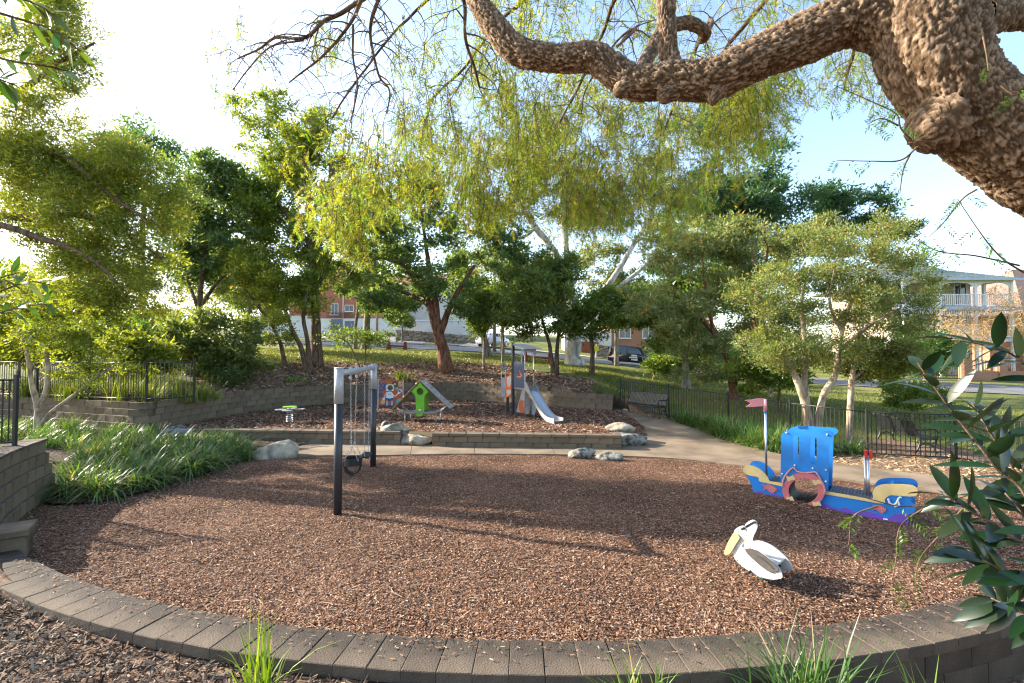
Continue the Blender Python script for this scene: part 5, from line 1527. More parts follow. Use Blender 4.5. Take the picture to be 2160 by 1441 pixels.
tree('dark_tree', 'dark bushy tree on two thin stems in front of the gum', 'tree', [RL(1168, 25, 4.5, [(1160, 735, 4), (1148, 690, 3), (1135, 640, 2)]), RL(1174, 25, 4.5, [(1176, 730, 4), (1182, 680, 3), (1188, 620, 2)])],
     [CR(1120, 630, 70, 60, 25), CR(1180, 610, 70, 70, 25.2), CR(1150, 680, 70, 35, 24.8)], 190, 20000, (0.15, 0.062), 0.48, [(0.055, 0.095, 0.024), (0.14, 0.175, 0.045)], B_BROWN, seed=24, group=GRP)
tree('dark_tree', 'dark bushy tree on one curved stem right of the gum', 'tree', [RL(1248, 25, 5, [(1250, 745, 4.5), (1246, 700, 4), (1256, 650, 3)])],
     [CR(1260, 655, 70, 50, 25), CR(1320, 650, 65, 50, 25.3), CR(1230, 690, 40, 30, 24.8)], 160, 16000, (0.15, 0.062), 0.46, MG, B_BROWN, seed=25, group=GRP)
tree('background_tree', 'big dark blue green tree standing behind the olive trees', 'tree', [RL(1600, 46, 9, [(1600, 640, 8), (1590, 520, 6), (1580, 420, 3)]), LP([(1600, 600, 6), (1700, 500, 4), (1800, 450, 2)], 46), LP([(1598, 600, 6), (1510, 500, 4), (1470, 430, 2)], 46)],
     [CR(1560, 400, 100, 80, 46), CR(1670, 430, 100, 60, 46), CR(1790, 440, 90, 45, 46), CR(1490, 430, 70, 80, 46), CR(1870, 480, 50, 35, 46), CR(1600, 500, 130, 60, 47), CR(1530, 250, 60, 60, 47)], 420, 46000, (0.30, 0.13), 0.95, [(0.03, 0.075, 0.045), (0.065, 0.13, 0.065)], B_GREY, seed=26)
tree('olive_tree', 'broad olive green tree left of the play boat with a red brown trunk', 'tree',
     [RL(1550, 20, 9, [(1543, 790, 8), (1528, 740, 7), (1500, 695, 5), (1460, 655, 3.5), (1420, 620, 2)]), LP([(1545, 800, 6), (1570, 730, 5), (1595, 660, 4), (1612, 580, 3), (1620, 520, 2)], 20), LP([(1505, 700, 4), (1490, 620, 3), (1480, 540, 2)], 20), LP([(1470, 665, 3), (1410, 650, 2.5), (1370, 660, 1.5)], 20)],
     [CR(1430, 540, 85, 70, 20), CR(1530, 510, 85, 50, 20.3), CR(1630, 530, 80, 60, 20.3), CR(1420, 640, 80, 50, 19.8), CR(1560, 600, 90, 50, 20), CR(1470, 730, 70, 30, 19.8), CR(1740, 500, 60, 35, 20.5), CR(1500, 780, 70, 30, 20)], 460, 52000, (0.12, 0.042), 0.4, OL, B_RED, seed=27, group=GRP, droop=-0.15)
tree('straight_tree', 'slim grey trunk on the right lawn behind the fence', 'tree', [RL(1446, 24, 8.5, [(1446, 790, 7.5), (1444, 740, 6), (1440, 680, 4)])],
     [CR(1440, 720, 70, 40, 24), CR(1410, 670, 50, 35, 24.3)], 110, 13000, (0.14, 0.06), 0.42, MG, B_GREY, seed=28, group=GRP)
tree('multi_stemmed_tree', 'olive tree on three pale stems directly behind the play boat', 'tree',
     [[(Vector((8.75, 14.0, -0.1)), 0.13)] + LP([(1700, 860, 8.5), (1685, 810, 7), (1660, 760, 5.5), (1635, 725, 4), (1600, 690, 2.5)], 14), LP([(1702, 865, 7), (1698, 800, 6), (1700, 730, 5), (1690, 650, 3.5), (1700, 580, 2)], 14),
      [(Vector((8.9, 14.0, -0.1)), 0.11)] + LP([(1735, 840, 6.5), (1762, 790, 5.5), (1772, 720, 4.5), (1795, 640, 3.5), (1840, 570, 2)], 14), LP([(1768, 740, 4), (1830, 690, 3), (1900, 650, 2)], 14), LP([(1775, 700, 3), (1750, 640, 2.5), (1760, 570, 1.5)], 14)],
     [CR(1710, 540, 100, 55, 14), CR(1820, 560, 90, 60, 14.2), CR(1920, 600, 75, 60, 14.2), CR(1640, 630, 80, 50, 13.9), CR(1760, 640, 110, 50, 14), CR(1890, 690, 80, 40, 14), CR(1700, 730, 90, 30, 13.9), CR(1850, 500, 55, 35, 14.4), CR(1640, 740, 70, 40, 14), CR(1790, 750, 110, 35, 14.1), CR(1900, 760, 80, 35, 14.2)], 700, 62000, (0.095, 0.033), 0.25, [(0.06, 0.10, 0.028), (0.18, 0.21, 0.075), (0.28, 0.17, 0.05)], B_PALE, seed=29, quad=True, group=GRP, droop=-0.2, twig=0.009)
tree('young_tree', 'small pale trunked tree between the play boat cabin and the far bench', 'tree',
     [[(Vector((10.1, 14.3, -0.1)), 0.095)] + LP([(1793, 850, 6), (1796, 800, 5.5), (1806, 760, 4), (1840, 730, 2.5)], 14.3), LP([(1797, 800, 4), (1830, 775, 3), (1870, 755, 2)], 14.3)],
     [CR(1850, 750, 70, 35, 14.3), CR(1800, 770, 55, 35, 14.3), CR(1900, 780, 60, 30, 14.5)], 130, 14000, (0.085, 0.028), 0.28, [(0.06, 0.095, 0.016), (0.17, 0.19, 0.04)], B_PALE, seed=30, group=GRP)
tree('sapling', 'drooping sapling on the lawn beyond the far bench', 'sapling', [RL(1922, 19, 2.2, [(1922, 850, 2), (1918, 800, 1.3)])], [CR(1915, 825, 55, 40, 19)], 60, 7000, (0.10, 0.034), 0.32, MG, B_PALE, seed=31, droop=0.4)
tree('bare_shrub', 'leafless tan twiggy shrub in front of the verandah house', 'shrub', [RL(2070, 37, 2.5, [(2070, 740, 2), (2075, 690, 1)]), RL(2110, 37, 2.5, [(2110, 740, 2), (2120, 690, 1)])],
     [CR(2050, 700, 80, 55, 37), CR(2130, 690, 70, 70, 37)], 700, 7000, (0.22, 0.03), 0.5, [(0.28, 0.19, 0.11), (0.42, 0.31, 0.20)], B_PALE, seed=32, twig=0.022)
tree('round_tree', 'clipped pale round tree behind the stone wall across the road', 'tree', [RL(848, 53, 2, [(848, 700, 2), (848, 690, 1.5)])], [CR(848, 672, 24, 20, 53)], 50, 7000, (0.2, 0.09), 0.5, OL, B_GREY, seed=33)
tree('lichen_tree', 'thick grey trunk on the far verge in front of the garages', 'tree', [RL(772, 38, 9, [(772, 700, 7.5), (775, 650, 6), (765, 610, 4), (720, 590, 2.5)])], [CR(770, 610, 60, 35, 38), CR(830, 640, 40, 25, 38)], 70, 9000, (0.2, 0.085), 0.6, MG, B_GREY, seed=34)
tree('sapling', 'open twiggy shrub on the mulch bank behind the swing', 'shrub', [RL(768, 25.5, 1.4, [(772, 730, 1.2), (770, 700, 0.8)]), RL(766, 25.5, 1.2, [(735, 725, 1), (700, 708, 0.7)])], [CR(735, 715, 60, 18, 25.5), CR(800, 715, 45, 22, 25.5)], 50, 2600, (0.12, 0.05), 0.35, MG, B_BROWN, seed=35, gap=-0.5)
for i, (px, d, cr_, lab, cc_) in enumerate([(40, 20, [(40, 715, 90, 50), (110, 745, 70, 35)], 'sunlit shrub behind the fence at the far left', YG), (190, 19, [(190, 715, 90, 45), (250, 700, 60, 40)], 'dark leafy shrub behind the left fence', DK), (300, 18, [(300, 755, 70, 40)], 'low sunlit shrub behind the corner of the left fence', YG),
        (1640, 18, [(1640, 775, 80, 50), (1590, 790, 50, 35)], 'bushy olive undergrowth beside the red brown trunk', MG), (1375, 27, [(1400, 772, 35, 16), (1440, 770, 35, 18)], 'low green shrub on the lawn in front of the black car', MG), (1460, 48, [(1430, 740, 50, 18), (1500, 745, 50, 18)], 'garden hedge beyond the road right of the black car', DK), (1960, 32, [(1950, 730, 40, 40), (1990, 760, 30, 25)], 'dark garden shrub left of the globe lamp pillar', DK)]):
    tree('shrub', lab, 'shrub', [RL(px, d, 2.5, [(px + 5, cr_[0][1] + 20, 2), (px + 8, cr_[0][1] - 10, 1)])], [CR(*c_, d) for c_ in cr_], 110, 6500, (0.13 * d / 20 + 0.02, 0.055), 0.4 * d / 20, cc_, B_BROWN, seed=140 + i, gap=0.1)
tree('backlit_tree', 'glowing yellow green tree behind the left fence under the arching branches', 'tree', [RL(150, 26, 6, [(150, 690, 5), (155, 640, 4), (120, 590, 2.5)]), LP([(153, 670, 4), (220, 620, 3), (300, 590, 2)], 26)],
     [CR(80, 600, 120, 60, 26), CR(230, 590, 110, 65, 26.3), CR(340, 610, 70, 55, 26), CR(150, 660, 130, 40, 25.7), CR(300, 665, 70, 35, 26)], 300, 30000, (0.14, 0.05), 0.5, [(0.11, 0.15, 0.02), (0.26, 0.28, 0.05), (0.3, 0.2, 0.05)], B_BROWN, seed=160)
tree('olive_tree', 'pale olive sapling crown filling the gap between the boat tree and the red brown trunk', 'tree', [RL(1625, 21.5, 4, [(1622, 780, 3.5), (1618, 720, 3), (1612, 670, 2)])], [CR(1600, 680, 75, 50, 21.5), CR(1660, 700, 60, 50, 21.5), CR(1560, 720, 50, 40, 21.3)], 150, 15000, (0.12, 0.042), 0.4, OL, B_PALE, seed=161)
for i, (px, d, cr_, lab) in enumerate([(520, 33, [(500, 560, 80, 60), (430, 600, 60, 50), (570, 620, 60, 40)], 'olive tree filling the gap left of the straight trunk'), (750, 36, [(740, 580, 70, 45), (800, 540, 60, 50)], 'olive tree screening the brick house roof'), (1300, 38, [(1330, 600, 60, 40), (1260, 560, 50, 50), (1400, 640, 60, 40)], 'olive tree behind the spreading gum limbs'), (1060, 37, [(1050, 560, 60, 60), (1100, 620, 50, 40)], 'olive tree between the forked tree and the gum')]):
    tree('olive_tree', lab, 'tree', [RL(px, d, 4, [(px, 690, 3.5), (px + 5, 640, 3), (cr_[0][0], cr_[0][1], 1.5)])], [CR(*c_, d) for c_ in cr_], 130, 11000, (0.2, 0.075), 0.65, OL, B_GREY, seed=170 + i)
far = [(60, 66, 90, 640, 'pale far tree at the left edge beyond the road'), (520, 95, 70, 610, 'far tree above the pale wall left of the brick house'), (960, 100, 70, 610, 'far tree behind the white house'), (1120, 80, 60, 600, 'far tree behind the slide tower and gum'), (1390, 75, 80, 610, 'far tree above the red tiled roof'), (1500, 70, 80, 600, 'far tree right of the red tiled roof')]
for i, (px, d, r_, y, lab) in enumerate(far):
    tree('far_tree', lab, 'tree', [RL(px, d, 4, [(px, 680, 3.5), (px + 4, y + 20, 2)])], [CR(px, y, r_, r_ * 0.8, d), CR(px + 40, y + 35, r_ * 0.8, r_ * 0.6, d)], 90, 9000, (0.5, 0.25), 1.8, MG if i % 2 else DK, B_GREY, seed=50 + i, group='trees beyond the road')

# ---------------------------------------------------------------- foreground pepper tree
M_PEPB = attrmat('pepper_bark_plates', 0.95, 0.1)
def _rough(m, sc, st, di):
    n = m.node_tree.nodes; l = m.node_tree.links
    tc = n.new('ShaderNodeTexCoord'); z = n.new('ShaderNodeTexNoise'); z.inputs['Scale'].default_value = sc; z.inputs['Detail'].default_value = 8; z.inputs['Roughness'].default_value = 0.7
    l.new(tc.outputs['Object'], z.inputs['Vector'])
    b = n.new('ShaderNodeBump'); b.inputs['Strength'].default_value = st; b.inputs['Distance'].default_value = di
    l.new(z.outputs[0], b.inputs['Height']); l.new(b.outputs[0], n['Principled BSDF'].inputs['Normal'])
_rough(M_PEPB, 55, 1.0, 0.035)
def pepper():
    rng = np.random.default_rng(5)
    base = Vector((5.2, 3.2, -0.55))
    t = thing('pepper_tree', 'massive pepper tree with rough bark, its limb and weeping foliage overhanging the playground', 'tree', base)
    inv = Matrix.Translation(-base)
    def thick(path, sides, step, name, seed, amp=1.0, taper=False):
        P = smooth_path([(*p[0], p[1]) for p in path], 10)
        # resample evenly
        Q = [P[0]]
        for p in P[1:]:
            while np.linalg.norm(p[:3] - Q[-1][:3]) > step:
                d_ = p - Q[-1]; Q.append(Q[-1] + d_ * (step / np.linalg.norm(d_[:3])))
        if taper:
            for e_, k_ in zip(range(1, 5), (0.03, 0.45, 0.72, 0.9)): Q[-e_] = np.r_[Q[-e_][:3], Q[-e_][3] * k_]
        V, F, KC = [], [], []
        tv = Vector(Q[1][:3] - Q[0][:3]).normalized(); a_ = tv.orthogonal().normalized()
        for i, q in enumerate(Q):
            tn = Vector(Q[min(len(Q) - 1, i + 1)][:3] - Q[max(0, i - 1)][:3]).normalized()
            a_ = (a_ - tn * a_.dot(tn)).normalized(); b_ = tn.cross(a_)
            c = Vector(q[:3]); r_ = q[3]
            for j in range(sides):
                th = 2 * PI * j / sides
                n_ = a_ * math.cos(th) + b_ * math.sin(th)
                s_ = i * step
                # plates elongated along the limb, in limb space
                u_ = Vector((math.cos(th) * r_ * 40, math.sin(th) * r_ * 40, s_ * 15 + seed))
                u_ = u_ + noise.noise_vector(u_ * 1.1) * 0.85
                n1 = abs(noise.noise(u_)); n2 = abs(noise.noise(u_ * 2.1 + Vector((9, 4, 1))))
                crack = max(0.0, 1 - n1 * 5.5) * 0.9 + max(0.0, 1 - n2 * 5.0) * 0.55
                cellv = noise.cell(u_ * 1.7)
                lump = noise.noise(c * 2.2 + n_ * 0.9)
                fine = noise.fractal(c * 34 + n_ * 4, 0.7, 2.1, 4)
                disp = -0.010 * min(1.0, crack) + (cellv - 0.5) * 0.009 + fine * 0.009 + 0.010 * noise.noise(u_ * 0.22)
                rr_ = r_ * (1 + 0.13 * lump) + disp * amp * min(1, r_ / 0.1)
                cv = max(0.0, min(1.0, 0.72 - crack * 0.9 + 0.5 * fine + 0.55 * (cellv - 0.5)))
                KC.append((0.125 + 0.40 * cv, 0.080 + 0.30 * cv, 0.048 + 0.21 * cv))
                V.append(c + n_ * rr_)
        k = sides
        for i in range(len(Q) - 1):
            for j in range(k):
                F.append((i * k + j, i * k + (j + 1) % k, (i + 1) * k + (j + 1) % k, (i + 1) * k + j))
        me = np_mesh(name, np.array([tuple(v) for v in V]), np.array(F), M_PEPB, np.array(KC), smooth=False)
        o = link(name, me, t); o.matrix_parent_inverse = inv
        return [(np.array(q[:3]), q[3]) for q in Q]
    nodes = []
    trunk = [(Vector((5.2, 3.2, -0.6)), 0.5), (Vector((4.95, 3.15, 0.6)), 0.40), (Vector((4.55, 3.1, 1.9)), 0.36)] + LP([(2330, 480, 92), (2190, 345, 90), (2088, 270, 92), (2006, 188, 92), (1962, 95, 96), (1950, 0, 86), (1960, -110, 70), (2000, -260, 52), (2040, -420, 34)], 3.05)
    nodes += thick(trunk, 170, 0.0125, 'trunk', 0.0)
    limb = LP([(1985, 110, 80, 3.05), (1900, 52, 66, 3.1), (1800, 38, 56, 3.2), (1690, 84, 50, 3.3), (1590, 128, 47, 3.4), (1500, 168, 44, 3.5), (1410, 172, 38, 3.6), (1325, 172, 34, 3.7), (1255, 122, 33, 3.8), (1180, 124, 28, 3.9), (1090, 108, 28, 4.0), (1040, 52, 27, 4.1), (1008, 0, 24, 4.2), (980, -70, 20, 4.35), (900, -150, 15, 4.6), (780, -190, 11, 5.0), (660, -200, 8, 5.4)], 3.5)
    nodes += thick(limb, 96, 0.0105, 'limb', 40.0)
    knobs = [LP([(1330, 175, 20), (1308, 192, 17), (1293, 203, 11)], 3.66), LP([(1430, 190, 22), (1395, 205, 18), (1385, 212, 9)], 3.56), LP([(1520, 180, 26), (1506, 205, 17), (1502, 225, 7)], 3.47), LP([(1985, 260, 70), (1945, 285, 42), (1925, 300, 14)], 3.02)]
    for i, kb in enumerate(knobs): thick(kb, 48, 0.011, 'burl', 90 + i * 7, taper=True)
    up_b = LP([(1425, 165, 26), (1412, 120, 22), (1406, 60, 20), (1404, 0, 19), (1398, -90, 17), (1380, -220, 12), (1350, -360, 8)], 3.62)
    nodes += thick(up_b, 60, 0.012, 'limb', 70.0)
    bk = LP([(1345, 165, 16, 3.75), (1372, 110, 15, 4.1), (1400, 65, 14, 4.3), (1450, 48, 14, 4.4), (1488, 70, 12, 4.5), (1470, 95, 7, 4.6)], 4.0)
    nodes += thick(bk, 40, 0.014, 'limb', 77.0, taper=True)
    rt = LP([(2050, 40, 40, 3.3), (2120, 30, 34, 3.5), (2220, 20, 30, 3.7), (2340, -40, 24, 3.9)], 3.4)
    nodes += thick(rt, 40, 0.02, 'limb', 83.0)
    # secondary branches seen against the sky
    sec = [LP([(900, -150, 8, 4.6), (800, -30, 7, 4.9), (740, 15, 6.5, 5.0), (680, 50, 6, 5.1), (640, 80, 5, 5.2), (585, 80, 4, 5.3), (545, 105, 3, 5.4), (500, 125, 2, 5.5)], 5),
           LP([(900, -150, 8, 4.6), (780, -20, 7, 4.8), (745, 40, 5, 4.9), (700, 95, 4, 5.0), (655, 140, 3, 5.1), (610, 175, 2, 5.2)], 5),
           LP([(870, -130, 7, 4.7), (800, 0, 6, 4.9), (782, 60, 5, 5.0), (788, 120, 4, 5.1), (800, 165, 3.5, 5.2), (822, 192, 2.5, 5.3), (815, 240, 2, 5.4)], 5),
           LP([(745, 50, 4, 4.9), (745, 120, 3, 5.0), (755, 185, 2.5, 5.1), (740, 260, 2, 5.2)], 5),
           LP([(640, 85, 3, 5.2), (570, 100, 2.5, 5.3), (520, 150, 2, 5.4), (490, 190, 1.5, 5.5)], 5.3),
           LP([(965, -40, 8, 4.5), (980, 10, 6, 4.6), (982, 80, 5, 4.8), (1000, 140, 4, 5.0), (1012, 185, 3, 5.2)], 4.8),
           LP([(1404, -20, 8, 3.9), (1300, -60, 7, 4.6), (1180, -40, 6, 5.2), (1060, 40, 5, 5.8), (980, 140, 4, 6.3), (900, 220, 3, 6.6)], 5),
           LP([(1400, -60, 9, 3.8), (1360, -80, 8, 4.6), (1300, 0, 6, 5.5), (1260, 90, 5, 6.1), (1220, 180, 4, 6.5), (1180, 260, 3, 6.8)], 5),
           LP([(1490, 75, 7, 4.6), (1500, 40, 6, 5.2), (1470, 100, 5, 6.0), (1430, 200, 4, 6.6), (1400, 280, 3, 7.0)], 5),
           LP([(1300, 100, 4, 4.4), (1340, 60, 4, 4.6), (1300, 90, 3, 4.9), (1240, 180, 2.5, 5.2), (1225, 240, 2, 5.3)], 5),
           LP([(1960, -110, 20, 3.2), (1900, -160, 15, 4.2), (1760, -120, 11, 5.4), (1620, 0, 8, 6.4), (1520, 120, 5, 7.0), (1480, 220, 3, 7.2)], 5),
           LP([(1880, -150, 10, 4.6), (1830, 0, 7, 6.0), (1800, 110, 5, 6.8), (1780, 190, 3, 7.2)], 6),
           LP([(1180, -40, 5, 5.2), (1000, -60, 5, 5.8), (860, 40, 4, 6.4), (760, 160, 3, 6.8), (700, 250, 2.5, 7.0)], 6)]
    m = MB()
    for s_ in sec:
        P = smooth_path([(*p[0], p[1]) for p in s_], 6)
        pts = [Vector(q[:3]) + noise.noise_vector(Vector(q[:3]) * 3) * q[3] * 0.9 for q in P]
        rs = [q[3] * 0.72 for q in P]
        m.tube(pts, rs, 8, True)
        nodes += [(np.array(tuple(p)), r_) for p, r_ in zip(pts, rs)]
        # side twigs that arch out and hang
        gen = [(k, pts[k], rs[k], 0) for k in range(3, len(pts), 2)]
        while gen:
            k, p0, r0, lv = gen.pop()
            if rng.uniform() < 0.15: continue
            th = rng.uniform(0, 2 * PI); h_ = Vector((math.cos(th), math.sin(th) * 0.8, rng.uniform(-0.3, 0.35))); L = rng.uniform(0.25, 0.7) * (1 if lv == 0 else 0.55)
            q = [p0]
            for s_i in range(1, 6):
                h_ = (h_ + Vector((rng.normal(0, 0.22), rng.normal(0, 0.22), -0.30 + rng.normal(0, 0.12)))).normalized(); q.append(q[-1] + h_ * L / 5)
            ra = min(r0 * 0.6, 0.0095 if lv == 0 else 0.005)
            m.tube(q, list(np.linspace(ra, 0.0022, 6)), 5, False)
            nodes += [(np.array(tuple(p)), 0.005) for p in q[2:]]
            if lv == 0:
                for kk in (2, 3, 4, 5): gen.append((kk, q[kk], ra * 0.8, 1))
    # weeping strands
    ex = [430, 480, 560, 620, 690, 740, 800, 900, 960, 1010, 1100, 1200, 1300, 1380, 1450, 1530, 1600, 1660, 1760, 1880, 1930]
    ey = [210, 270, 350, 410, 520, 560, 480, 440, 470, 500, 470, 500, 540, 530, 490, 400, 290, 255, 260, 285, 250]
    lo = [60, 40, 60, 100, 160, 200, 200, 200, 200, 180, 170, 170, 180, 190, 190, 190, 150, 120, 100, 100, 100]
    tops, lens = [], []
    N = 1250
    while len(tops) < N:
        x = rng.uniform(450, 1890)
        if x < 640 and rng.uniform() < 0.55: continue
        if x > 1600 and rng.uniform() < 0.6: continue
        e = np.interp(x, ex, ey); l_ = np.interp(x, ex, lo)
        d = rng.uniform(4.9, 7.8)
        bt0 = e - abs(rng.normal(0, 0.5)) * (e - l_)
        sparse = x < 640 or x > 1600
        ns = int(rng.uniform(2, 6) if sparse else rng.uniform(5, 17)); L0 = rng.uniform(0.35, 0.95) * (0.65 if sparse else 1)
        for _ in range(ns):
            if len(tops) >= N: break
            xx = x + rng.normal(0, 150 / d); dd = d + rng.normal(0, 0.16); L = L0 * rng.uniform(0.35, 1.2)
            bt = bt0 + rng.normal(0, 130 / d) * 0.8
            tops.append(np.array(PD(xx, bt - L * FPX / dd, dd))); lens.append(L)
    for _ in range(300):                                     # sparse fronds high in the crown, against the sky
        x = rng.uniform(900, 1900); d = rng.uniform(4.6, 7.4); L = rng.uniform(0.18, 0.5); y = rng.uniform(-40, 250)
        tops.append(np.array(PD(x, y - L * FPX / d, d))); lens.append(L)
    N = len(tops)
    tops = np.array(tops); lens = np.array(lens)
    A_ = np.array([p for p, _ in nodes]); RA = np.array([r_ for _, r_ in nodes])
    cap = len(A_) + 3 * N
    NPa = np.zeros((cap, 3)); NPa[:len(A_)] = A_; NRa = np.full(cap, 0.006); NRa[:len(A_)] = RA; cnt = len(A_)
    dm = np.array([np.min(np.linalg.norm(A_ - p, axis=1)) for p in tops])
    for i in np.argsort(dm):
        p = tops[i]
        dd = NPa[:cnt] - p
        k = int(np.argmin(np.linalg.norm(dd, axis=1) + np.where(dd[:, 2] < -0.05, 0.6, 0)))
        q = NPa[k]; L = np.linalg.norm(p - q)
        if L < 1e-3: continue
        r0 = min(NRa[k] * 0.7, 0.005 + 0.006 * L)
        mid = (p + q) / 2 + np.array((0, 0, 0.16 * L)) + rng.normal(0, 0.06 * L, 3)
        q1 = q + (mid - q) * 0.5 + rng.normal(0, 0.04 * L, 3); q2 = mid + (p - mid) * 0.55 + np.array((0, 0, 0.04 * L)) + rng.normal(0, 0.03 * L, 3)
        m.tube([q, q1, mid, q2, p], [r0, r0 * 0.85, r0 * 0.7, r0 * 0.5, 0.003], 4, False)
        for s_, r_ in ((mid, r0 * 0.7), (p, 0.004)):
            NPa[cnt] = s_; NRa[cnt] = r_; cnt += 1
    # strand curves and pinnate leaves
    LC, LD, LL, LW, LCOL = [], [], [], [], []
    for i in range(N):
        p = tops[i]; L = lens[i]
        n_ = 7
        dr = rng.normal(0, 0.22, 2); sw_ = rng.normal(0, 0.05, (n_, 2)).cumsum(0) * 0.35
        pts = np.array([(p[0] + dr[0] * t_ * L + sw_[j, 0] * L, p[1] + dr[1] * t_ * L + sw_[j, 1] * L, p[2] - L * t_) for j, t_ in enumerate(np.linspace(0, 1, n_))])
        pts[0] = p
        m.tube(pts, [0.0042, 0.004, 0.0036, 0.0032, 0.0026, 0.002, 0.0013], 3, False)
        nl = int(L / 0.055)
        for k in range(nl):
            t_ = (k + rng.uniform(0.2, 1)) / nl * (n_ - 1)
            j = min(n_ - 2, int(t_)); b = pts[j] + (pts[j + 1] - pts[j]) * (t_ - j)
            th = rng.uniform(0, 2 * PI)
            ax = unit(np.array((math.cos(th), math.sin(th), rng.uniform(-1.3, 0.05))))
            ll = rng.uniform(0.09, 0.17); nf = 7
            s1 = unit(np.cross(ax, rng.normal(size=3)))
            tt = (np.arange(nf) + 1) / nf
            dro = np.array((0, 0, -0.35 * ll))[None] * (tt ** 2)[:, None]
            pos = b[None] + ax[None] * (tt * ll)[:, None] + dro
            col = np.array((0.185, 0.235, 0.042)) * (1 + rng.normal(0, 0.22)); col[0] *= 1 + rng.normal(0.1, 0.22)
            for sg in (-1, 1):
                LC.append(pos); LD.append(np.repeat((s1 * sg + ax * 0.7)[None], nf, 0) + rng.normal(0, 0.12, (nf, 3)))
                LL.append(np.full(nf, 0.042) * rng.uniform(0.8, 1.2, nf)); LW.append(np.full(nf, 0.011)); LCOL.append(np.repeat(col[None], nf, 0))
    o = m.build('branches', B_BROWN, None); o.parent = t; o.matrix_parent_inverse = inv; o['kind'] = 'stuff'
    V, F, c = leaf_tris(np.concatenate(LC), np.concatenate(LD), np.concatenate(LL), np.concatenate(LW), np.clip(np.concatenate(LCOL), 0.01, 0.6), rng)
    me = np_mesh('crown', V, F, leafmat('pepper_leaf', 0.55, (1.55, 1.55, 0.5), 0.5, 0.3), c)
    o = link('crown', me, t); o.matrix_parent_inverse = inv
    # thin sprays near the trunk, each frond drawn leaflet by leaflet
    m = MB(); LC, LD, LL, LW, LCOL = [], [], [], [], []
    sprays = [[(1925, 300), (1900, 270), (1890, 240), (1840, 215), (1760, 180)], [(1935, 310), (1900, 338), (1840, 340), (1765, 338)], [(1920, 325), (1905, 360), (1898, 410)], [(2060, 400), (2030, 420), (1990, 470), (1960, 500)],
              [(2160, 575), (2120, 550), (2090, 520), (2060, 480), (2020, 420)], [(2150, 560), (2060, 540), (1980, 530), (1925, 500)], [(1895, 265), (1860, 250), (1830, 262)], [(2110, 180), (2140, 200), (2160, 190)], [(2070, 60), (2080, 110), (2085, 150)],
              [(2160, 1000), (2080, 1030), (1990, 1060), (1900, 1068), (1790, 1040)], [(1960, 1065), (1900, 1110), (1890, 1180), (1880, 1230)], [(1850, 1068), (1800, 1090), (1790, 1150)], [(2050, 1050), (1990, 1120), (1940, 1180), (1930, 1240)]]
    for i, s_ in enumerate(sprays):
        d = 2.75 if i < 9 else 2.4
        P = smooth_path([tuple(PD(x, y, d - 0.02 * j)) for j, (x, y) in enumerate(s_)], 6)
        m.tube(P, list(np.linspace(0.006 if i < 9 else 0.005, 0.0018, len(P))), 5, False)
        for j in range(4, len(P), 2):
            if rng.uniform() < 0.45: continue
            th = rng.uniform(0, 2 * PI); ax = unit(np.array((math.cos(th), 0.6 * math.sin(th), -0.9))); ll = rng.uniform(0.07, 0.13); nf = 8
            s1 = unit(np.cross(ax, np.array((0.1, 1, 0.1)) + rng.normal(0, 0.3, 3)))
            tt = (np.arange(nf) + 1) / nf; pos = P[j][None] + ax[None] * (tt * ll)[:, None]
            col = np.array((0.07, 0.15, 0.025)) * (1 + rng.normal(0, 0.2))
            for sg in (-1, 1):
                LC.append(pos); LD.append(np.repeat((s1 * sg + ax * 0.6)[None], nf, 0)); LL.append(np.full(nf, 0.03)); LW.append(np.full(nf, 0.007)); LCOL.append(np.repeat(col[None], nf, 0))
    o = m.build('sprays', B_BROWN, None); o.parent = t; o.matrix_parent_inverse = inv
    V, F, c = leaf_quads(np.concatenate(LC), np.concatenate(LD), np.concatenate(LL), np.concatenate(LW), np.clip(np.concatenate(LCOL), 0.01, 0.6), rng)
    o = link('spray_leaves', np_mesh('spray_leaves', V, F, M_LEAF, c), t); o.matrix_parent_inverse = inv
pepper()

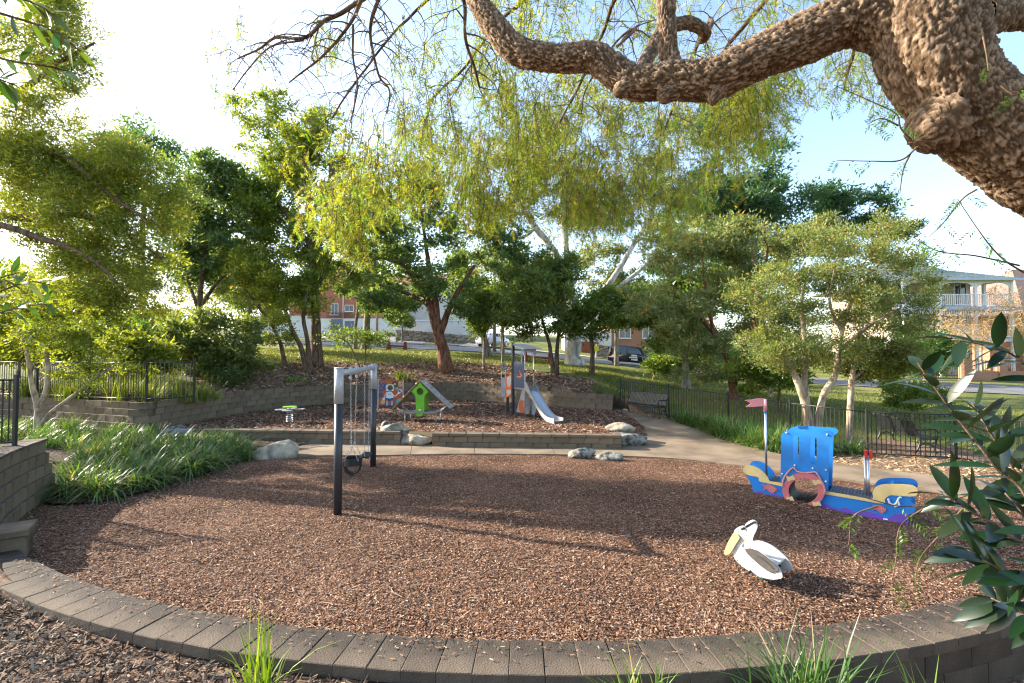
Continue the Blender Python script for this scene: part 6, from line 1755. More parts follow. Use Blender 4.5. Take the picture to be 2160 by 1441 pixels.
# ---------------------------------------------------------------- broad leaved shrubs near the camera: every leaf a part
def big_leaf(name, L, W, mat, col):
    rows = 7; V, F = [], []
    for i in range(rows + 1):
        t_ = i / rows
        w_ = W / 2 * (math.sin(PI * min(1, t_ ** 0.85)) ** 0.75 if 0 < t_ < 1 else 0.02)
        z_ = -0.16 * L * t_ * t_
        for s_ in (-1, 0, 1): V.append((s_ * w_, L * t_, z_ + (0.16 * w_ if s_ else 0)))
    for i in range(rows):
        for s_ in range(2): a = i * 3 + s_; F.append((a, a + 1, a + 4, a + 3))
    c = np.repeat(np.array(col)[None], len(V), 0)
    return np_mesh(name, np.array(V), np.array(F), mat, c, smooth=True)
M_BIGL = leafmat('glossy_leaf', 0.22, (1.5, 1.5, 0.4), 0.3, 0.5)
def leafy_shrub(name, label, stems, L, W, per, cols, seed, base, mult=1.0):
    rr = random.Random(seed)
    t = thing(name, label, 'shrub', base); inv = Matrix.Translation(-Vector(base))
    vars_ = [big_leaf('leaf', L, W * rr.uniform(0.85, 1.15), M_BIGL, [min(1, c * rr.uniform(0.75, 1.25)) for c in cols[i % len(cols)]]) for i in range(6)]
    m = MB()
    for st in stems:
        P = smooth_path([tuple(p) for p in st], 6)
        m.tube(P, list(np.linspace(0.008, 0.003, len(P))), 6, True)
        n = len(P); tip = Vector(P[-1])
        for k in range(per):
            f = 0.35 + 0.65 * (k / max(1, per - 1)) ** 0.7
            idx = min(n - 2, int(f * (n - 1))); p = Vector(P[idx]); tn = (Vector(P[idx + 1]) - p).normalized()
            th = k * 2.4 + rr.uniform(-0.4, 0.4)
            a_ = tn.orthogonal().normalized(); b_ = tn.cross(a_)
            d = (tn * rr.uniform(0.35, 0.9) + (a_ * math.cos(th) + b_ * math.sin(th)) * 0.9 + Vector((0, 0, -0.05))).normalized()
            nrm = (Vector((0, -0.5, 1)) + Vector((rr.uniform(-0.5, 0.5), rr.uniform(-0.5, 0.5), 0))); x_ = d.cross(nrm).normalized(); z_ = x_.cross(d).normalized()
            M = Matrix(((x_.x, d.x, z_.x, p.x), (x_.y, d.y, z_.y, p.y), (x_.z, d.z, z_.z, p.z), (0, 0, 0, 1))) @ Matrix.Scale(rr.uniform(0.7, 1.15) * mult, 4)
            o = link('leaf', rr.choice(vars_), t); o.matrix_parent_inverse = inv; o.matrix_basis = M
    o = m.build('stems', B_BROWN, None); o.parent = t; o.matrix_parent_inverse = inv
    return t
def ST(pts, d): return [PD(x, y, d + 0.04 * i) for i, (x, y) in enumerate(pts)]
leafy_shrub('broad_leaved_shrub', 'dark glossy broad leaved shrub crowding the right edge in front', 
    [[Vector((2.7, 1.7, -0.5)), Vector((2.3, 1.72, 0.8))] + ST([(2200, 1120), (2100, 985), (2010, 870), (1935, 765)], 1.7), [Vector((2.7, 1.8, -0.5)), Vector((2.4, 1.8, 0.9))] + ST([(2230, 1150), (2150, 1010), (2080, 900), (2050, 850)], 1.85),
     [Vector((2.7, 1.7, -0.5)), Vector((2.3, 1.7, 0.5))] + ST([(2220, 1250), (2130, 1130), (2050, 1080), (1990, 1040)], 1.75), [Vector((2.6, 1.7, -0.5)), Vector((2.2, 1.65, 0.4))] + ST([(2240, 1300), (2150, 1230), (2090, 1190), (2040, 1160)], 1.6),
     [Vector((2.8, 1.8, -0.5)), Vector((2.5, 1.8, 1.4))] + ST([(2260, 900), (2190, 800), (2120, 740), (2010, 716)], 1.9), [Vector((2.6, 1.9, -0.5)), Vector((2.4, 1.9, 0.8))] + ST([(2250, 1100), (2200, 1040), (2140, 980), (2110, 900)], 1.95), [Vector((2.6, 1.8, -0.5)), Vector((2.3, 1.8, 0.4))] + ST([(2260, 1300), (2210, 1200), (2160, 1090), (2120, 1040)], 1.8), [Vector((2.6, 1.9, -0.5)), Vector((2.3, 1.9, 0.3))] + ST([(2250, 1380), (2190, 1310), (2130, 1280), (2090, 1262)], 1.9)],
    0.17, 0.046, 22, [(0.008, 0.022, 0.009), (0.010, 0.027, 0.010), (0.017, 0.038, 0.012)], 61, (2.7, 1.75, -0.5))  # shade on this shrub is put into the leaf colours, darker than the leaf itself
leafy_shrub('narrow_leaved_shrub', 'oleander like sprigs hanging into the top left corner', 
    [[PD(-420, 240, 1.9), PD(-150, 60, 1.9)] + ST([(-60, 20), (40, 40), (120, 70), (170, 110)], 1.9), [PD(-420, 240, 1.9), PD(-150, 130, 1.9)] + ST([(-60, 110), (30, 130), (100, 140), (160, 155)], 1.95), [PD(-420, 240, 1.9), PD(-150, 0, 1.9)] + ST([(-60, -30), (20, -10), (80, 10), (110, 30)], 1.85), [PD(-420, 240, 1.9), PD(-120, 190, 1.9)] + ST([(-70, 160), (-10, 165), (30, 180)], 1.9), [Vector((-2.6, 1.9, 0.2)), Vector((-2.6, 1.9, 2.2)), PD(-420, 240, 1.9)]],
    0.105, 0.026, 20, [(0.045, 0.09, 0.03), (0.075, 0.13, 0.03), (0.11, 0.18, 0.03)], 62, (-2.6, 1.9, 0.2))
leafy_shrub('narrow_leaved_shrub', 'oleander like sprigs entering from the left edge at mid height', 
    [[Vector((-3.6, 2.6, 0.4)), PD(-300, 720, 2.6)] + ST([(-80, 650), (0, 615), (60, 595), (105, 600)], 2.6), [Vector((-3.6, 2.6, 0.4)), PD(-300, 740, 2.6)] + ST([(-80, 690), (0, 660), (60, 645), (125, 640)], 2.65), [Vector((-3.6, 2.6, 0.4)), PD(-300, 700, 2.6)] + ST([(-80, 620), (-10, 590), (40, 575)], 2.55)],
    0.12, 0.03, 20, [(0.045, 0.09, 0.03), (0.06, 0.115, 0.028), (0.11, 0.18, 0.03)], 63, (-3.6, 2.6, 0.4))

# ---------------------------------------------------------------- strappy plants and grass
def blades(B, L, W, col, rng, lean=(0.25, 0.9), droop=0.55, seg=4, wind=(0, 0)):
    n = len(B)
    th = rng.uniform(0, 2 * PI, n); H = np.c_[np.cos(th) + wind[0], np.sin(th) + wind[1]]
    H = H / np.maximum(np.linalg.norm(H, axis=1, keepdims=True), 1e-6)
    ln = rng.uniform(*lean, n); dr = droop * ln * rng.uniform(0.6, 1.3, n)
    S = np.c_[-H[:, 1], H[:, 0], np.zeros(n)]
    V = np.empty((n, seg + 1, 2, 3), np.float32)
    for i in range(seg + 1):
        t_ = i / seg
        x = L * ln * (t_ ** 1.5) ; z = L * (t_ * (1 - 0.25 * ln) - dr * t_ ** 2.4)
        p = B + np.c_[H * x[:, None], z]
        w_ = (W * (1 - t_ ** 2.2) * 0.5 + 0.0006)[:, None]
        V[:, i, 0] = p - S * w_; V[:, i, 1] = p + S * w_
    b = np.arange(n)[:, None] * (seg + 1) * 2
    F = np.stack([np.stack([b[:, 0] + 2 * i, b[:, 0] + 2 * i + 1, b[:, 0] + 2 * i + 3, b[:, 0] + 2 * i + 2], 1) for i in range(seg)], 1).reshape(-1, 4)
    return V.reshape(-1, 3), F, np.repeat(col, (seg + 1) * 2, axis=0)
def bed_mass(name, label, pts, zs, nb, L, W, cols, seed, spread=0.10, kind='stuff', cat='ground cover', **kw):
    rng = np.random.default_rng(seed)
    n = len(pts) * nb; ci = np.repeat(np.arange(len(pts)), nb)
    B = np.c_[np.array(pts)[ci] + rng.normal(0, spread, (n, 2)), np.array(zs)[ci] - 0.02]
    cl = rng.uniform(0.75, 1.2, len(pts))
    Ls = L * rng.uniform(0.55, 1.15, n) * cl[ci]
    k = np.clip(rng.uniform(0, 1, len(pts))[ci] * 0.5 + rng.uniform(0, 1, n) * 0.5, 0, 1)[:, None]
    col = (np.array(cols[0])[None] * (1 - k) + np.array(cols[1])[None] * k) * (1 + rng.normal(0, 0.12, (n, 1)))
    if len(cols) > 2:
        q = rng.uniform(size=n) < 0.06; col[q] = np.array(cols[2])
    V, F, c = blades(B, Ls, W * rng.uniform(0.7, 1.2, n), np.clip(col, 0.005, 0.7), rng, **kw)
    o = link(name, np_mesh(name, V, F, M_BLADE, c)); tag(o, label, cat, None, kind); return o
def scatter(poly, n, rng):
    poly = np.array(poly); lo, hi = poly.min(0), poly.max(0); out = []
    while len(out) < n:
        q = rng.uniform(lo, hi, (n * 3, 2)); out += list(q[inside_np(q, poly)])
    return np.array(out[:n])
rg = np.random.default_rng(3)
LIR = [(0.045, 0.12, 0.028), (0.13, 0.23, 0.05), (0.34, 0.28, 0.12)]
lb = [(p.x - 0.05, p.y + 0.2) for p in bed_edge[1:-2]] + [(-6.6, 12.3), (-7.2, 13.0), (-8.4, 13.3), (-9.8, 13.0), (-10.2, 11.8), (-9.4, 10.0), (-8.6, 9.2)]
pts = scatter(lb, 210, rg)
bed_mass('lily_turf_bed', 'thick bed of arching lily turf at the left of the bark', pts, bedz(pts), 48, 0.80, 0.026, [(0.05, 0.12, 0.03), (0.15, 0.24, 0.06), (0.40, 0.33, 0.16)], 71, spread=0.045, lean=(0.35, 1.15), droop=0.8, seg=5)
pts = scatter([(-10.3, 11.6), (-10.1, 13.8), (-15.5, 15.0), (-16.5, 13.0)], 90, rg)
bed_mass('lily_turf_bed', 'shaded strappy plants along the foot of the left retaining wall', pts, bedz(pts), 35, 0.6, 0.02, LIR, 72)
rb_poly = [(p.x + 0.12, p.y + 0.1) for p in OUTER if 12.3 < p.y < 17.2] + [(9.2, 12.65), (8.15, 14.0), (7.15, 15.95), (6.0, 17.4)]
pts = scatter(rb_poly, 230, rg)
bed_mass('lily_turf_bed', 'bed of lily turf between the path and the right fence', pts, hz(pts), 50, 0.80, 0.024, LIR, 73, spread=0.08, lean=(0.2, 1.0), droop=0.7)
pts = scatter([(-11.3, 14.35), (-10.4, 15.0), (-10.3, 16.6), (-12.5, 17.0), (-17, 17.4), (-17, 16.2), (-13.6, 15.1)], 130, rg)
bed_mass('mat_rush_bed', 'tall sunlit mat rush growing around the left fence', pts, hz(pts), 50, 0.95, 0.014, [(0.07, 0.13, 0.02), (0.20, 0.25, 0.04), (0.4, 0.3, 0.12)], 74, spread=0.12, lean=(0.15, 0.7))
def clump(label, p, nb, L, W, cols, seed, spread=0.06, **kw):
    o = bed_mass('grass_clump', label, [(p[0], p[1])], [p[2]], nb, L, W, cols, seed, spread, kind=None, cat='grass clump', **kw)
    return o
YL = [(0.10, 0.20, 0.015), (0.26, 0.36, 0.03)]
def CT_(px, d, dz=0.0): p = PT(px, d); return (p.x, p.y, p.z + dz)
clump('bright yellow green strappy plant at the kerb, bottom left of centre', CT_(556, 3.46), 50, 0.80, 0.016, YL, 81, 0.05, lean=(0.05, 0.75))
clump('thin grass tuft at the kerb, just right of bottom centre', CT_(1345, 3.42), 90, 0.78, 0.012, [(0.05, 0.12, 0.02), (0.17, 0.26, 0.04), (0.45, 0.36, 0.2)], 82, 0.08, lean=(0.1, 0.75))
clump('large dark green grass tuft at the kerb, bottom right', CT_(1690, 3.45, 0.05), 210, 1.12, 0.015, [(0.03, 0.085, 0.018), (0.08, 0.17, 0.03), (0.45, 0.36, 0.2)], 83, 0.12, lean=(0.1, 0.85))
clump('small grass tuft at the kerb near the bottom right corner', CT_(1960, 3.4, 0.1), 34, 0.72, 0.016, YL, 84, 0.06, lean=(0.05, 0.6))
clump('yellow green strappy clump on the bank above the robot panel', CT_(848, 24.8), 60, 0.75, 0.05, [(0.12, 0.19, 0.03), (0.34, 0.36, 0.06)], 85, 0.2)
clump('low green weed tuft on the bank behind the swing', CT_(622, 22.0), 60, 0.45, 0.03, [(0.08, 0.20, 0.02), (0.16, 0.30, 0.03)], 86, 0.25)
for i, (px, d) in enumerate(((1262, 20.6), (1288, 20.3), (1330, 19.9))):
    clump(['olive mat rush at the right end of the retaining wall', 'olive mat rush beside the first fence post', 'olive mat rush behind the bench by the path'][i], CT_(px, d), 110, 0.95, 0.016, [(0.07, 0.12, 0.03), (0.22, 0.24, 0.09)], 87 + i, 0.16, lean=(0.1, 0.7))

# ---------------------------------------------------------------- chips, litter and lawn blades: nobody could count these
def chips(name, label, P, Z, L, W, cols, seed, tilt=0.35, curl=False):
    rng = np.random.default_rng(seed); n = len(P)
    th = rng.uniform(0, 2 * PI, n); D = np.c_[np.cos(th), np.sin(th), rng.normal(0, tilt * 0.6, n)]; D = unit(D)
    N = unit(np.c_[rng.normal(0, tilt, n), rng.normal(0, tilt, n), np.ones(n)]); S = unit(np.cross(N, D))
    l_ = L * rng.uniform(0.4, 1.3, n); w_ = W * rng.uniform(0.5, 1.4, n)
    C = np.c_[P, Z + 0.004 + np.abs(D[:, 2]) * l_ * 0.5 + rng.uniform(0, 0.012, n)]
    a = D * (l_ / 2)[:, None]; b = S * (w_ / 2)[:, None]
    V = np.stack([C - a - b * 0.8, C + a - b, C + a * 0.9 + b, C - a + b], 1).reshape(-1, 3)
    ck = rng.choice(len(cols), n); col = np.array(cols)[ck] * (1 + rng.normal(0, 0.22, (n, 1)))
    me = np_mesh(name, V, np.arange(n * 4).reshape(n, 4), M_CHIP, np.repeat(np.clip(col, 0.005, 0.8), 4, 0))
    return tag(link(name, me), label, 'mulch', None, 'stuff')
BC_ = [(0.165, 0.084, 0.050), (0.22, 0.12, 0.074), (0.12, 0.06, 0.037), (0.275, 0.168, 0.108), (0.06, 0.032, 0.021), (0.36, 0.25, 0.175)]
rg = np.random.default_rng(4)
low_poly = [arc_pt(a, ARC_RI - 0.03) for a in np.linspace(-31, 33, 30)] + [(p.x, p.y) for p in INNER[::-1]] + [(p.x, p.y) for p in bed_edge[::-1]]
pts = scatter(low_poly, 300000, rg); dn = np.hypot(pts[:, 0], pts[:, 1]); pts = pts[rg.uniform(size=len(pts)) < np.clip(6.5 / dn, 0, 1) ** 1.3]
chips('bark_chips', 'loose reddish bark chips over the lower play area', pts, floor_z(pts), 0.029, 0.0105, BC_, 91)
pts = scatter(up_poly, 32000, rg)
chips('bark_chips', 'loose reddish bark chips over the upper terrace', pts, upz(pts), 0.08, 0.03, BC_, 92)
pts = scatter(BANK, 26000, rg); k_ = np.array([not inside(p, HOLE) for p in pts]); pts = pts[k_]
chips('leaf_litter', 'dry tan leaf litter on the bank behind the wall', pts, hz(pts) + 0.02, 0.13, 0.05, [(0.20, 0.12, 0.075), (0.32, 0.20, 0.125), (0.11, 0.07, 0.045), (0.40, 0.28, 0.18)], 93, 0.5)
fr = [arc_pt(a, ARC_RO + 0.02) for a in np.linspace(-34, 20, 30)] + [(2.5, 2.6), (-3, 2.2), (-6.5, 3.2)]
pts = scatter(fr, 26000, rg)
chips('leaf_litter', 'brown twigs and leaf litter outside the kerb wall', pts, terr_z(pts), 0.085, 0.012, [(0.13, 0.086, 0.058), (0.19, 0.135, 0.095), (0.065, 0.042, 0.028), (0.27, 0.205, 0.15), (0.035, 0.025, 0.019)], 94, 0.55)
pts = scatter(RSTRIP, 5000, rg)
chips('leaf_litter', 'straw coloured litter between the path and the right fence', pts, hz(pts) + 0.01, 0.10, 0.014, [(0.36, 0.26, 0.14), (0.26, 0.18, 0.10), (0.45, 0.34, 0.2)], 95, 0.5)
ang = rg.uniform(-31, 34, 900); rad = ARC_RI + np.abs(rg.normal(0, 0.16, 900)); ok_ = rad < ARC_RO - 0.02
pts = np.array([arc_pt(a, r_) for a, r_ in zip(ang[ok_], rad[ok_])])
chips('spilled_chips', 'stray chips spilled on top of the kerb wall', pts, np.full(len(pts), CAPZ + 0.003), 0.035, 0.010, BC_, 99, 0.08)
# long pale shreds lying on the bark
pts = scatter(low_poly, 900, rg); dn = np.hypot(pts[:, 0], pts[:, 1]); pts = pts[dn < 10]
chips('bark_shreds', 'pale fibrous shreds lying on the bark', pts, floor_z(pts) + 0.008, 0.15, 0.009, [(0.33, 0.25, 0.18), (0.26, 0.18, 0.125)], 96, 0.2)
def lawn_blades(name, label, polys, n, L, W, seed):
    rng = np.random.default_rng(seed); P = np.vstack([scatter(p, n // len(polys), rng) for p in polys])
    k = ~inside_np(P, BANK) & ~inside_np(P, RSTRIP) & ~inside_np(P, HOLE) & ~inside_np(P, BENCHP)
    P = P[k]; m_ = len(P); B = np.c_[P, hz(P)]
    th = rng.uniform(0, 2 * PI, m_); S = np.c_[np.cos(th), np.sin(th), np.zeros(m_)] * (W / 2)
    tip = B + np.c_[rng.normal(0, 0.4, m_) * L, rng.normal(0, 0.4, m_) * L, L * rng.uniform(0.6, 1.2, m_)]
    V = np.stack([B - S, B + S, tip], 1).reshape(-1, 3)
    k = rng.uniform(0, 1, (m_, 1)); col = (np.array((0.085, 0.13, 0.022)) * (1 - k) + np.array((0.22, 0.22, 0.06)) * k) * (1 + rng.normal(0, 0.15, (m_, 1)))
    return tag(link(name, np_mesh(name, V, np.arange(m_ * 3).reshape(m_, 3), M_BLADE, np.repeat(np.clip(col, 0.01, 0.5), 3, 0))), label, 'grass', None, 'stuff')
lawn_blades('lawn_grass', 'short lawn grass right of the fence and up to the road', [[(5.2, 20.4), (8.3, 14.6), (12.6, 12.0), (19, 14), (24, 20), (18, 32), (8, 36), (3, 27)]], 70000, 0.085, 0.022, 97)
lawn_blades('lawn_grass', 'short lawn grass on the rise behind the mulch bank', [[(-15, 18), (-9, 27), (2, 28), (4, 24), (5, 20.5), (8, 36), (-8, 40), (-20, 30)]], 60000, 0.11, 0.035, 98)
# ================================================================== HOUSES, CARS, POLES
def brickmat(name, c1, c2, mortar, scale):
    m, n, l, b = _new(name)
    b.inputs['Roughness'].default_value = 0.9
    tc = n.new('ShaderNodeTexCoord'); mp = n.new('ShaderNodeMapping'); mp.inputs['Rotation'].default_value = (R(90), 0, 0)
    l.new(tc.outputs['Object'], mp.inputs['Vector'])
    br = n.new('ShaderNodeTexBrick'); br.inputs['Color1'].default_value = (*c1, 1); br.inputs['Color2'].default_value = (*c2, 1); br.inputs['Mortar'].default_value = (*mortar, 1)
    br.inputs['Scale'].default_value = scale; br.inputs['Brick Width'].default_value = 0.5; br.inputs['Row Height'].default_value = 0.18; br.inputs['Mortar Size'].default_value = 0.015
    l.new(mp.outputs[0], br.inputs['Vector']); l.new(br.outputs[0], b.inputs['Base Color'])
    return m
M_BRICK = brickmat('red_brick', (0.40, 0.12, 0.065), (0.32, 0.095, 0.05), (0.34, 0.26, 0.2), 2.2)
M_BRICKO = brickmat('orange_brick', (0.42, 0.18, 0.09), (0.33, 0.13, 0.07), (0.4, 0.33, 0.26), 2.2)
M_RENDER = pm('pale_render', (0.68, 0.66, 0.62), (0.6, 0.58, 0.54), scale=0.7, rough=0.9)
M_TRIM = pm('white_trim', (0.72, 0.74, 0.76), (0.66, 0.68, 0.70), scale=3, rough=0.6)
M_TRIMB = pm('blue_grey_trim', (0.42, 0.50, 0.57), (0.36, 0.44, 0.5), scale=3, rough=0.6)
M_ROOFG = pm('green_grey_roof', (0.42, 0.47, 0.42), (0.36, 0.41, 0.37), scale=2, rough=0.6)
M_TILE = pm('terracotta_tiles', (0.40, 0.16, 0.11), (0.28, 0.11, 0.08), scale=4, rough=0.85)
M_GAR = pm('garage_steel', (0.14, 0.17, 0.23), (0.12, 0.15, 0.2), scale=2, rough=0.5)
M_GLASS = pm('window_glass', (0.05, 0.065, 0.08), (0.035, 0.045, 0.06), scale=1, rough=0.08, spec=0.8)
M_DOORR = pm('red_brown_door', (0.28, 0.075, 0.03), (0.2, 0.06, 0.028), scale=4, rough=0.6)
M_STONE = pm('rubble_stone', (0.34, 0.27, 0.19), (0.16, 0.13, 0.10), scale=2.5, detail=8, rough=0.95, bump=0.5, bscale=8, objrand=0.25)

def place(root_, o): o.parent = root_; o.matrix_parent_inverse = Matrix.Translation(-Vector(root_.location)); return o
def window(h, c, w_, hh, yaw=0.0, frame=M_TRIM, dep=0.12):
    """window in a front facing wall: frame, pane and sill"""
    T = Matrix.Translation(c) @ Matrix.Rotation(yaw, 4, 'Z')
    m = MB(); t_ = 0.09
    for x, z, sx, sz in ((-w_ / 2, 0, t_, hh), (w_ / 2, 0, t_, hh), (0, hh / 2, w_ + t_, t_), (0, -hh / 2, w_ + t_, t_), (0, 0, 0.05, hh)): m.box((x, -0.03, z), (sx, dep, sz), T)
    wn = place(h, m.build('window', frame, None))
    p = MB().box((0, 0.0, 0), (w_, 0.04, hh), T).build('pane', M_GLASS, None); sub(p, wn)
    p = MB().box((0, -0.08, -hh / 2 - 0.08), (w_ + 0.25, 0.18, 0.07), T).build('sill', frame, None); sub(p, wn)
    return wn

# --- verandah house on the right: three levels, posts, balustrades, fretwork
d = 40.0
x0, x1 = (1910 - CX) / FPX * d, (2139 - CX) / FPX * d
Z1 = PD(2000, 646, d).z; Z0 = PD(2000, 713, d).z; ZE = PD(2000, 590, d).z
zg = min(gz(x0, d), gz(x1, d)) - 0.4
vh = thing('verandah_house', 'three level white verandah house with green grey roof beyond the right lawn', 'house', ((x0 + x1) / 2, d + 5, zg))
place(vh, MB().box(((x0 + x1) / 2, d + 6.6, (zg + ZE) / 2), (x1 - x0 - 2.0, 8.0, ZE - zg), ch=0.02).build('wall', pm('cream_render', (0.56, 0.47, 0.36), (0.48, 0.40, 0.3), scale=0.8, rough=0.9), None))
yF = d
for zf, nm in ((Z1, 'upper_deck'), (Z0, 'lower_deck')):
    place(vh, MB().box(((x0 + x1) / 2 + 0.3, yF + 1.25, zf - 0.16), (x1 - x0 + 0.8, 2.7, 0.30)).build(nm, M_TRIMB, None))
n = 3
for i in range(n + 1):
    x = x0 + (x1 - x0) * i / n
    for (a, b) in ((zg, Z0 - 0.3), (Z0, Z1 - 0.32), (Z1, ZE)):
        place(vh, MB().box((x, yF + 0.1, (a + b) / 2), (0.22, 0.22, b - a), ch=0.02).build('post', M_TRIM, None))
place(vh, MB().box((x1, yF + 2.4, (Z1 + ZE) / 2), (0.22, 0.22, ZE - Z1)).build('post', M_TRIM, None))
for zf in (Z1, Z0):
    for i in range(n):
        xa = x0 + (x1 - x0) * i / n + 0.13; xb = x0 + (x1 - x0) * (i + 1) / n - 0.13
        m = MB(); m.box(((xa + xb) / 2, yF + 0.1, zf + 1.0), (xb - xa, 0.1, 0.07)); m.box(((xa + xb) / 2, yF + 0.1, zf + 0.12), (xb - xa, 0.08, 0.06))
        k = int((xb - xa) / 0.16)
        for j in range(k): m.box((xa + (j + 0.5) * (xb - xa) / k, yF + 0.1, zf + 0.56), (0.05, 0.03, 0.82))
        place(vh, m.build('balustrade', M_TRIM, None))
for i in range(n):
    xa = x0 + (x1 - x0) * i / n + 0.11; xb = x0 + (x1 - x0) * (i + 1) / n - 0.11
    m = MB(); L = xb - xa
    arc_ = [(0, 0), (L, 0), (L, -0.75), (L - 0.2, -0.45), (L - 0.6, -0.28), (L / 2, -0.22), (0.6, -0.28), (0.2, -0.45), (0, -0.75)]
    m.prism(arc_, (xa, yF + 0.08, ZE - 0.02), (1, 0, 0), (0, 0, 1), (0, -1, 0), 0.04); place(vh, m.build('arch_bracket', M_TRIM, None))
    m = MB(); m.box(((xa + xb) / 2, yF + 0.1, Z1 - 0.75), (L, 0.06, 0.06))
    k = int(L / 0.2)
    for j in range(k): m.box((xa + (j + 0.5) * L / k, yF + 0.1, Z1 - 0.53), (0.07, 0.03, 0.40))
    place(vh, m.build('fretwork', M_TRIM, None))
# roof: verandah skirt and hip
m = MB(); xr0, xr1 = x0 - 0.6, x1 + 0.6
q = [(xr0, yF - 0.5, ZE), (xr1, yF - 0.5, ZE), (xr1, yF + 12, ZE), (xr0, yF + 12, ZE), (xr0 + 3.2, yF + 3.0, ZE + 1.3), (xr1 - 3.2, yF + 3.0, ZE + 1.3), (xr1 - 3.2, yF + 9, ZE + 1.3), (xr0 + 3.2, yF + 9, ZE + 1.3), (xr0 + 4, yF + 6, ZE + 3.2), (xr1 - 5.2, yF + 6, ZE + 3.2)]
m.add(q, [(0, 1, 5, 4), (1, 2, 6, 5), (2, 3, 7, 6), (3, 0, 4, 7), (4, 5, 9, 8), (5, 6, 9), (6, 7, 8, 9), (7, 4, 8), (3, 2, 1, 0)])
rf = place(vh, m.build('roof', M_ROOFG, None))
for i in range(46):
    x = xr0 + 0.5 + (xr1 - xr0 - 1) * i / 45; t_ = max(0.0, 1 - max(0, (xr0 + 3.2 - x) / 3.2, (x - xr1 + 3.2) / 3.2))
    p = MB().tube([(x, yF - 0.5, ZE + 0.02), (x, yF - 0.5 + 3.5 * t_, ZE + 0.02 + 1.3 * t_)], 0.03, 4).build('roof_rib', M_ROOFG, None); sub(p, rf)
place(vh, MB().box(((xr0 + xr1) / 2, yF - 0.55, ZE - 0.04), (xr1 - xr0, 0.14, 0.16)).build('gutter', M_TRIMB, None))
ch = place(vh, MB().box((x0 + 2.0, yF + 5.2, ZE + 3.6), (0.9, 0.7, 2.2)).build('chimney', M_BRICKO, None))
for zf in (Z1, Z0):
    for i in range(3):
        x = x0 + 2.0 + i * (x1 - x0 - 4) / 2; window(vh, (x, yF + 2.58, zf + 1.35), 1.1, 1.9)
# --- brick front fence of that house
df = 35.0
bf = thing('brick_fence', 'orange brick front fence with pillars, iron infill and a globe lamp', 'fence', PT(2080, df))
def zb_(px): return PT(px, df).z
pil = [(1960, 0), (2034, 1), (2109, 0), (2185, 0), (2260, 0)]
zt_ = PD(2034, 752, df).z
base_z = PD(2060, 804, df).z
for px, big in pil:
    x = (px - CX) / FPX * df; tp = zt_ if big else PD(2109, 768, df).z
    place(bf, MB().box((x, df, (base_z - 0.3 + tp) / 2), (0.56, 0.5, tp - base_z + 0.3), ch=0.02).build('pillar', M_BRICKO, None))
for (pa, _), (pb_, _) in zip(pil[1:], pil[2:]):
    xa = (pa - CX) / FPX * df + 0.285; xb = (pb_ - CX) / FPX * df - 0.285; zw = PD(2060, 783, df).z
    place(bf, MB().box(((xa + xb) / 2, df, (base_z - 0.3 + zw) / 2), (xb - xa, 0.3, zw - base_z + 0.3)).build('low_wall', M_BRICKO, None))
    m = MB(); zi = PD(2060, 760, df).z; m.box(((xa + xb) / 2, df, zi - 0.05), (xb - xa, 0.04, 0.05))
    for j in range(int((xb - xa) / 0.13)): m.box((xa + 0.07 + j * 0.13, df, (zw + zi) / 2), (0.02, 0.02, zi - zw))
    place(bf, m.build('iron_infill', M_BLACK, None))
xa = (1960 - CX) / FPX * df + 0.3; xb = (2034 - CX) / FPX * df - 0.3; zi = PD(2000, 757, df).z
m = MB(); m.box(((xa + xb) / 2, df, zi), (xb - xa, 0.04, 0.06)); m.box(((xa + xb) / 2, df, base_z + 0.2), (xb - xa, 0.04, 0.06))
for j in range(int((xb - xa) / 0.13)): m.box((xa + 0.07 + j * 0.13, df, (base_z + 0.2 + zi) / 2), (0.022, 0.022, zi - base_z - 0.2))
place(bf, m.build('iron_gate', M_BLACK, None))
xg = (2034 - CX) / FPX * df
m = MB(); m.lathe([(0.08, 0), (0.1, 0.05), (0.22, 0.2), (0.24, 0.32), (0.16, 0.48), (0.02, 0.53)], (xg, df, zt_), 14); place(bf, m.build('globe_lamp', M_WHITE, None))
hn = thing('tiled_roof_house', 'brown tiled hip roof of a house at the far right edge', 'house', (46, 46, 0))
m = MB(); zr = PD(2160, 665, 46).z; m.add([(47.6, 44, zr), (62, 44, zr), (62, 58, zr), (47.6, 58, zr), (53, 50, zr + 5.2), (57, 50, zr + 5.2)], [(0, 1, 5, 4), (1, 2, 5), (2, 3, 4, 5), (3, 0, 4), (3, 2, 1, 0)]); place(hn, m.build('roof', pm('brown_tiles', (0.22, 0.15, 0.12), (0.16, 0.11, 0.09), scale=3), None))
place(hn, MB().box((55, 51, zr / 2), (13, 12, zr - 0.02)).build('wall', M_BRICKO, None)); window(hn, (51.5, 44.95, zr - 1.6), 1.4, 1.4)

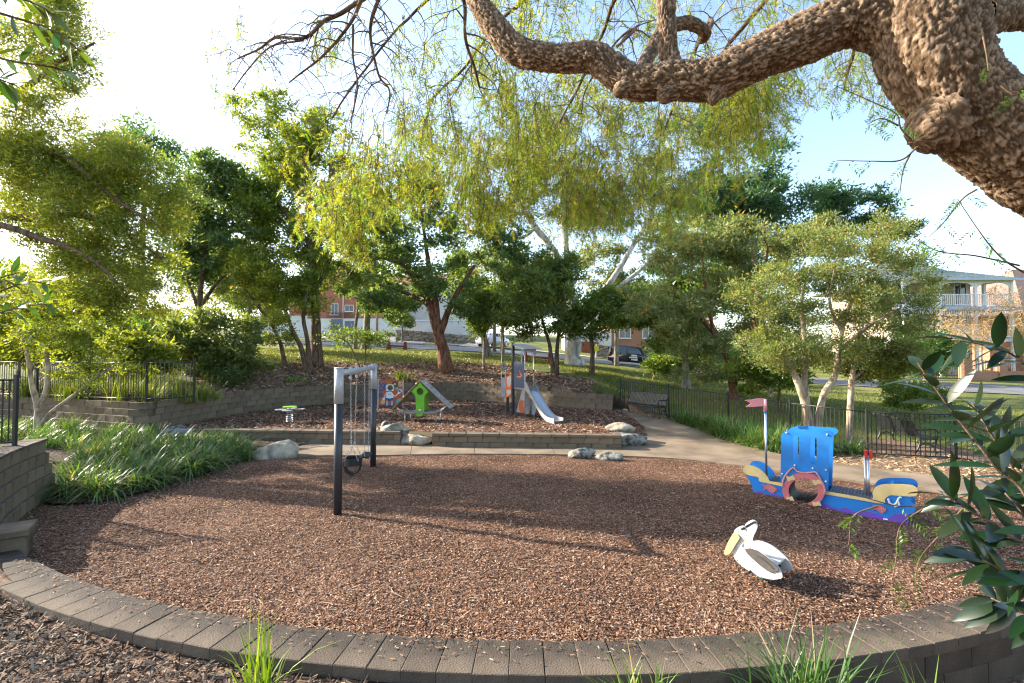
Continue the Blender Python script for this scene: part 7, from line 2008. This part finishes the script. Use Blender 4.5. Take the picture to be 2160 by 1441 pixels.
# --- red brick house over two garages, far left of centre
d = 82.0
def X(px, dd=None): return (px - CX) / FPX * (dd or d)
def Zp(py, dd=None): return PD(1080, py, dd or d).z
rh = thing('brick_house', 'red brick house above two slate blue garage doors across the road', 'house', (X(730), d + 5, Zp(712)))
zA, zB, zC = Zp(722), Zp(671), Zp(592)
place(rh, MB().box((X(722), d + 5, (zB + zC) / 2), (X(838) - X(606), 9, zC - zB)).build('wall', M_BRICK, None))
place(rh, MB().box((X(715), d + 4.9, (zA + zB) / 2 - 0.05), (X(850) - X(580), 9.4, zB - zA)).build('base_wall', M_RENDER, None))
for pa, pb_, ya in ((697, 721.5, 673), (726, 746.5, 677)):
    g = place(rh, MB().box(((X(pa) + X(pb_)) / 2, d + 0.17, (Zp(701) + Zp(ya)) / 2), (X(pb_) - X(pa), 0.1, Zp(ya) - Zp(701))).build('garage_door', M_GAR, None))
    for j in range(6):
        z_ = Zp(701) + (j + 0.5) * (Zp(ya) - Zp(701)) / 6
        p = MB().box(((X(pa) + X(pb_)) / 2, d + 0.10, z_), (X(pb_) - X(pa) - 0.1, 0.06, (Zp(ya) - Zp(701)) / 6 - 0.08)).build('slat', M_GAR, None); sub(p, g)
for px, py, w_, hh in ((734, 650, 1.5, 1.1), (703, 652, 1.2, 1.9), (640, 640, 1.4, 1.2), (790, 650, 1.4, 1.2), (660, 612, 1.4, 1.2), (770, 612, 1.4, 1.2)): window(rh, (X(px), d + 0.48, Zp(py)), w_, hh)
place(rh, MB().cyl((X(721), d + 0.4, zB), (X(721), d + 0.4, zC), 0.09, k=8).build('downpipe', M_TRIM, None))
m = MB(); m.box((X(716), d - 0.1, zB + 0.9), (X(745) - X(690), 0.06, 0.06)); m.box((X(716), d - 0.1, zB + 0.12), (X(745) - X(690), 0.06, 0.05))
for j in range(28): m.box((X(690) + (X(745) - X(690)) * j / 27, d - 0.1, zB + 0.5), (0.04, 0.04, 0.8))
place(rh, m.build('balcony_rail', M_BLACK, None))
m = MB(); e = 0.7; xa, xb = X(606) - e, X(838) + e; m.add([(xa, d, zC), (xb, d, zC), (xb, d + 10, zC), (xa, d + 10, zC), (xa + 5, d + 5, zC + 3.2), (xb - 5, d + 5, zC + 3.2)], [(0, 1, 5, 4), (1, 2, 5), (2, 3, 4, 5), (3, 0, 4), (3, 2, 1, 0)]); place(rh, m.build('roof', M_TILE, None))
gw = thing('rendered_wall', 'low cream rendered wall below the garages', 'wall', (X(700, 74), 74, 0))
zg_ = Zp(718, 74); place(gw, MB().box((X(700, 74), 74, (zg_ + Zp(699, 74)) / 2 - 0.2), (X(745, 74) - X(655, 74), 0.3, Zp(699, 74) - zg_ + 0.4), ch=0.02).build('wall_panel', M_RENDER, None))
place(gw, MB().box((X(700, 74), 73.98, Zp(699, 74) + 0.04), (X(745, 74) - X(655, 74) + 0.1, 0.44, 0.08)).build('coping', M_TRIM, None))
# long pale wall left of it
pw = thing('rendered_wall', 'long pale rendered wall seen between the left tree trunks', 'wall', (X(580, 64), 64, 0))
place(pw, MB().box((X(585, 64), 64, (Zp(726, 64) + Zp(668, 64)) / 2), (X(655, 64) - X(505, 64), 0.3, Zp(668, 64) - Zp(726, 64))).build('wall_panel', M_RENDER, None))
place(pw, MB().box((X(585, 64), 63.98, Zp(668, 64) + 0.05), (X(655, 64) - X(505, 64) + 0.2, 0.42, 0.1)).build('coping', M_TRIM, None))
# white house with a small gabled porch
d = 88.0
wh = thing('white_house', 'white two storey house with a gabled porch behind the power pole', 'house', (X(880), d + 4, 5))
place(wh, MB().box((X(890), d + 4, (Zp(720) + Zp(600)) / 2), (X(985) - X(790), 8, Zp(600) - Zp(720))).build('wall', M_RENDER, None))
m = MB(); xa, xb = X(783), X(992); m.add([(xa, d - 0.5, Zp(600)), (xb, d - 0.5, Zp(600)), (xb, d + 8.5, Zp(600)), (xa, d + 8.5, Zp(600)), (xa, d + 4, Zp(572)), (xb, d + 4, Zp(572))], [(0, 1, 5, 4), (1, 2, 5), (2, 3, 4, 5), (3, 0, 4), (3, 2, 1, 0)]); place(wh, m.build('roof', M_TILE, None))
for px, py in ((805, 650), (830, 650), (860, 640), (905, 650), (950, 650), (905, 620), (950, 620)): window(wh, (X(px), d - 0.02, Zp(py)), 1.2, 1.7)
pr = place(wh, MB().box((X(820), d - 2, Zp(676)), (X(842) - X(806), 3.4, 0.2)).build('porch', M_TRIM, None))
m = MB(); xa, xb = X(804), X(844); zp_ = Zp(674); m.add([(xa, d - 3.9, zp_), (xb, d - 3.9, zp_), ((xa + xb) / 2, d - 3.9, zp_ + 1.6), (xa, d, zp_), (xb, d, zp_), ((xa + xb) / 2, d, zp_ + 1.6)], [(0, 1, 2), (5, 4, 3), (0, 3, 4, 1), (1, 4, 5, 2), (2, 5, 3, 0)]); p = m.build('porch_roof', M_GAR, None); place(wh, p)
for px in (808, 840): place(wh, MB().cyl((X(px), d - 3.6, Zp(708)), (X(px), d - 3.6, zp_), 0.09, k=8).build('porch_post', M_TRIM, None))
# stone wall with pale fence above it, built stone by stone
d = 56.0
sw_ = thing('stone_wall', 'rubble sandstone wall across the road left of the white car', 'stone wall', (X(930), d, Zp(722)))
stm = []
for _ in range(6):
    mb = MB(); mb.box((0, 0, 0), (1, 0.5, 1), ch=0.08)
    for v in mb.v: v += Vector((random.uniform(-1, 1), random.uniform(-1, 1), random.uniform(-1, 1))) * 0.05
    stm.append(mb.mesh('stone', M_STONE))
for row in range(4):
    x = X(832) + random.uniform(0, 0.3)
    while x < X(1008):
        w_ = random.uniform(0.45, 1.0); z_ = Zp(724) + row * 0.42 - (x - X(832)) * 0.09
        o = link('stone', random.choice(stm), None); o.location = (x + w_ / 2, d + random.uniform(-0.04, 0.04), z_ + 0.2); o.scale = (w_ - 0.03, 1, 0.39); place(sw_, o)
        x += w_
pf_ = thing('rendered_wall', 'tall pale rendered wall rising above the rubble stone wall', 'wall', (X(930), d + 1.2, 4))
place(pf_, MB().box((X(932), d + 1.2, (Zp(722) + Zp(676)) / 2), (X(1010) - X(852), 0.3, Zp(676) - Zp(722))).build('wall_panel', M_RENDER, None))
place(pf_, MB().box((X(932), d + 1.18, Zp(676) + 0.06), (X(1010) - X(852) + 0.2, 0.45, 0.12)).build('coping', M_TRIM, None))
# house behind the black car
d = 58.0
ch_ = thing('tiled_house', 'orange brick house with red tiled roof behind the black car', 'house', (X(1390), d + 5, 2))
place(ch_, MB().box((X(1395), d + 5, (Zp(770) + Zp(672)) / 2), (X(1500) - X(1290), 9, Zp(672) - Zp(770))).build('wall', M_BRICKO, None))
m = MB(); xa, xb = X(1284), X(1508); m.add([(xa, d - 0.4, Zp(673)), (xb, d - 0.4, Zp(673)), (xb, d + 10, Zp(673)), (xa, d + 10, Zp(673)), (xa + 4, d + 5, Zp(630)), (xb - 4, d + 5, Zp(630))], [(0, 1, 5, 4), (1, 2, 5), (2, 3, 4, 5), (3, 0, 4), (3, 2, 1, 0)]); place(ch_, m.build('roof', M_TILE, None))
place(ch_, MB().box((X(1395), d - 0.45, Zp(674)), (xb - xa, 0.14, 0.18)).build('gutter', M_TRIM, None))
for px in (1320, 1370, 1420, 1470): window(ch_, (X(px), d + 0.45, Zp(700)), 1.4, 1.5)
place(ch_, MB().box((X(1240), d - 1, (Zp(752) + Zp(721)) / 2), (X(1254) - X(1222), 0.2, Zp(721) - Zp(752))).build('garage_door', M_DOORR, None))
place(ch_, MB().box((X(1238), d + 1, (Zp(756) + Zp(700)) / 2), (X(1288) - X(1190), 3.6, Zp(700) - Zp(756))).build('garage', M_RENDER, None))
sw2 = thing('stone_wall', 'grey rubble wall behind the black car', 'stone wall', (X(1310, 50), 50, 1.5))
for row in range(4):
    x = X(1256, 50)
    while x < X(1460, 50):
        w_ = random.uniform(0.5, 1.0); o = link('stone', random.choice(stm), None); o.location = (x + w_ / 2, 50 + random.uniform(-0.04, 0.04), Zp(757, 50) + row * 0.4 + 0.1 - (x - X(1256, 50)) * 0.11); o.scale = (w_ - 0.03, 1, 0.38); place(sw2, o); x += w_
ys = thing('street_sign', 'yellow square road sign beside the red brown garage', 'sign', PT(1258, 47))
p_ = PT(1258, 47); place(ys, MB().cyl((p_.x, p_.y, p_.z - 0.2), (p_.x, p_.y, p_.z + 1.9), 0.035, k=8).build('pole', M_GALV, None)); place(ys, MB().box((p_.x, p_.y - 0.05, PD(1258, 735, 47).z), (0.42, 0.02, 0.52)).build('plate', pm('yellow_sign', (0.75, 0.62, 0.02), rough=0.4), None))
# white gate pillar and low wall at left
gp_ = thing('gate_pillar', 'white rendered gate pillar with a grey letterbox across the left road', 'pillar', PT(340, 39))
p_ = PT(335, 39); zt2 = PD(335, 701, 39).z
place(gp_, MB().box((p_.x, p_.y, (p_.z - 0.3 + zt2) / 2), (0.75, 0.75, zt2 - p_.z + 0.3), ch=0.02).build('pillar_body', M_RENDER, None))
place(gp_, MB().box((p_.x + 0.9, p_.y + 0.25, (p_.z - 0.3 + zt2) / 2), (1.0, 0.3, zt2 - p_.z + 0.25), ch=0.01).build('wing_wall', M_RENDER, None))
place(gp_, MB().box((p_.x + 0.75, p_.y + 0.08, zt2 - 0.5), (0.45, 0.1, 0.5)).build('letterbox', M_GAR, None))
lfh = thing('rendered_wall', 'white roadside wall with a dark fence on it at the far left', 'wall', (X(150, 38), 38, 0))
za_ = gz(X(120, 38), 38)
place(lfh, MB().box((X(130, 38), 38, za_ + 0.1), (X(235, 38) - X(20, 38), 0.3, 1.0)).build('wall_panel', M_RENDER, None))
m = MB()
for j in range(70): m.box((X(20, 38) + (X(235, 38) - X(20, 38)) * (j + 0.5) / 70, 38, za_ + 1.05), (0.035, 0.03, 0.9))
m.box((X(130, 38), 38, za_ + 1.45), (X(235, 38) - X(20, 38), 0.04, 0.05)); place(lfh, m.build('picket_infill', M_GAR, None))

# --- poles
M_WOODP = pm('weathered_pole', (0.26, 0.21, 0.16), (0.18, 0.14, 0.11), scale=3, rough=0.9)
for px, d, top, lab in ((795, 60, 560, 'weathered timber power pole in front of the white house'), (1043, 44, 560, 'timber power pole beside the white car')):
    p_ = PT(px, d); o = thing('power_pole', lab, 'power pole', p_); zt3 = PD(px, top, d).z
    place(o, MB().cyl((p_.x, p_.y, p_.z - 0.3), (p_.x, p_.y, zt3), 0.17, 0.12, k=12).build('pole', M_WOODP, None))
    place(o, MB().box((p_.x, p_.y - 0.16, zt3 - 0.5), (2.2, 0.12, 0.14)).build('crossarm', M_WOODP, None))

# --- cars
M_CARK = pm('dark_car_paint', (0.018, 0.022, 0.03), (0.014, 0.017, 0.024), rough=0.2, spec=0.6, coat=0.6)
M_CARW = pm('white_car_paint', (0.72, 0.73, 0.75), (0.68, 0.69, 0.71), rough=0.2, spec=0.6, coat=0.6)
M_TYRE = pm('tyre', (0.02, 0.02, 0.02), rough=0.9)
M_RIM = pm('alloy', (0.6, 0.61, 0.63), rough=0.3, metal=0.6)
def car(label, centre, yaw, prof, wins, L, W, H, wheels, wr, paint, decal=False, pitch=0.0):
    t = thing('parked_car', label, 'car', centre)
    T = Matrix.Translation(centre) @ Matrix.Rotation(yaw, 4, 'Z') @ Matrix.Rotation(pitch, 4, 'Y')
    bm = bmesh.new()
    n = len(prof); lay = [(-W / 2, 0.0), (-W / 2 * 0.98, 1), (W / 2 * 0.98, 1), (W / 2, 0)]
    rows = []
    for y in (-1, 1):
        row = []
        for (x, z) in prof:
            inset = 0.13 * max(0, (z - 0.95)) / 0.7 * 1.0
            row.append(bm.verts.new((x, y * (W / 2 - inset), z)))
        rows.append(row)
    for i in range(n):
        j = (i + 1) % n; bm.faces.new((rows[0][i], rows[0][j], rows[1][j], rows[1][i]))
    bm.faces.new(rows[0][::-1]); bm.faces.new(rows[1])
    bmesh.ops.recalc_face_normals(bm, faces=bm.faces)
    eg = [e for e in bm.edges if e.verts[0].co.y * e.verts[1].co.y > 0]
    bmesh.ops.bevel(bm, geom=eg, offset=0.07, segments=3, affect='EDGES')
    for f in bm.faces: f.smooth = True
    bm.transform(T)
    me = bpy.data.meshes.new('body'); bm.to_mesh(me); bm.free(); me.materials.append(paint)
    place(t, link('body', me))
    for s_ in (-1, 1):
        for wpoly in wins:
            o = MB(); c = [Vector((x, s_ * (W / 2 - 0.13 * max(0, z - 0.95) / 0.7 + 0.006), z)) for x, z in wpoly]
            c2 = [p - Vector((0, s_ * 0.02, 0)) for p in c]; k = len(c)
            o.add(c + c2, [list(range(k)), list(range(k, 2 * k))[::-1]] + [(i, (i + 1) % k, k + (i + 1) % k, k + i) for i in range(k)], False, T)
            place(t, o.build('side_window', M_GLASS, None))
        for wx in wheels:
            w0 = MB(); y0 = s_ * (W / 2 - 0.17); y1 = s_ * (W / 2 + 0.012)
            w0.tube([(wx, y0, wr), (wx, y1, wr)], wr, 22, True, T); wo = place(t, w0.build('wheel', M_TYRE, None))
            r_ = MB(); r_.tube([(wx, y1 - s_ * 0.02, wr), (wx, y1 + s_ * 0.012, wr)], wr * 0.68, 18, True, T)
            ro = r_.build('rim', M_RIM, None); sub(ro, wo)
            h_ = MB(); h_.tube([(wx, y1 + s_ * 0.013, wr), (wx, y1 + s_ * 0.02, wr)], wr * 0.2, 10, True, T); ho = h_.build('hub', M_TYRE, None); sub(ho, wo)
    xs = [p[0] for p in prof]; xf, xr = max(xs), min(xs)
    for s_ in (-1, 1):
        place(t, MB().box((xf - 0.10, s_ * (W / 2 - 0.22), 0.78), (0.16, 0.3, 0.16), T, ch=0.03).build('headlight', M_WHITE, None))
        place(t, MB().box((xr + 0.03, s_ * (W / 2 - 0.14), 0.75), (0.1, 0.14, 0.22), T, ch=0.02).build('tail_light', M_RED, None))
        place(t, MB().box((wheels[1] - 0.45, s_ * (W / 2 + 0.08), 1.02), (0.16, 0.16, 0.13), T, ch=0.03).build('mirror', paint, None))
    if decal:
        s_ = -1
        for (x, z, w_, h_) in ((0.25, 0.86, 0.5, 0.14), (0.2, 0.68, 0.7, 0.12), (0.3, 0.5, 0.55, 0.12)):
            place(t, MB().box((x, s_ * (W / 2 + 0.004), z), (w_, 0.006, h_), T).build('side_print', M_WHITE, None))
    return t
cube = [(-1.95, 0.28), (-1.98, 0.6), (-1.93, 1.0), (-1.82, 1.58), (-1.6, 1.66), (0.55, 1.65), (0.85, 1.56), (1.15, 1.02), (1.75, 0.92), (1.95, 0.75), (1.98, 0.35), (1.85, 0.24), (-1.8, 0.22)]
cw = [[(-1.25, 1.02), (-1.22, 1.46), (-0.45, 1.48), (-0.42, 1.02)], [(-0.32, 1.02), (-0.35, 1.48), (0.55, 1.48), (0.92, 1.04)]]
c0 = PD(1328, 768, 42.6); zc = gz(c0.x, c0.y)
sl_ = math.atan2(gz(c0.x + 1.3, c0.y - 0.25) - gz(c0.x - 1.3, c0.y + 0.25), 2.6)
car('boxy black car parked on the road behind the gum', (c0.x, c0.y, zc + 0.06), R(-9), cube, cw, 3.98, 1.69, 1.65, (-1.27, 1.26), 0.31, M_CARK, True, -sl_)
sed = [(-2.2, 0.3), (-2.22, 0.75), (-2.0, 0.98), (-1.4, 1.05), (-0.9, 1.42), (0.35, 1.45), (1.15, 1.0), (2.0, 0.85), (2.2, 0.6), (2.18, 0.3), (1.9, 0.22), (-1.9, 0.22)]
swn = [[(-1.15, 1.05), (-0.82, 1.34), (-0.25, 1.37), (-0.25, 1.04)], [(-0.15, 1.04), (-0.15, 1.37), (0.3, 1.36), (0.95, 1.02)]]
c1_ = PD(1040, 733, 51); zc = gz(c1_.x, c1_.y)
car('white sedan parked in the driveway beside the power pole', (c1_.x, c1_.y, zc + 0.08), R(62), sed, swn, 4.4, 1.75, 1.45, (-1.35, 1.35), 0.32, M_CARW)
